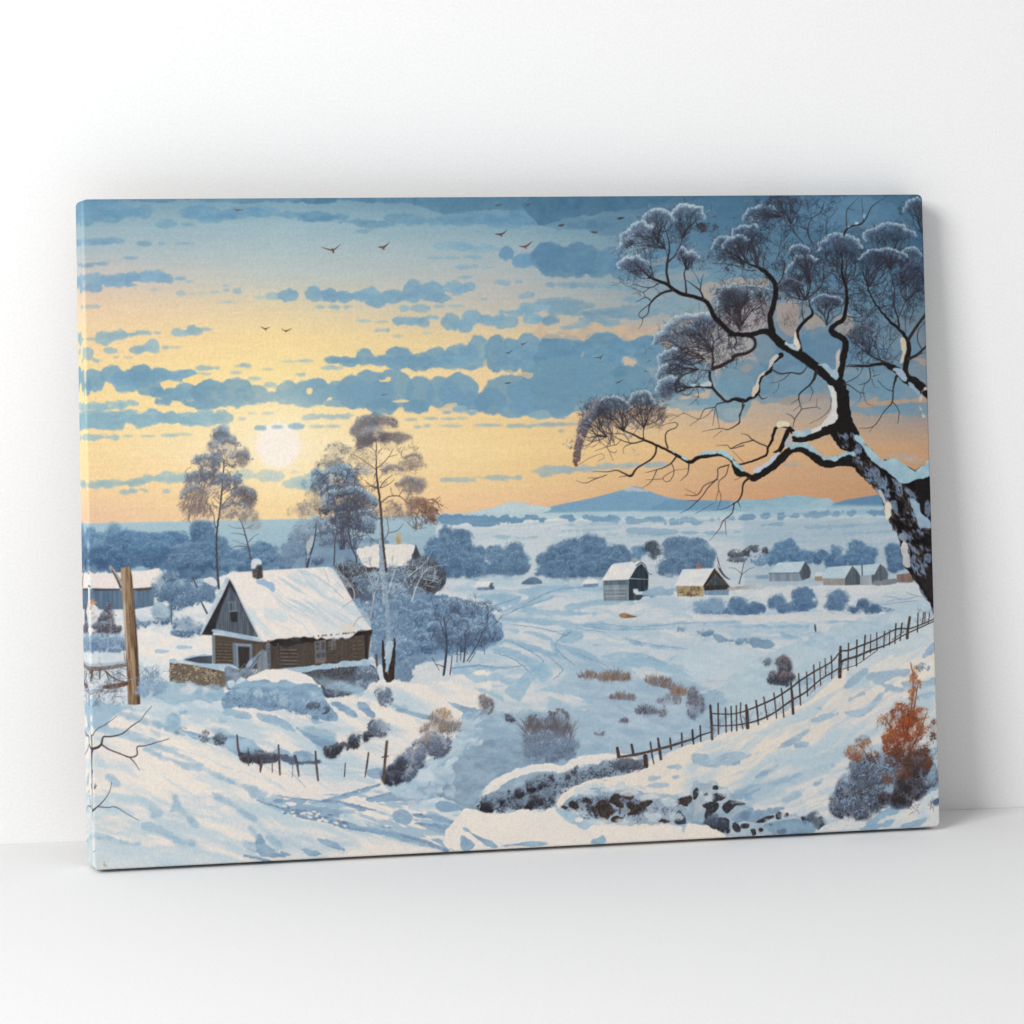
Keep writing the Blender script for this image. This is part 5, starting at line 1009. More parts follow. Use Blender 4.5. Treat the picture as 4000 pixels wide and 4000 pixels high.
def paint_right_fore():
    g = PARTS_GROUND[0]; use(g)
    b1, b2 = (146,182,214), (168,196,220)
    # gully slopes right
    area('Q', '-140,330 60,330 200,240 330,170 480,110 640,40 900,-30 1040,-60 1040,60 800,180 620,290 420,430 240,520 60,590 -140,640', (170,194,216), (192,208,220), rag=2, nz='b', alpha=.75, ident=False)
    area('T', '1900,2800 2250,2780 2600,2760 2800,2700 2800,2850 2400,3010 2200,3000 1950,3010', (148,174,204), (172,194,216), rag=2, nz='b', alpha=.8, ident=False)
    area('P', '-20,560 200,470 420,520 560,560 520,600 340,600 160,680 60,800 -20,800', (128,152,182), (154,176,200), rag=2, nz='b', alpha=.75, ident=False)
    cnoise('P', '540,120 800,100 1092,120 1092,400 900,520 700,540 540,540 400,330', (168,192,216), 16, 44, 9, 61, .45, 1, .75)
    area('P', '560,180 700,190 900,200 1000,230 1092,300 1092,440 960,490 800,500 700,430 620,330', (168,190,214), (188,204,220), rag=2, nz='b', alpha=.7, ident=False)
    drift('P', '200,150 1092,150 1092,460 900,520 600,560 200,560 -20,480', 10, 90, 20, 85, (150,178,208), .6)
    for s in ('200,240 260,200 330,130 380,110 390,150 330,200 290,270 280,300 240,280', '370,240 420,215 430,240', '230,320 250,330 240,345', '540,260 600,280 640,300 580,290', '470,310 520,315 500,325', '180,190 280,180 320,190 240,215', '0,150 100,170 180,160 200,180 60,200', '60,225 180,260 200,290 120,260', '0,130 200,125 300,118 280,130 100,145 0,165', '300,100 340,90 410,130 430,170 380,200 350,150'):
        area('P', s, b1, b2, soft=1.5, rag=1, nz='b', alpha=.7, ident=False)
    for s in ('720,110 860,80 960,110 1092,180 1000,160 880,120 780,130', '560,10 700,25 660,30', '640,80 760,60 840,90 760,100'): area('P', s, b1, b2, rag=1, alpha=.6, ident=False)
    dry = [(150,128,108),(128,106,90),(110,104,110),(130,140,162)]
    def tuft(c, x0, x1, y, hgt, n, cols, lab, lean=.0):
        part('painted_grass', lab)
        ym = y((x0+x1)/2) if callable(y) else y
        crown('P', f'{(x0+x1)/2},{ym-hgt*.25},{(x1-x0)*.5},{hgt*.42}', [cols[0], cols[1], (140,158,184)], .07, 2.0, body=.55, ang=-1.4, alpha=.7)
        for k in range(int(n*.8)):
            t = rs.rand(); x = x0+(x1-x0)*t; yy = y(x) if callable(y) else y
            p = pt(c, (x, yy+rs.uniform(-6, 6))); L = hgt*sc(c)*rs.uniform(.5,1.1)*(1-.5*abs(2*t-1)); a = -math.pi/2+lean+rs.randn()*.45
            q = np.array([[p[0],p[1],1.3],[p[0]+math.cos(a)*L*.5,p[1]+math.sin(a)*L*.5,1.1],[p[0]+math.cos(a+.15*rs.randn())*L,p[1]+math.sin(a)*L,.8]])
            line('T', q, C3(cols[rs.randint(len(cols))])*(1+rs.randn()*.08), alpha=.6, thr=.4)
    tuft('P', 640, 800, lambda x: 192-abs(x-700)*.05, 55, 190, dry, 'brown grass tuft beside the snow road', .1); tuft('P', 550, 640, 178, 40, 70, dry, 'small dark grass tuft left of the brown one', .1)
    tuft('P', 870, 1000, lambda x: 200+(x-870)*.3, 60, 190, dry, 'brown grass tuft on the right bank of the gully', -.1); tuft('P', 990, 1060, 260, 60, 90, [(170,134,108),(140,110,92),(120,110,112)], 'pale brown grass tuft right of the other tufts')
    tuft('P', 700, 820, lambda x: 275+(x-700)*.1, 40, 120, dry, 'flat grass tuft lower in the gully'); tuft('P', 820, 920, 350, 50, 110, [(112,106,112),(90,90,104),(140,150,170)], 'grey grass tuft near the picket fence end'); tuft('P', 740, 790, 392, 26, 40, [(112,110,120),(96,100,116)], 'tiny grey tuft in the gully')
    crown('P', '980,290,60,30 650,440,26,14 940,340,40,24', [(150,160,180),(112,116,134),(130,120,120)], .09, 2.0, alpha=.7, ident=False)
    part('painted_bush', 'large fan of dry grey brush in the shaded gully')
    gb = [(120,110,106),(98,98,112),(132,140,160),(110,124,150)]
    crown('P', '410,410,100,50 450,380,60,50 340,400,50,40', [(112,110,118),(100,98,108),(112,118,136)], .1, 2.0, body=.35, ang=-1.3, alpha=.7)
    crown('P', '400,490,110,60 460,520,90,60 350,500,60,50', [(128,142,166),(112,128,158),(118,138,170)], .1, 2.0, body=.4, alpha=.7)
    for k in range(420):
        t = rs.rand(); x = 295+225*t; base = 440+rs.uniform(-20,110); p = pt('P', (x, base)); L = rs.uniform(18,42)*(.6 if base > 500 else 1); a = -math.pi/2+(t-.4)*.7+rs.randn()*.4
        q = np.array([[p[0],p[1],1.3],[p[0]+math.cos(a)*L*.4,p[1]+math.sin(a)*L*.4,1.1],[p[0]+math.cos(a)*L*.8,p[1]+math.sin(a)*L*.75,.7]])
        line('T', q, gb[rs.randint(2) if base < 490 else rs.randint(2,4)], alpha=.5, thr=.4)
    crown('P', '400,530,110,50 480,500,80,40 380,470,70,40', [(160,178,204),(120,138,166),(96,104,126)], .08, 2.0, alpha=.6)
    part('painted_rock', 'small dark rocks in the snow left of the dry brush'); crown('P', '232,375,26,14 215,360,10,8', [(150,160,180),(92,94,108),(76,76,90)], .25, 2.0)
    use(g)
    part('painted_bush', 'dark dry bush behind the lower picket fence')
    crown('Q', '385,230,34,50 370,270,60,30 400,280,40,30', [(140,128,132),(96,90,98),(66,66,78),(84,92,112)], .2, 2.2, ang=-1.3); crown('Q', '315,205,20,14', [(130,140,160),(104,108,124)], .2, 2); crown('Q', '10,390,40,60 0,340,20,30', [(140,140,150),(104,104,116),(120,134,160)], .12, 2.2)
    use(g)
    # right slope
    hill = part('painted_hill', 'bright snow slope in the right foreground')
    area('P', '430,800 520,720 700,650 880,610 1092,520 1092,900 900,900 640,880', (138,168,204), (164,190,214), rag=2, nz='b', alpha=.8, ident=False)
    area('T', '2330,3120 2480,3010 2640,2930 2760,2890 2930,2830 3060,2780 3150,2740 3230,2670 3320,2600 3480,2510 3600,2450 3750,2400 3760,3500 2100,3500 2150,3180', (234,222,206), (226,217,206), rag=1, nz='c')
    area('T', '3500,2480 3760,2380 3760,2600 3500,2620 3380,2700 3300,2640', (206,214,220), (186,204,220), rag=2, nz='b', alpha=.8, ident=False); area('T', '3400,2600 3700,2540 3700,2780 3600,2760 3420,2720', (234,224,208), (226,220,212), rag=2, alpha=.9, ident=False)
    area('T', '3150,2900 3760,2700 3760,3400 2700,3400 2750,3200 3000,3050', (206,214,222), (224,220,216), rag=2, nz='b', alpha=.65, ident=False)
    drift('Q', '0,600 300,480 640,300 1000,120 1040,500 800,620 500,800 0,900', -26, 120, 20, 81, (184,204,220), .75)
    drift('Q', '300,650 700,540 1050,480 1050,930 500,930 200,830', -18, 130, 24, 83, (164,190,214), .7)
    for s in ('640,310 690,260 740,230 750,250 700,290 670,320', '740,255 830,245 920,230 930,260 880,270 830,285 790,300 760,285 740,280', '660,370 700,340 770,320 750,330 700,360', '600,360 640,330 620,350', '750,390 800,340 840,310 830,330 780,390 760,420 690,440 640,420', '490,395 560,400 540,410', '490,460 560,430 640,425 600,440 520,465', '340,580 400,545 470,500 505,492 460,535 420,560 370,578', '0,600 60,595 80,620 130,600 190,590 240,600 300,575 250,610 180,640 120,650 60,660 20,640 0,650',
              '260,700 300,670 360,645 350,640 380,640 330,675 290,695', '515,580 545,565 540,575', '555,560 580,550 585,560 560,565', '580,645 610,640 600,655', '345,620 362,615 360,628', '380,620 410,615 420,625', '300,730 390,700 470,680 440,700 360,730', '510,730 560,700 540,730', '430,560 470,545 500,560 440,580', '640,660 700,640 690,660', '880,290 930,290 1000,280 1036,270 1036,300 980,320 900,310', '940,350 1000,330 1036,330 1036,350 980,360', '800,300 880,310 920,330 860,330', '160,640 200,625 210,635 180,650',
              '160,770 260,730 300,740 240,780 280,790 200,800', '30,735 60,730 50,745', '80,745 110,735 105,750', '380,790 440,760 470,770 400,810', '560,400 590,395 620,400', '680,540 720,520 760,530 700,560', '430,300 480,270 520,280 500,300', '1000,150 1036,120 1036,160 980,190', '440,480 480,485 450,490'):
        area('Q', s, (134,166,204), (158,186,214), soft=1.2, rag=1.2, nz='b', alpha=.72, ident=False)
    cnoise('Q', '30,560 400,460 700,320 1000,280 1040,500 700,600 400,760 0,760', (186,206,222), -24, 46, 6, 63, .74, 1, .5); cnoise('Q', '300,640 700,560 1050,560 1050,900 500,930 300,860', (176,200,220), -16, 46, 8, 65, .62, 1, .45)
    # rounded drifts in front
    part('painted_drift', 'long snow covered boulder ridge with dark stones in the middle foreground')
    area('P', '85,750 110,700 160,665 250,620 340,595 420,592 470,602 540,560 640,545 740,545 830,560 860,600 870,640 760,640 700,660 560,690 460,720 430,790 380,815 300,805 220,808 160,825 100,815', (226,222,218), (232,224,216), rag=1, nz='b')
    area('P', '100,720 240,650 360,620 470,618 560,600 700,580 780,600 800,640 700,660 560,690 470,720 440,790 380,815 220,808 130,822 90,800', (142,166,194), (170,190,212), rag=2, nz='m', alpha=.9)
    area('P', '95,740 130,695 180,650 250,618 340,592 420,588 470,600 540,558 640,542 740,542 800,552 700,566 600,580 520,610 470,632 400,620 320,635 240,665 180,700 130,735', (236,228,216), (226,222,218), rag=1, nz='b', ident=False)
    crown('P', '200,770,110,50 340,750,110,60 440,720,70,50 380,680,80,40 560,660,110,40 680,620,80,40 770,590,60,30', [(140,160,186),(104,118,140),(76,82,98),(62,64,76)], .08, 2.0, jit=.8, alpha=.8)
    crown('P', '120,790,44,30 170,770,30,16 270,740,30,26 330,705,24,18 340,780,44,34 380,700,16,16', [(92,94,108),(56,56,64),(44,42,50)], .2, 2.1); crown('P', '430,655,14,14 530,628,12,9 500,655,12,9 540,605,10,8 410,690,18,12 215,715,12,9', [(96,96,108),(60,58,66)], .25, 1.9); crown('P', '780,600,60,30 840,600,26,30', [(104,114,134),(74,78,92)], .12, 2.0)
    use(g)
    area('P', '0,815 160,830 300,808 380,820 440,800 520,860 640,880 840,890 1000,885 1092,880 1092,960 0,1010', (238,228,216), (232,224,216), rag=1, nz='c')
    area('P', '440,800 560,830 640,870 700,880 620,880 580,900 500,860 460,830', b1, b2, rag=1, alpha=.8, ident=False); area('P', '535,850 560,843 575,855 560,868 540,865', CREAM, ident=False)
    for s in ('0,890 80,930 160,970 170,990 130,985 70,950', '0,930 50,960 60,990 0,1000', '180,975 320,962 420,970 330,980 200,985', '520,955 540,950 540,960', '610,955 650,945 670,930 680,960 620,970'): area('P', s, (120,150,190), b1, rag=1, alpha=.85, ident=False)
    area('P', '455,775 520,735 620,700 720,712 800,705 880,728 1000,742 1092,735 1092,880 980,872 860,884 700,872 600,845 500,812', (112,138,174), (150,174,204), rag=2, nz='m', alpha=.7, ident=False)
    area('Q', '-10,745 60,715 130,735 200,785 260,835 330,832 420,850 520,862 570,905 400,965 -10,965', (124,152,186), (160,184,210), rag=2, nz='m', alpha=.55, ident=False)
    crown('P', '500,790,40,20 640,745,70,26 780,735,70,24 900,790,80,30 1000,800,60,40 620,830,60,24 860,850,60,20', [(160,184,210),(110,130,162),(70,76,92)], .07, 1.9, body=.1, jit=1.2, ident=False)
    rk = part('painted_rocks', 'dark wet stones showing under the snow lip in the right foreground')
    area('P', '450,760 470,730 540,700 600,680 700,690 780,700 860,720 1000,740 1092,740 1092,890 980,870 860,880 700,870 600,840 480,800', (176,200,220), (206,216,222), rag=2, nz='b', alpha=.25)
    crown('P', '660,800,70,50 800,800,70,40 560,780,50,30 740,760,40,30', [(120,140,170),(66,66,76),(44,42,48)], .1, 2.0, body=.2, jit=1)
    use(hill)
    area('P', '447,795 452,760 480,728 540,695 620,668 720,648 820,632 880,610 940,590 1000,600 960,640 1010,660 950,690 980,712 930,712 880,728 800,702 720,712 640,698 560,726 500,762 470,792', (234,222,208), (228,219,208), rag=1, nz='c')
    area('P', '460,790 500,755 560,722 640,696 720,708 800,700 880,724 900,705 800,684 700,682 600,690 520,722 470,755', (176,200,220), (200,212,222), rag=2, nz='b', alpha=.6, ident=False)
    for q in ('640,672 700,664 690,676', '880,655 940,645 945,662 890,672', '960,600 1030,590 1040,610 980,618', '990,640 1040,655 1000,668', '850,700 930,680 1000,690 930,702'): area('P', q, (146,174,208), (170,194,216), soft=1.2, rag=1, alpha=.75, ident=False)
    use(rk)
    st = (58,52,52)
    for s in ('500,780 520,762 545,775 560,808 530,800', '575,760 600,755 610,770 595,782', '630,785 650,770 680,765 720,800 700,840 675,855 650,835', '605,800 625,795 640,815 620,825', '700,760 720,740 740,730 750,750 735,765 770,790 760,805 720,790 695,775', '760,735 790,728 812,740 800,758 770,750', '775,790 800,770 815,790 860,765 900,760 910,775 860,800 830,820 800,840 770,830 800,810', '705,855 730,840 765,848 750,865 715,868', '1010,770 1060,745 1092,740 1092,770 1060,790', '920,855 960,850 985,865 950,870', '465,790 480,785 500,800 480,805'):
        area('P', s, st, (92,80,74), rag=1, nz='f', soft=.7)
    area('P', '1010,870 1020,810 1050,830 1060,870', (88,104,130), (64,72,90), rag=1)
    for s in ('40,815 100,805 110,825 80,860 60,890 45,860 60,840', '60,900 90,870 150,870 160,900 120,940 95,930', '130,815 180,795 240,815 180,825 150,860 130,840', '165,900 180,890 205,920 190,935', '205,905 235,895 240,910 215,917', '270,885 320,860 350,865 330,880 280,900', '355,850 380,845 380,870 360,880', '385,865 405,840 415,865 395,870', '320,895 340,892 345,910 325,910', '355,925 400,915 405,935 365,945', '245,925 265,915 270,945 255,950', '275,915 300,910 305,930 285,938', '460,870 480,865 490,885 470,900', '0,750 30,745 20,790 0,800', '40,770 70,765 60,780', '80,740 115,735 100,752', '140,925 160,920 150,945', '85,770 145,770 130,790 90,800'):
        area('Q', s, st, (78,84,98), rag=1, nz='f', soft=.7)
    for c_, L in (('P', '520,742,44,14 600,722,50,13 690,708,46,12 790,722,52,14 880,748,60,16 975,772,54,14 1050,728,40,14 560,822,40,12 640,862,46,12 770,868,50,10 900,842,50,16 1010,838,46,14'), ('Q', '20,760,30,12 70,780,26,12 140,762,36,14 200,802,36,14 260,846,34,13 330,842,40,12 400,858,40,12 470,850,36,12 180,868,34,12 240,880,30,10 330,885,30,9 440,905,34,12')):
        for b in L.split():
            x, y, rx, ry = [float(v) for v in b.split(',')]; th = np.arange(18)/18*2*math.pi
            area(c_, pt(c_, np.column_stack([x+rx*np.cos(th), y+ry*np.sin(th)])), (224,222,220), (196,210,222), smooth=False, soft=1.2, rag=2, nz='b', alpha=.8, ident=False)
    crown('Q', '100,900,60,40 520,880,30,30 535,905,26,20 490,885,20,16', [(120,140,168),(74,80,94),(52,52,60)], .16, 2.1)
    for s in ('0,880 40,890 70,920 0,930', '200,860 330,830 400,830 350,850 260,890', '300,900 480,880 520,930 380,950', '160,870 200,850 260,830 240,870 180,890'): area('Q', s, (140,172,206), (110,140,178), rag=1, alpha=.7, ident=False)
    use(hill); area('Q', '-20,900 60,905 130,940 140,960 -20,975', CREAM, rag=1, ident=True)
    area('Q', '520,940 560,910 640,880 720,830 800,800 870,800 940,740 1000,690 1056,650 1060,920 600,950', (226,221,215), (202,212,220), rag=1, nz='b')
    for s in ('740,900 800,850 870,810 920,800 880,850 820,870 760,910', '700,920 780,900 860,880 850,900 760,925', '880,910 940,890 1000,870 960,910', '930,760 1000,730 1050,680 1050,740 980,780 900,800', '1020,800 1050,785 1050,815 1030,820', '800,830 860,800 840,830'): area('Q', s, (134,168,204), b1, rag=1, nz='b', alpha=.8, ident=False)
    area('Q', '995,738 1012,726 1014,740 1000,744', st); area('Q', '1025,800 1050,787 1050,812 1030,818', (96,112,140), ident=False)

    # picket fence
    f = part('painted_fence', 'dark wooden picket fence climbing the snow slope on the right')
    dk, dk2 = (66,56,54), (96,82,76)
    posts = ['75,392,11 80,460,12 83,535,10', '108,382,7 110,512,7', '140,402,6 143,505,6', '164,395,6 166,500,6', '186,392,6 188,498,6', '205,380,6 203,430,5 214,490,5', '228,390,10 232,430,16 234,485,16', '270,370,8 276,420,8 280,472,6', '303,355,6 318,450,6', '346,338,6 352,390,6 358,445,6', '378,318,6 384,370,6 388,440,6', '419,292,8 424,350,12 428,425,12', '451,255,6 456,320,7 460,388,7', '485,248,5 490,350,6', '516,218,6 520,322,6', '541,205,4 545,305,5', '564,190,4 567,262,5', '590,180,7 594,230,6 592,275,6',
             '630,140,10 628,200,16 627,268,16', '664,125,6 662,240,6', '700,112,7 698,222,6', '735,92,7 728,195,7', '758,88,4 757,165,5', '784,80,5 786,155,6', '818,75,6 814,142,6', '840,68,5 838,132,5', '866,42,7 862,125,6', '892,40,7 884,112,6', '925,14,11 918,60,12 914,102,13', '960,-5,5 958,76,6', '985,-8,5 978,45,5', '992,-8,4 988,40,4', '1010,-4,4 1004,40,4']
    for q in posts: line('Q', q, dk, col2=dk2, smooth=False, thr=.35)
    for q in ('85,425,5 160,428,5 205,420,5 230,412,6 290,388,7 350,360,7 420,315,7 450,290,7 520,245,7 590,205,6 632,160,6 665,155,7 735,128,7 784,108,6 866,65,6 925,62,6 985,40,5 1030,20,5', '85,475,5 140,478,5 225,468,6 290,450,7 350,420,7 420,370,8 480,335,7 545,280,6 627,228,6 640,200,9 700,180,9 760,155,8 830,130,6 900,90,5 960,62,5 1030,30,4', '640,235,3 700,215,3 780,160,3', '850,110,3 900,75,3'): line('Q', q, dk, col2=dk2, thr=.35)
    for k in range(90):
        t = rs.rand(); i = rs.randint(len(posts)); x, y = [float(v) for v in posts[i].split()[-1].split(',')[:2]]
        p = pt('Q', (x+rs.uniform(-14,14), y-rs.uniform(-4,40))); grow(p[0], p[1], rs.uniform(-2.6,-.5), rs.uniform(6,14), .8, 1, (120,116,128), .6, 0, .5, ident=False, alpha=.55)
    f = part('painted_fence', 'broken low end of the picket fence sinking into the snow ridge')
    for q in ('735,515,14 742,555,18', '803,500,12 812,545,12', '892,488,8 900,550,8 908,590,6', '928,470,10 935,520,14 942,568,12', '985,470,9 990,520,10', '1040,445,8 1042,505,8', '1090,428,8 1092,480,8', '868,555,22 872,600,22'): line('P', q, dk, col2=dk2, smooth=False, thr=.35)
    line('P', '745,556,8 800,550,12 860,538,12 940,518,12 1010,498,11 1092,472,9', (84,64,56), col2=(112,90,78), thr=.35)
    line('Q', '0,500,7 4,555,6', dk); line('Q', '32,478,7 35,545,6', dk); line('Q', '0,538,6 30,520,6 78,505,4', dk)

    # orange bush
    part('painted_bush', 'frosted blue base of the russet bush at lower right')
    fr = [(150,170,196),(112,128,154),(84,92,112),(66,66,78)]
    crown('Q', '640,810,60,60 700,760,90,80 760,720,110,90 820,700,110,100 700,830,100,50 880,740,110,90 960,690,90,80 800,780,110,50 720,650,60,60', fr, .13, 2.1, alpha=.8, jit=.9, body=.7)
    crown('Q', '1020,650,40,50 1000,690,50,40', [(170,190,212),(130,156,188)], .12, 2.0); crown('Q', '780,600,40,50 720,560,40,40', [(176,190,206),(150,166,188)], .05, 1.9, alpha=.6)
    crown('Q', '900,770,70,40 930,720,60,40 840,790,50,24 960,640,60,60', [(96,88,92),(64,56,58),(50,46,52)], .12, 2.1, alpha=.8); crown('Q', '840,745,16,18 660,700,20,16', [(140,166,196),(160,180,206)], .2, 2.0)
    part('painted_bush', 'russet orange leaved bush with a tall pointed tip at lower right')
    orr = [(178,98,58),(160,76,40),(122,62,42),(96,64,56)]
    for q in ('930,210,3 940,280,4 935,380,6 920,470,7 900,560,8', '960,300,3 945,400,5 930,480,5', '820,440,3 850,500,5 880,560,6', '1000,420,3 960,520,5 930,580,5', '715,560,3 740,600,4 760,630,4', '890,400,5 900,500,7'): line('Q', q, (108,74,60), thr=.35)
    crown('Q', '885,420,44,40 890,480,55,50 850,530,50,36 930,500,60,60 880,560,80,50 960,430,34,30', [(168,92,56),(152,78,46),(130,66,44),(106,64,52)], .11, 2.0, body=.3, alpha=.8)
    crown('Q', '945,250,24,30 948,300,28,40 938,345,26,24 935,380,18,30', [(180,122,86),(164,106,70),(150,96,68)], .1, 1.9, body=.2, alpha=.8, ang=-1.2)
    crown('Q', '820,450,34,26 830,520,40,30 980,430,30,30 985,470,30,40', [(176,124,86),(154,104,72),(142,100,76)], .08, 1.9, body=.15, alpha=.75)
    crown('Q', '690,590,46,34 725,550,36,22 700,615,30,20', [(180,130,92),(152,100,72),(130,92,72)], .1, 1.9, body=.2, alpha=.75)
    crown('Q', '930,590,80,50 970,620,60,50 890,620,70,40 1030,500,24,50 770,610,30,24', [(126,80,60),(100,72,62),(80,66,64)], .09, 2.0, body=.25, alpha=.75)
    crown('Q', '830,710,20,24 990,640,30,24 900,680,40,26', [(140,84,58),(110,72,58)], .08, 2.0, alpha=.7)
    for k in range(150):
        x, y = rs.uniform(620,1050), rs.uniform(560,860)
        if y < 900-(x-520)*.75: continue
        p = pt('Q', (x, y)); grow(p[0], p[1], rs.uniform(-2.4,-.7), rs.uniform(7,16), 1.0, 2, (70,62,66), .6, 0, .5, ident=False, alpha=.55, cols=[(70,62,66),(96,66,52),(150,164,184),(56,52,58)])
    for k in range(110):
        p = pt('Q', (900+rs.randn()*45, 520+rs.randn()*60)); grow(p[0], p[1], rs.uniform(-2.2,-.9), rs.uniform(4,10), 1.0, 1, (120,62,40), .4, 0, .3, ident=False, alpha=.55, cols=[(120,62,40),(190,110,62),(90,52,40)])
    line('Q', '928,205,2 932,235,4', (190,120,80)); frost('Q', 985,230,26,22, 60, [(150,168,192),(122,142,172)], 2.0)
    use(g)

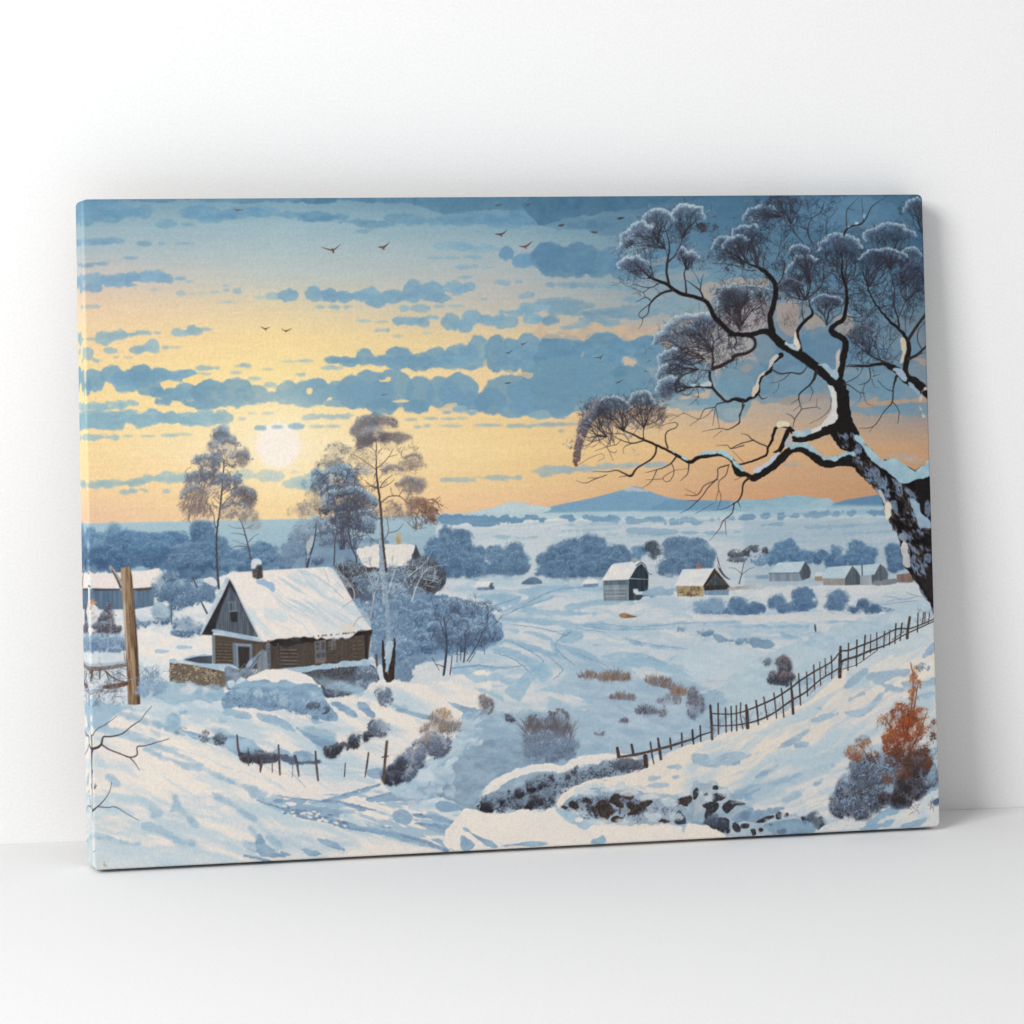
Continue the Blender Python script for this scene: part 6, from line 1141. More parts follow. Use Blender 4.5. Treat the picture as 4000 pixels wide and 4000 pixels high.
BR = dict(
C=('1850,1370,34 1790,1340,42 1720,1270,48 1650,1200,46 1610,1110,42 1560,1050,38 1450,1010,34 1340,985,36 1270,945,34 1200,895,30 1110,860,24 1040,830,14 1030,835,8',
   '1225,890,26 1203,790,22 1210,690,22 1230,560,13 1215,450,9 1180,360,5', '1215,690,17 1285,620,12 1340,510,10 1365,410,6', '1260,950,26 1150,985,20 1070,1050,17 1040,1100,12 1028,1170,8 975,1215,7 942,1195,6 950,1160,6 1040,1085,7', '975,1215,7 970,1270,5 935,1320,2', '1050,1050,11 1010,1020,8 920,1060,4',
   '1390,990,20 1380,880,14 1368,790,11 1390,735,8 1420,700,5', '1550,1040,20 1520,960,15 1460,910,9 1390,860,5', '1520,950,11 1530,870,8 1550,800,3', '1515,890,7 1480,820,4 1440,760,3', '1080,840,13 1060,760,8 1000,650,4', '1040,840,13 1000,790,8 920,720,4', '1130,885,11 1040,930,8 890,895,5', '1040,930,6 980,970,5 890,930,3', '985,975,6 1005,1020,6', '1215,640,6 1180,530,5 1120,430,3', '1290,610,5 1370,600,3', '1005,660,5 1000,580,3', '1000,800,5 900,800,3',
   '1640,1690,34 1700,1670,34 1780,1630,32 1830,1600,30 1850,1565,28 1932,1548,26', '1630,1700,24 1640,1600,18 1632,1520,14 1650,1440,10 1720,1385,6', '1630,1540,9 1560,1470,7 1500,1440,5 1420,1400,3', '1500,1450,6 1500,1520,5 1520,1570,3', '1625,1590,8 1540,1570,6 1380,1600,3', '1610,1710,10 1510,1700,6 1400,1640,4 1340,1610,3', '1515,1720,6 1490,1800,5 1460,1830,3', '1830,1370,20 1860,1430,14 1840,1490,10 1860,1520,6', '1690,1260,10 1690,1380,8 1720,1440,5', '1790,1350,8 1780,1520,4', '1900,1330,12 1890,1240,9 1830,1110,5', '1885,1340,7 1905,1150,4', '1932,740,9 1800,710,7 1630,700,4', '1932,740,8 1850,660,6 1790,590,4'),
D=('10,1580,26 70,1562,28 150,1545,28 212,1500,28 228,1450,28 205,1400,32 150,1378,34', '1005,1900,118 960,1810,108 860,1720,92 780,1660,86 700,1600,92 580,1520,84 470,1460,82 400,1390,72 340,1345,58 270,1345,46 200,1368,42 100,1372,40 -10,1370,36', '390,1360,62 362,1220,54 395,1100,50 420,960,48 395,860,44 310,775,38 245,735,24 160,700,12 60,640,7 -10,600,5', '255,740,17 245,650,11 180,540,6', '300,750,12 310,640,8 345,540,4', '240,700,9 270,590,7 230,500,4', '235,765,8 120,760,6 -10,700,4', '430,910,16 480,830,12 500,690,10 425,668,6 460,600,6 545,460,3', '440,640,5 470,470,4', '150,700,6 120,600,4',
   '650,1540,46 632,1430,40 622,1340,34 690,1245,30 765,1175,26 740,1100,14 730,1040,9', '680,1240,12 665,1140,8 675,1050,6', '700,1045,15 830,930,13 862,850,11 875,700,7 900,590,4', '720,1015,11 750,870,8 775,780,6 825,660,3', '860,860,9 945,770,7 985,600,3', '690,1045,9 610,960,6 540,870,3', '690,1048,9 600,1030,6 500,1000,3', '840,930,7 870,975,6 920,985,3', '750,890,6 680,820,4', '790,1170,9 860,1230,6 890,1280,4', '890,1280,6 920,1200,4', '730,1060,6 760,1150,5',
   '1018,1760,72 1050,1600,66 1078,1480,62 1055,1410,60 980,1370,62 935,1330,56 965,1285,42 1040,1240,42 1072,1160,36 1088,1020,32 1075,900,26 1040,800,20 1045,700,14 1030,600,7', '1080,1000,9 980,980,7 880,975,5 840,930,3', '1075,900,10 1000,870,6 960,750,3', '1075,870,10 1115,790,7 1140,680,3', '1080,1192,10 1200,1210,8 1350,1140,6 1460,1095,5', '1040,830,7 1000,780,4', '1090,1000,6 1200,980,5 1300,950,3', '1085,940,7 1180,960,5',
   '1900,1960,95 1800,1880,92 1720,1810,84 1640,1790,76 1560,1710,66 1490,1670,56 1440,1645,34 1300,1662,22 1180,1670,14 1080,1668,8', '1440,1630,20 1300,1565,11 1230,1500,8 1130,1440,4', '1680,1830,56 1640,1720,54 1650,1620,52 1670,1520,46 1655,1420,38 1580,1320,28 1500,1250,26 1400,1140,18 1320,1020,14 1275,900,11 1220,740,6', '1665,1420,30 1740,1300,28 1835,1170,24', '1665,1600,30 1750,1560,26 1835,1480,20', '1580,1300,22 1565,1200,17 1530,1090,14 1535,940,10 1490,760,5', '1290,930,8 1350,840,5 1360,750,3', '1290,920,7 1200,860,5 1120,850,3', '1400,1130,8 1480,1090,8 1530,1120,8', '1570,1210,10 1640,1040,8 1640,900,5', '1420,1060,6 1440,960,6 1470,870,4', '1755,1560,8 1820,1540,6', '1790,1500,10 1755,1430,9 1760,1330,8 1830,1250,6', '1400,1600,10 1360,1440,8 1395,1270,4', '1355,1440,8 1280,1370,5', '1350,1150,6 1230,1230,4', '1450,1590,8 1490,1480,6 1600,1350,3', '1440,1580,6 1430,1420,4', '1490,1470,4 1490,1300,3', '1530,1000,6 1620,1000,4', '1640,1060,5 1720,1130,6 1680,1230,5 1700,1260,4', '1640,1370,5 1640,1150,3', '1320,1030,6 1420,970,5',
   '680,512,8 595,410,8 485,260,7 440,110,4', '762,512,12 718,400,12 750,285,9 835,220,8 875,110,4', '720,385,9 620,345,6 550,330,3', '755,275,6 718,180,5 700,55,3', '590,405,7 560,200,5 540,70,3', '820,540,5 840,400,5 815,240,3', '895,460,6 895,330,5 1000,180,3', '1058,432,20 1085,375,20 1140,345,16 1220,325,16 1270,270,10 1310,180,8 1380,120,5 1470,65,3', '1085,355,10 1082,220,8 1110,165,6 1200,75,3', '1240,300,7 1235,180,5 1220,80,3', '835,225,5 900,260,4 890,330,3', '580,350,5 440,340,3', '570,210,4 640,160,3', '1090,180,5 1160,200,4'),
F=('1020,250,124 1055,450,120 1075,600,140 1110,720,190', '960,655,100 870,690,84 760,742,66 660,765,54 590,760,54', '575,690,50 550,660,40 500,640,26 430,650,28 405,690,28 385,770,26 345,850,22 335,905,20 210,965,18 100,998,15 20,1000,14', '530,690,44 490,800,46 455,870,38 400,885,10', '1150,970,104 1050,960,108 920,985,92 830,960,88 740,890,76 640,855,62 560,865,64 480,935,78 380,1025,70 280,1095,68 200,1130,60 150,1100,40 60,1090,40 20,1010,34', '175,1125,24 115,1180,18 98,1290,15 60,1350,13 18,1372,11', '70,1360,8 85,1410,4', '345,835,12 210,775,11 150,720,7 92,710,3', '215,772,10 90,805,9 -10,855,8',
   '470,-30,50 420,10,42 375,60,34 370,115,34 290,165,32 262,230,32 255,310,32 230,350,28 150,392,28 110,405,22 0,385,18', '255,330,14 290,385,10 340,365,4', '380,100,14 460,145,14 560,135,13 650,145,14 700,100,10 715,60,8', '550,145,7 480,205,6 370,235,3', '450,235,5 440,290,4 390,330,2', '800,120,36 780,190,26 735,255,15 640,340,12 648,440,8 660,480,7 600,570,7 582,650,5', '745,262,8 768,320,6 732,405,2', '660,480,6 800,460,5 840,482,3', '592,572,8 560,535,6 518,522,3', '800,460,4 810,380,2', '940,380,5 930,470,5 860,550,4 740,615,2', '640,380,5 560,430,2', '650,440,4 580,500,3',
   '1555,170,28 1525,280,14 1515,410,12 1440,500,8 1340,640,6 1200,660,3', '1520,415,9 1578,490,7 1568,615,4', '1055,252,10 1100,250,10 1200,318,7 1260,330,5', '1300,95,12 1310,180,9 1270,230,8 1200,250,5', '1330,170,6 1400,150,3', '1320,190,5 1350,270,4 1390,275,2', '1260,230,5 1240,320,5 1280,430,4 1340,440,2', '1210,320,5 1220,370,4 1190,410,2', '1380,210,6 1450,280,6 1515,310,8', '1060,240,8 1190,170,6 1240,90,4', '1340,640,4 1300,695,2', '1100,60,5 1290,65,12', '1680,150,4 1735,220,2', '60,100,3 10,90,2', '110,405,16 100,490,10 75,540,9 80,600,8 -10,665,6', '1860,270,14 1800,300,16 1790,380,14'),
E=('1850,1000,44 1790,935,42 1700,905,36 1600,922,34 1500,935,36 1430,980,34 1370,955,32 1300,915,28 1210,868,22 1110,820,22 990,768,20 880,715,14 790,672,11 690,575,5', '1840,990,40 1870,1060,46 1932,1090,46', '1105,820,18 1100,890,16 1060,950,16 980,1000,14 915,1045,16 870,1112,20 810,1090,14 730,1055,10 660,1070,7 510,1068,3', '640,1100,6 540,1135,7 440,1175,5 350,1155,2', '560,1130,4 460,1130,2', '870,1100,10 750,1122,3', '1215,845,16 1190,750,12 1210,690,10 1295,650,7 1290,605,6 1120,640,2', '990,770,12 985,690,9 1010,630,8 1130,580,5 1210,430,3', '985,655,7 920,580,5 890,480,2', '1005,625,6 990,540,4 1000,470,2', '990,775,14 880,800,10 760,765,7 640,700,6 480,680,3', '890,798,8 800,840,5 800,900,2', '850,790,6 800,720,6 640,700,5 560,600,2', '790,680,8 778,580,6 750,470,2', '690,700,6 590,600,3', '775,765,5 730,815,5 640,835,5 530,875,2', '640,835,5 670,890,5 700,965,2', '640,835,4 570,770,4 550,700,2', '640,835,4 680,760,3', '670,880,4 720,890,4 735,865,2', '560,650,5 490,610,3', '700,590,5 640,540,2', '930,600,5 880,560,2', '870,740,5 940,650,3', '660,705,5 460,760,3', '380,1000,3 500,930,3 600,900,3 610,940,3 560,970,2',
   '1295,925,18 1250,985,13 1180,1030,9 1110,1052,7 1000,1080,3', '1110,1055,8 1060,1160,6 978,1222,2', '1250,985,8 1273,1070,7 1240,1150,6 1200,1165,5 1168,1135,5 1200,1100,5 1280,1060,4 1400,1040,2', '1168,1138,5 1010,1148,2', '1412,1000,13 1400,1090,8 1328,1157,3', '1790,1005,13 1690,1040,10 1678,1130,9 1590,1225,9 1530,1310,8 1430,1405,7 1330,1462,2', '1680,1145,8 1560,1200,8 1490,1290,8 1370,1288,3', '1785,1020,8 1760,1100,8 1700,1160,6 1692,1230,6 1715,1320,5 1680,1425,2', '1690,1245,5 1665,1355,3', '1690,1145,5 1660,1150,5', '1500,1345,5 1390,1345,2', '1840,1370,12 1820,1460,10 1735,1535,9 1700,1610,6 1608,1722,2', '1755,1530,6 1765,1675,2', '1835,1375,7 1740,1420,5 1640,1432,2', '1840,1150,4 1932,1110,3', '1480,1280,4 1380,1235,2', '1640,1370,3 1470,1470,2',
   '1640,283,22 1540,268,20 1420,275,15 1320,310,8', '1640,283,26 1700,350,26 1770,410,24 1850,380,24 1932,392,22', '1640,280,22 1610,190,24 1610,130,28', '1765,410,14 1680,430,10 1660,460,9 1560,480,7 1510,570,5 1430,545,4 1360,520,4 1230,592,2', '1665,460,6 1640,600,4 1635,640,2', '1670,470,5 1700,660,4', '1360,520,4 1360,495,3', '1510,570,4 1420,638,2', '1640,480,5 1570,550,4 1500,575,3', '1932,440,16 1890,560,10 1890,610,9 1780,672,8 1710,660,6 1540,690,2', '1725,680,4 1640,748,2', '1480,280,7 1505,330,5 1480,390,4 1420,440,2', '1460,290,7 1400,350,6 1320,310,4', '1400,350,4 1300,330,3', '1930,820,9 1815,852,7 1775,820,6 1668,825,3', '1820,870,3 1932,985,4'))

def paint_tree():
    t = part('painted_tree', 'huge bare snowy tree with a twisting black trunk on the right edge')
    cr = part('crown', 'frosted snowy twig pads of the big bare tree', t)
    W_ = [(190,206,218),(150,172,198),(104,122,150),(66,70,86),(58,54,60)]; Wd = [(150,176,204),(104,130,166),(64,76,102),(48,48,62)]
    def pad(c, blobs, cols, dens, size=1.9, under=None, **kw):
        crown(c, blobs, cols, dens*(.3 if cols[0][0] > 120 else .45), size, body=.12 if cols[0][0] > 120 else .2, **kw)
        if False:
            for b in blobs.split():
                x, y, rx, ry = [float(v) for v in b.split(',')]; k = sc(c); n = int(rx*k*2.2)+6
                th = rs.uniform(-2.75,-.4,n); rr = 1+rs.randn(n)*.09; p = pt(c, (x,y))
                dabs(p[0]+np.cos(th)*rx*k*rr, p[1]+np.sin(th)*ry*k*rr, rs.uniform(1.2,2.6,n), rs.uniform(.7,1.3,n), rs.rand(n)*3, np.minimum(pick(rs.rand(n), [cols[0], cols[1]])*1.1, 232), .8)
        for b in blobs.split():                                    # hanging and radiating fine twigs
            x, y, rx, ry = [float(v) for v in b.split(',')]; k = sc(c); n = int(rx*ry*k*k*.009)+2
            for i in range(n):
                u = rs.uniform(-.95,.95); p = pt(c, (x+u*rx, y+ry*rs.uniform(.2,1.1)))
                grow(p[0], p[1], -math.pi/2+u*1.0+rs.randn()*.4, rs.uniform(6,14), .8, 1, (54,50,60), .6, 0, .4, ident=False, alpha=.5)
    # fine twig lattice between the branches
    for c, reg, n, col in (('D', '520,620,1180,1120', 300, (48,50,66)), ('D', '1100,640,1830,1300', 420, (44,48,62)), ('D', '0,480,560,900', 150, (48,50,64)), ('D', '-20,1010,340,1330', 140, (60,54,58)), ('D', '1100,1330,1500,1680', 130, (52,54,66)), ('C', '1250,1350,1932,1700', 260, (58,62,78)), ('C', '800,640,1080,960', 90, (84,90,106)), ('C', '1100,400,1380,600', 60, (66,74,92)), ('D', '420,60,1000,480', 130, (48,62,88)), ('C', '1680,980,1932,1350', 140, (58,54,60)), ('C', '1700,540,1932,760', 60, (52,56,70)), ('E', '1180,60,1560,380', 90, (70,76,94))):
        x0, y0, x1, y1 = [float(v) for v in reg.split(',')]
        for k in range(int(n*.55)):
            p = pt(c, (rs.uniform(x0,x1), rs.uniform(y0,y1))); grow(p[0], p[1], -math.pi/2+rs.randn()*.9, rs.uniform(8,20), 1.0, 2, col, .65, 0, .5, ident=False, alpha=.55)
    pad('C', '1130,250,120,52 1060,290,90,40', [(196,206,210),(150,170,194),(118,140,172),(96,116,150)], .12)
    pad('C', '1410,200,150,55', [(206,212,212),(160,178,198),(126,146,174)], .14)
    pad('C', '1300,320,150,50', [(140,160,186),(104,124,156),(84,100,130)], .12)
    pad('C', '1450,365,170,48 1580,350,130,34', [(76,84,104),(60,60,70),(72,66,66)], .17); pad('C', '1300,370,60,40', [(100,116,146),(74,84,106)], .1)
    for i in range(14):
        a = i/13; x = 770+310*a; y = 560-200*math.sin(a*1.5); frost('C', x, y, 46, 42, 120, [(196,208,216),(140,162,192),(96,112,140)], 1.9)
    for i in range(8): a = i/7; frost('C', 800+200*a, 530-110*math.sin(a*1.5)+20, 36, 22, 40, [(70,76,92),(80,86,104)], 1.7)
    frost('C', 1020, 345, 70, 18, 90, [(210,216,216),(176,192,206)], 1.8)
    pad('C', '860,665,120,40 960,640,70,50 820,700,60,30', [(196,208,216),(134,158,190),(104,124,156)], .1); pad('C', '880,820,90,90 860,740,80,50', [(128,150,182),(112,134,168)], .035)
    pad('C', '1420,640,110,62 1350,650,50,60', [(200,208,212),(130,150,180),(84,96,122),(60,64,80)], .13); pad('C', '1410,560,50,30', [(196,204,208),(150,168,188)], .12); pad('C', '1560,650,130,50 1480,720,90,40 1660,620,70,50', [(150,168,190),(92,106,132),(62,66,82)], .13)
    pad('C', '1740,500,110,55 1800,560,120,60', [(206,210,210),(140,156,180),(70,78,98),(50,52,66)], .15)
    pad('C', '1840,960,150,60', [(190,202,210),(130,150,178),(80,90,112)], .15); pad('C', '1830,1040,150,80 1720,1080,60,90 1740,1000,60,60', [(110,126,154),(70,70,84),(56,52,58)], .16); pad('C', '1700,1180,60,50', [(160,180,204),(120,144,178)], .08)
    pad('C', '1350,1330,180,60 1520,1230,90,60 1230,1370,90,50', [(170,192,212),(128,154,188),(92,112,144)], .14); pad('C', '1570,1270,100,70 1450,1350,130,50 1230,1430,90,60', [(110,132,166),(66,72,90),(52,50,60)], .14)
    pad('C', '1330,1450,100,70 1290,1500,60,60', [(150,174,204),(96,114,146),(62,68,86)], .12)
    pad('C', '1230,1570,110,70 1180,1640,70,70 1320,1540,70,50', [(176,194,212),(124,146,178),(76,86,110)], .14); pad('C', '1160,1730,60,50 1230,1710,70,40', [(204,206,204),(150,170,194)], .12); pad('C', '1350,1640,110,90', [(112,136,172),(96,118,154)], .02)
    pad('C', '1180,1830,70,60 1230,1800,70,50', [(190,204,214),(138,160,188),(90,104,128)], .14); pad('C', '1240,1890,80,60 1200,1920,60,50', [(90,98,118),(66,66,80),(110,112,124)], .14)
    # lower hanging pad (sheet E)
    pad('E', '660,430,140,62', [(190,200,206),(132,150,174),(100,108,126),(90,92,104)], .13); pad('E', '960,380,130,72 880,420,70,50 1050,430,80,60', [(196,206,208),(136,154,178),(80,86,104),(84,84,96)], .13)
    for i in range(16): a = i/15; frost('E', 570-215*math.sin(a*1.57), 460+520*a**1.15, 42-10*a, 44, 95, [(150,166,186),(104,108,124),(96,84,88)] if a < .5 else [(130,120,126),(120,92,86),(104,78,72)], 1.8, alpha=.8)
    for k in range(150): x, y = pt('E', (rs.uniform(400,1120), 0)); 
    for k in range(170):
        xx = rs.uniform(420,1150); yy = 620-abs(xx-800)*-.0+rs.uniform(-140,60); x, y = pt('E', (xx, yy)); grow(x, y, -math.pi/2-(800-xx)*.0022+rs.randn()*.5, rs.uniform(8,18), .9, 2, (86,80,88), .6, 0, .5, ident=False, alpha=.6)
    pad('E', '1210,240,90,70 1180,300,60,60', [(176,194,208),(116,134,160),(84,88,104)], .11); pad('E', '1180,350,50,60', [(110,118,138),(96,94,106)], .06)
    # upper right pads (sheet D)
    pad('D', '190,110,70,40', [(120,140,164),(90,110,140)], .08); pad('D', '420,120,110,70 560,110,90,50', [(60,80,110),(44,56,80)], .07)
    pad('D', '260,220,70,40 220,290,90,40 180,320,60,40', [(180,194,206),(128,146,170),(84,96,118)], .14); pad('D', '330,210,90,70 300,340,100,50 400,280,80,70', [(84,100,126),(50,60,82),(44,48,62)], .12)
    pad('D', '470,350,90,40', [(130,156,188),(90,116,152)], .1); pad('D', '60,470,90,50 150,420,80,50', [(150,172,198),(90,104,132),(54,60,78)], .14); pad('D', '200,450,110,60', [(64,76,102),(46,52,70)], .07)
    pad('D', '1030,480,190,60', [(184,198,208),(140,162,188),(84,106,142),(56,72,104)], .15); pad('D', '960,560,190,70 1130,560,140,60', [(96,122,158),(58,76,110),(44,54,78)], .12); pad('D', '720,580,100,60', [(140,166,198),(104,132,170)], .09)
    pad('D', '1480,370,210,55 1650,330,70,40', [(160,178,196),(112,136,166),(74,92,122)], .15); pad('D', '1350,460,130,50 1550,430,140,60', [(110,134,166),(60,76,106),(44,52,72)], .12); pad('D', '1300,420,40,80', [(150,168,188),(112,130,156)], .08)
    pad('D', '1720,120,80,40', [(126,144,164),(96,114,140),(80,90,112)], .14); pad('D', '1740,220,80,90 1620,200,60,40', [(84,98,122),(50,58,76)], .1)
    pad('D', '1420,600,160,50 1600,650,120,50', [(132,158,188),(84,108,146),(52,64,92)], .14); pad('D', '1300,660,200,60 1450,700,160,60', [(70,88,122),(46,54,76)], .1); pad('D', '1690,590,100,45', [(150,172,194),(104,128,160),(70,86,114)], .15); pad('D', '1740,700,90,60', [(120,150,186),(84,112,150)], .1)
    pad('D', '1700,800,130,90 1780,880,60,110 1600,850,110,80', [(60,72,100),(42,48,66)], .09)
    pad('D', '590,680,80,50', [(150,174,202),(108,134,168),(74,84,108)], .13); pad('D', '700,700,110,60 800,640,110,60', [(92,110,140),(54,62,84)], .11)
    pad('D', '560,890,110,60 480,980,80,60 640,850,100,50', [(84,98,126),(50,54,70),(58,56,66)], .11); pad('D', '900,1020,150,40', [(130,150,182),(84,98,128)], .12); pad('D', '870,1070,130,50 980,1060,100,40', [(70,78,100),(48,48,60)], .15)
    pad('D', '100,930,190,34 260,930,100,30', [(190,202,212),(140,160,186)], .15); pad('D', '100,1000,200,50 60,1070,120,50', [(90,80,84),(56,52,58),(70,66,76)], .15)
    pad('D', '1250,1330,90,50 1180,1400,80,60', [(104,110,128),(58,60,74),(66,66,80)], .09); pad('D', '1180,1240,40,20', [(84,86,100),(66,66,78)], .07); pad('D', '540,1240,90,70 600,1160,80,60', [(140,128,126),(112,104,108)], .03)
    lite, mid_, drk = (192,208,218), (142,164,190), (100,118,148)
    A1 = [lite, mid_, drk, (88,98,122)]; A2 = [(172,192,210), (118,144,176), (78,98,130), (58,70,96)]; A3 = [(182,196,206), (118,132,150), (82,90,104), (68,70,80)]
    arcs = [('C',1130,330,150,135,-175,-5,80,A1,1120,520),('C',1410,290,165,148,-172,-2,90,A1,1350,470),('C',985,570,225,235,-178,-62,80,A1,1190,560),('C',890,770,160,130,-172,-20,75,A1,1060,840),
            ('C',1430,690,90,105,-180,-20,70,A1,1400,760),('C',1350,650,50,105,-160,-40,45,A1,1385,760),('C',1760,570,140,115,-178,-50,80,A2,1932,720),('C',1850,1085,185,190,-185,-30,120,A3,1890,1330),
            ('C',1500,1470,385,270,-178,-66,100,A1,1640,1530),('C',1290,1650,180,135,-190,-85,90,A1,1560,1600),('C',1250,1770,150,110,-190,-100,70,A1,1500,1700),('C',1240,1890,130,120,-195,-60,90,A1,1400,1870),
            ('E',690,510,175,150,-178,-15,80,A3,800,690),('E',965,445,135,130,-178,-2,85,A3,990,660),('E',630,780,265,350,-192,-100,60,[(150,150,160),(112,102,108),(100,80,80)],640,740),
            ('D',290,290,190,130,-182,-50,80,A2,470,260),('D',170,460,180,120,-180,-60,80,A2,240,720),('D',1030,580,215,155,-182,-8,110,A2,1075,900),('D',1500,480,250,160,-182,-12,110,A2,1500,760),('D',1690,650,115,100,-178,-8,70,A2,1600,900),
            ('D',1750,190,130,100,-195,-60,80,A2,1800,420),('D',1440,680,240,120,-172,-15,75,A2,1290,920),('D',700,800,190,170,-178,-50,85,A2,700,1040),('D',110,1010,330,95,-160,-10,60,A3,100,1280),
            ('D',900,1090,165,90,-172,-8,60,A2,900,1280),('D',640,620,110,90,-175,-20,60,A2,740,900),('D',560,960,130,110,-180,-30,60,[(120,130,150),(70,72,84),(58,54,60)],650,1040),('D',1230,1400,120,110,-180,-20,50,[(110,116,130),(72,72,84),(60,58,66)],1300,1560),
            ('D',60,560,150,120,-178,-40,70,A2,160,700),('D',480,160,170,110,-182,-20,60,[(90,112,140),(58,74,100),(44,52,70)],560,330),('D',1700,860,150,150,-180,-20,70,[(84,100,130),(54,64,88),(42,46,60)],1640,1060)]
    for c, x, y, rx, ry, a0, a1, th, cols, fx, fy in arcs:
        k = sc(c); dim = .8 if c == 'D' else 1.
        for q in range(int(rx*ry*k*k*.013)+4):
            a = rs.uniform(-math.pi, 0); f = rs.rand()**.5; p = pt(c, (x+math.cos(a)*rx*1.22*f, y+math.sin(a)*ry*1.12*f+ry*.25*rs.rand()))
            grow(p[0], p[1], math.atan2(p[1]-pt(c, (fx, fy))[1], p[0]-pt(c, (fx, fy))[0])+rs.randn()*.5, rs.uniform(7,14), .95, 2, (120,140,168), .55, 0, .4, alpha=.55, ident=False, cols=[C3((156,176,198))*dim, C3((122,142,170))*dim, C3((92,108,134))*dim, (58,60,72)])
    for c, x, y, rx, ry, a0, a1, th, cols, fx, fy in arcs:
        cx0, cy0 = x+rs.randn()*rx*.1, y+ry*.15
        fan(c, fx, fy, x, y, rx, ry, a0, a1, int(5+rx*.02), (56,50,58), 1.9, .8, sub=1)
        for q in range(int(3+rx*.035)):
            f = rs.uniform(.35, .95); u = rs.uniform(-.45, .45)
            aa = -90+u*110+rs.uniform(-25, 25); fan(c, fx+(cx0-fx)*f+u*rx, fy+(cy0-fy)*f, x, y, rx, ry, max(a0, aa-25), min(a1, aa+25), 2, (60,62,76), 1.0, .5, sub=2)
        arc(c, x, y, rx*1.05, ry*1.05, a0, a1, th*.75, cols, 1.15, 1.4, base=.2, pw=1.5)
        arc(c, x, y, rx*.98, ry*.98, a0, a1, th*1.5, [(120,140,168), (92,108,136), (66,76,98)], .22, 1.2, base=0, alpha=.5)
    # trunk
    tr = t; use(t)
    bk, bk2 = (44,38,38), (30,26,28)
    for c in 'CDEF':
        for q in BR[c]:
            p = ps(c, q); ww = p[:, 2].max()
            col = bk if ww > 8 else (58,50,50) if ww > 4 else (70,62,66)
            line('T', np.column_stack([(np.linalg.inv(HOM) @ np.column_stack([p[:, :2], np.ones(len(p))]).T).T, p[:, 2]]) if False else p, col, col2=bk2 if ww > 8 else None, thr=.35, jag=.45 if ww > 10 else .2)
    area('F', '1000,280 985,450 975,600 930,660 940,740 1030,850 1090,880 1120,1000 1250,1130 1380,1250 1430,1360 1470,1480 1520,1600 1590,1700 1620,1850 1640,1960 1960,1960 1960,960 1850,980 1740,1065 1660,1005 1550,965 1400,955 1300,850 1200,735 1130,610 1110,500 1105,300', (42,36,36), (28,25,28), smooth=False, rag=1, nz='f')
    area('K', '1480,740 1500,860 1560,950 1640,1060 1700,1180 1750,1225 1775,1330 1790,1400 1830,1400 1830,600 1450,600', (44,38,38), (30,27,30), smooth=False, rag=1, nz='f')
    area('T', '3560,2180 3596,2290 3636,2350 3690,2430 3690,2150', (40,35,36), (58,52,54), smooth=False, rag=1)
    # bark: snow flecks along the grain
    for k in range(1500):
        v = rs.rand(); 
        cx, cy = (1120+v*330, 760+v*420) if rs.rand() < .3 else (1400+v*300, 1150+v*900)
        x, y = cx+rs.uniform(-130,300), cy+rs.uniform(-60,60)
        p = pt('F', (x, y)); xi, yi = int(p[0]), int(p[1])
        if not (0 <= xi < CW and 0 <= yi < CH) or idb[yi, xi] != tr: continue
        n = NZ['m'][yi, xi]
        L = rs.uniform(2.5,7); a = 1.0+rs.randn()*.35
        dabs(np.array([p[0]]), np.array([p[1]]), L, rs.uniform(.6,1.7), a, np.array([(128,146,176) if n > .6 else ((80,70,66) if n > .35 else (22,20,24))]), .8, ident=False)
    blue = (140,166,194)
    for s in ('1340,1010 1390,1040 1420,1130 1460,1200 1400,1220 1350,1140', '1380,1240 1420,1260 1450,1360 1420,1330', '1500,1340 1550,1340 1580,1420 1540,1460', '1640,1230 1740,1250 1760,1200 1700,1300', '1170,800 1230,820 1240,900 1180,880', '1490,1120 1560,1150 1560,1230', '1600,1650 1660,1750 1680,1850 1630,1800', '1830,1350 1880,1360 1880,1480 1820,1480', '1680,1900 1740,1850 1730,1932', '1690,1600 1720,1660 1740,1620', '1060,690 1090,700 1100,760 1070,760', '1500,1480 1530,1480 1530,1560', '1820,1850 1890,1840 1890,1932 1840,1932'):
        area('F', s, blue, (96,108,134), rag=1, nz='f', alpha=.8, ident=False)
    area('F', '1680,1330 1760,1360 1790,1450 1900,1560 1900,1610 1820,1590 1760,1590 1740,1480', (170,190,212), (140,164,194), rag=1, ident=False); area('F', '1450,1370 1490,1360 1510,1430 1500,1500 1470,1510 1450,1450', (214,208,192), (190,186,178), rag=1, ident=False)
    area('F', '1380,1240 1420,1270 1455,1380 1430,1350', (186,186,188), rag=1, ident=False); area('K', '1340,290 1370,280 1380,400 1345,430 1332,350', (220,212,192), rag=1, ident=False); area('K', '1480,650 1530,640 1550,760 1560,880 1510,870 1490,780', (214,208,198), (186,186,190), rag=1, ident=False)
    area('K', '1500,560 1540,640 1500,650 1450,600', (150,162,182), rag=1, ident=False, alpha=.8); area('K', '1590,960 1660,1080 1740,1200 1700,1190 1640,1090', (150,162,184), (112,120,140), rag=1, ident=False, alpha=.85); area('K', '1760,1250 1790,1290 1800,1400 1780,1350', (170,170,172), rag=1, ident=False)
    # snow lying on the limbs
    sn, sb = (226,218,206), (150,186,208)
    for s in ('885,240 930,300 945,400 930,500 870,590 770,675 690,690 600,680 565,685 600,700 700,715 790,690 900,640 985,600 1000,420 985,330 950,260', ): area('F', s, sn, (196,204,208), rag=1, nz='f')
    area('F', '560,690 640,690 760,680 700,730 620,740', (196,204,210), sb, rag=1); area('F', '420,655 430,610 480,600 545,610 555,640 500,635', (222,212,186), rag=1)
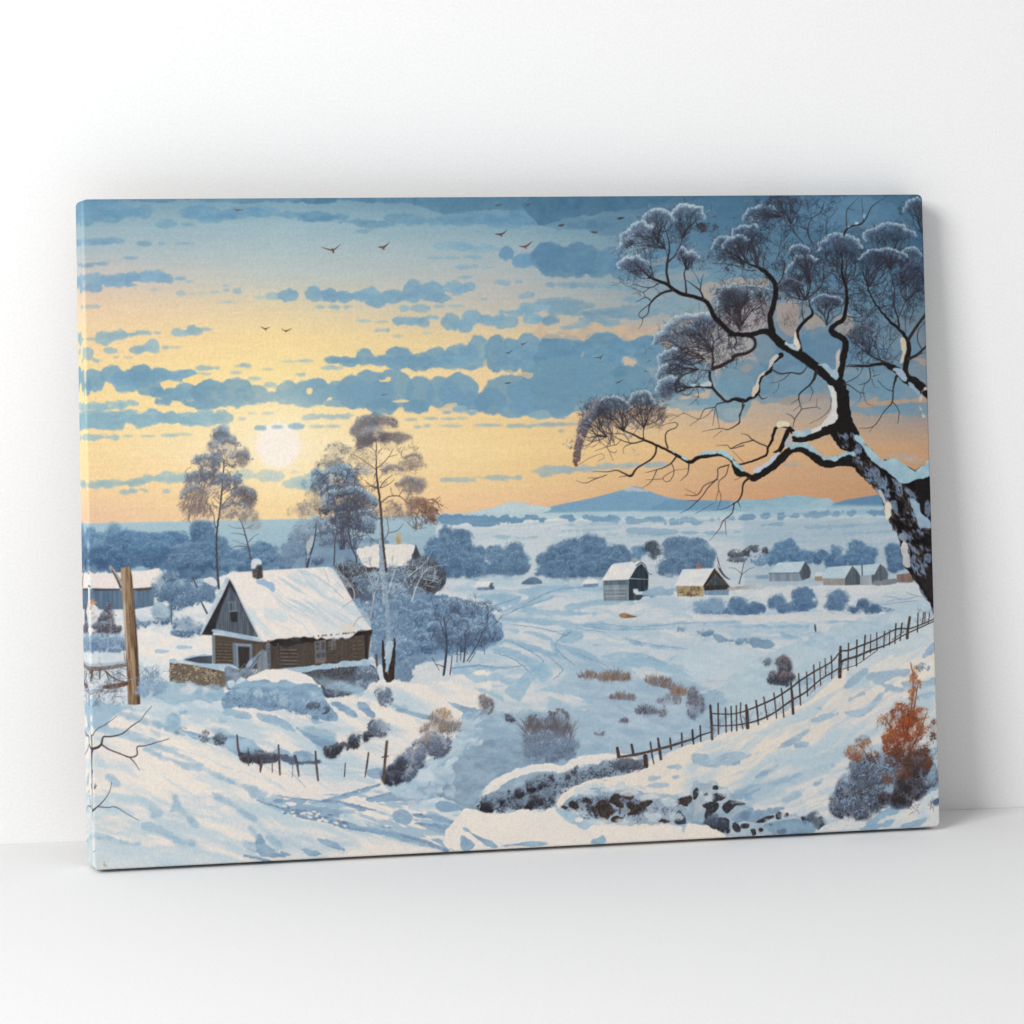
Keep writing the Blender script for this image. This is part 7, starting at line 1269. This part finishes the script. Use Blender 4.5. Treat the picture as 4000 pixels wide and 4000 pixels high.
    area('F', '1160,740 1200,730 1300,850 1400,940 1480,960 1560,955 1650,1000 1730,1065 1800,1020 1870,965 1890,1090 1800,1140 1740,1150 1650,1190 1560,1150 1450,1060 1330,980 1260,880', (152,186,208), (172,200,214), rag=1, nz='m')
    area('F', '530,830 600,800 700,800 780,840 860,910 960,930 1050,890 1090,870 1160,890 1170,920 1080,920 1000,960 900,965 830,930 740,870 650,845 560,860', (150,184,206), (176,200,212), rag=1); area('F', '490,850 545,740 570,760 560,840', (176,182,190), rag=1)
    area('F', '110,1075 200,1060 330,980 440,880 460,880 400,980 280,1060 190,1085', (190,202,214), rag=1); area('E', '1210,850 1290,890 1370,930 1430,955 1500,910 1560,880 1640,875 1720,870 1790,900 1850,980 1932,1060 1932,1090 1870,1040 1810,960 1700,895 1600,905 1500,925 1430,965 1360,945', (146,188,210), (176,206,216), rag=1)
    area('D', '590,1340 615,1320 625,1400 650,1480 640,1530 600,1500 585,1420', (220,208,190), rag=1); area('D', '500,1440 560,1450 640,1510 640,1540 540,1500', (176,196,216), rag=1); area('D', '740,1620 800,1650 870,1640 960,1700 1005,1720 1000,1800 960,1780 880,1690 800,1660', (150,176,206), (176,196,214), rag=1)
    area('D', '990,1540 1030,1470 1030,1540 1005,1700 985,1740 980,1600', (206,190,172), (160,176,196), rag=1); area('D', '1595,1400 1630,1420 1640,1500 1630,1600 1600,1660 1575,1640 1610,1540', (206,192,170), rag=1); area('D', '1510,1690 1600,1700 1650,1780 1640,1820 1580,1760', (160,180,204), rag=1)
    area('D', '205,1932 240,1800 260,1760 355,1690 365,1620 430,1555 440,1580 400,1620 375,1680 290,1760 255,1830 240,1932', (214,198,176), (190,190,190), rag=1); area('F', '180,380 230,230 260,170 350,100 370,110 290,170 262,240 245,330', (210,196,176), rag=1)
    area('F', '1770,400 1800,300 1850,260 1850,290 1810,320 1795,400', (190,184,178), rag=1); area('F', '1760,430 1800,500 1830,570 1800,540', (206,196,182), rag=1); area('F', '1660,220 1740,270 1780,330 1760,340 1680,270', (150,170,200), rag=1)
    area('D', '1080,365 1120,335 1200,310 1225,320 1150,340', (196,204,208), rag=1); area('D', '1230,290 1235,220 1260,230 1260,280', (150,180,206), rag=1); area('E', '1420,255 1540,245 1610,220 1630,250 1540,262 1430,268', (186,200,210), rag=1)
    area('E', '1845,985 1900,1040 1932,1075 1932,1050 1880,1000', (150,190,212), rag=1)
    line('F', '770,150,4 900,280,5 940,330,4', (120,120,126), ident=False, alpha=.5)
    for q in ('1530,1120,5 1600,1150,5 1700,1170,4', '1310,1160,3 1420,1170,4 1500,1190,4 1640,1160,4', '1300,1240,3 1450,1220,4 1640,1200,4', '1350,1210,3 1480,1180,3'): line('K', q, (92,112,146), ident=False, alpha=.7)

def finish():
    """even out the print: blues a little greyer, fine brush grain all over"""
    w = np.clip(img/255, 0, 1); w = w**1.07
    w = w+.05*(w-.62)*w*(1-w)*4; img[:] = np.clip(w, 0, 1)*255
    cold = np.clip((img[...,2]-img[...,0])/60, 0, 1)[..., None]; img[:] = img*(1-cold*np.array([.02,-.003,.03]))
    l = img @ np.array([.3,.59,.11]); blue = np.clip((img[...,2]-img[...,0])/70, 0, 1)[..., None]
    img[:] = img*(1-.09-.12*blue)+l[..., None]*(.09+.12*blue)
    img[:] = np.clip(img*(1+(NZ['g']-.5)*.045+(NZ['f']-.5)*.025)[..., None], 0, 255)


for paint in (paint_sky, paint_clouds, paint_sun, paint_birds, paint_far, paint_snow, paint_village, paint_left_back, paint_cottage, paint_left_fore, paint_right_fore, paint_tree, finish): paint()
# ---------------------------------------------------------------- the canvas print
PW, PH, PD = 0.803, 0.5925, 0.032             # width, height, depth in metres
EDGE, CORNER = 0.0021, 0.0052                 # rounding of the front edges and of the corners
LEAN, TURN = 0.0986, 0.061                    # leans back on the wall, left end turned away from it
NX, NY = 1300, 960
def srgb_lin(a):
    a = np.clip(a/255., 0, 1); return np.where(a <= .04045, a/12.92, ((a+.055)/1.055)**2.4)
def sample(u, v):
    """colour of the picture at u, v in 0..1 (v down), linear"""
    x = np.clip(u*CW-.5, 0, CW-1.001); y = np.clip(v*CH-.5, 0, CH-1.001); i = y.astype(int); j = x.astype(int); fx = (x-j)[..., None]; fy = (y-i)[..., None]
    c = (img[i,j]*(1-fx)+img[i,j+1]*fx)*(1-fy)+(img[i+1,j]*(1-fx)+img[i+1,j+1]*fx)*fy
    return np.clip(srgb_lin(c)*0.9, 0.004, .93)

def print_material(name):
    m = bpy.data.materials.new(name); m.use_nodes = True; nt = m.node_tree; b = nt.nodes['Principled BSDF']
    b.inputs['Roughness'].default_value = .8; b.inputs['Specular IOR Level'].default_value = .12
    at = nt.nodes.new('ShaderNodeAttribute'); at.attribute_name = 'print'
    tc = nt.nodes.new('ShaderNodeTexCoord'); L = nt.links.new
    hs = []
    for sx, sz in ((260, 1500), (1500, 260)):                      # woven threads
        mp = nt.nodes.new('ShaderNodeMapping'); mp.inputs['Scale'].default_value = (sx, 300, sz)
        n = nt.nodes.new('ShaderNodeTexNoise'); n.inputs['Scale'].default_value = 1; n.inputs['Detail'].default_value = 1.5
        L(tc.outputs['Object'], mp.inputs['Vector']); L(mp.outputs['Vector'], n.inputs['Vector']); hs.append(n)
    ad = nt.nodes.new('ShaderNodeMath'); ad.operation = 'ADD'; L(hs[0].outputs['Fac'], ad.inputs[0]); L(hs[1].outputs['Fac'], ad.inputs[1])
    mr = nt.nodes.new('ShaderNodeMapRange'); mr.inputs['From Min'].default_value = .6; mr.inputs['From Max'].default_value = 1.4; mr.inputs['To Min'].default_value = .94; mr.inputs['To Max'].default_value = 1.06
    L(ad.outputs[0], mr.inputs['Value'])
    mu = nt.nodes.new('ShaderNodeMix'); mu.data_type = 'RGBA'; mu.blend_type = 'MULTIPLY'; mu.inputs[0].default_value = 1
    L(at.outputs['Color'], mu.inputs[6]); L(mr.outputs['Result'], mu.inputs[7]); L(mu.outputs[2], b.inputs['Base Color'])
    bp = nt.nodes.new('ShaderNodeBump'); bp.inputs['Strength'].default_value = .25; bp.inputs['Distance'].default_value = .0005
    L(ad.outputs[0], bp.inputs['Height']); L(bp.outputs['Normal'], b.inputs['Normal'])
    return m
PRINT = print_material('printed_canvas')
backm = bpy.data.materials.new('raw_canvas_back'); backm.use_nodes = True; backm.node_tree.nodes['Principled BSDF'].inputs['Base Color'].default_value = (.42,.37,.3,1)

root = bpy.data.objects.new('canvas_print', None); scene.collection.objects.link(root); root.empty_display_size = .1
root['label'] = 'stretched canvas print of a snowy village at sunset leaning against the white wall'
root['category'] = 'canvas print'

def mesh_object(name, co, quads, col, mat, parent=None, smooth=True):
    me = bpy.data.meshes.new(name); n = len(quads)
    me.vertices.add(len(co)); me.vertices.foreach_set('co', co.astype(np.float32).ravel())
    me.loops.add(n*4); me.loops.foreach_set('vertex_index', quads.astype(np.int32).ravel())
    me.polygons.add(n); me.polygons.foreach_set('loop_start', np.arange(0, n*4, 4, dtype=np.int32))
    me.polygons.foreach_set('use_smooth', np.full(n, smooth))
    if col is not None:
        a = me.attributes.new('print', 'FLOAT_COLOR', 'POINT'); a.data.foreach_set('color', np.column_stack([col, np.ones(len(col))]).astype(np.float32).ravel())
    me.update(calc_edges=True); me.materials.append(mat)
    o = bpy.data.objects.new(name, me); scene.collection.objects.link(o); o.parent = parent or root
    return o

def bent(s, t):
    """sheet point -> x, y(depth), z with rounded corners and rounded front edge"""
    s = s.copy(); t = t.copy(); dx = np.minimum(s, PW-s); dz = np.minimum(t, PH-t); d = np.minimum(dx, dz)
    k = (dx < CORNER) & (dz < CORNER)
    a, b = 1-dx[k]/CORNER, 1-dz[k]/CORNER; m = np.maximum(a, b); L = np.hypot(a, b)+1e-9
    d[k] = CORNER*(1-m); na, nb = a/L*m, b/L*m
    ls, lt = s[k] < PW/2, t[k] < PH/2
    s[k] = np.where(ls, CORNER*(1-na), PW-CORNER*(1-na)); t[k] = np.where(lt, CORNER*(1-nb), PH-CORNER*(1-nb))
    e = np.clip(EDGE-d, 0, EDGE); y = EDGE-np.sqrt(np.maximum(EDGE**2-e**2, 0))
    return np.stack([s-PW/2, y-PD, t], -1)

gi, gj = np.meshgrid(np.arange(NX+1), np.arange(NY+1))
# finer steps next to the rim so that the rounded edge is smooth
su = np.arange(NX+1)/NX*PW; sv = np.arange(NY+1)/NY*PH
S, Tt = np.meshgrid(su, sv)
grid_co = bent(S, Tt); grid_col = sample(S/PW, 1-Tt/PH)
vid = np.arange((NX+1)*(NY+1)).reshape(NY+1, NX+1)
quad = np.stack([vid[:-1,:-1], vid[:-1,1:], vid[1:,1:], vid[1:,:-1]], -1)
cu = ((np.arange(NX)+.5)/NX*CW).astype(int); cv = ((1-(np.arange(NY)+.5)/NY)*CH).astype(int)

# every painted thing owns its patch of the sheet: close the gaps between its dabs first
owner = idb.copy()
for p in range(2, len(PARTS)+1):
    ys, xs = np.nonzero(idb == p)
    if len(ys) == 0: continue
    y0, y1, x0, x1 = max(ys.min()-6, 0), ys.max()+7, max(xs.min()-6, 0), xs.max()+7
    if PARTS[p][0] in ('painted_snowfield', 'painted_sky', 'painted_hill'): continue
    m = (idb[y0:y1, x0:x1] == p).astype(float); w = gauss(m, 2.4 if (x1-x0)*(y1-y0) > 3000 else 1.0) > .36
    sub = owner[y0:y1, x0:x1]; sub[w & (sub < p)] = p
fid = owner[np.ix_(cv, cu)]
objs = {}
for p, (name, label, parent) in PARTS.items():
    jj, ii = np.nonzero(fid == p)
    if len(jj) == 0: continue
    q = quad[jj, ii]; used, inv = np.unique(q, return_inverse=True)
    o = mesh_object(name, grid_co.reshape(-1,3)[used], inv.reshape(-1,4), grid_col.reshape(-1,3)[used], PRINT, objs.get(parent))
    if label: o['label'] = label
    objs[p] = o

# wrapped sides carry the mirrored rim of the picture
def side(ring, du, dv):
    K = 12; co = []; cl = []
    u, v = S.ravel()[ring]/PW, 1-Tt.ravel()[ring]/PH; base = grid_co.reshape(-1,3)[ring]
    for k in range(K+1):
        f = k/K; c = base.copy(); c[:,1] = base[:,1]*(1-f); dep = f*(PD-EDGE)
        co.append(c); cl.append(sample(np.clip(u+du*dep/PW, 0, 1), np.clip(v+dv*dep/PH, 0, 1)))
    n = len(ring); I = np.arange((K+1)*n).reshape(K+1, n)
    return np.concatenate(co), np.stack([I[:-1,:-1], I[1:,:-1], I[1:,1:], I[:-1,1:]], -1).reshape(-1,4), np.concatenate(cl)
for ring, du, dv in ((vid[::-1,0], 1, 0), (vid[:,-1], -1, 0), (vid[0,:], 0, -1), (vid[-1,::-1], 0, 1)):
    co, q, cl = side(ring, du, dv); mesh_object('wrapped_edge', co, q, cl, PRINT)
rim = np.concatenate([vid[0,:-1], vid[:-1,-1], vid[-1,:0:-1], vid[:0:-1,0]])
bc = grid_co.reshape(-1,3)[rim].copy(); bc[:,1] = -.0004
me = bpy.data.meshes.new('backing'); me.from_pydata(bc.tolist(), [], [tuple(range(len(bc)))[::-1]]); me.materials.append(backm)
o = bpy.data.objects.new('backing', me); scene.collection.objects.link(o); o.parent = root

# stand it on the floor, lean it on the wall
Rm = rot('Z', TURN) @ rot('X', -LEAN)
pts = [Rm @ Vector((x, y, z)) for x in (-PW/2, PW/2) for y in (-PD, 0) for z in (0, PH)]
root.matrix_world = Matrix.Translation((0.0015, -0.0827, -min(p.z for p in pts)+.0003)) @ Rm.to_4x4()
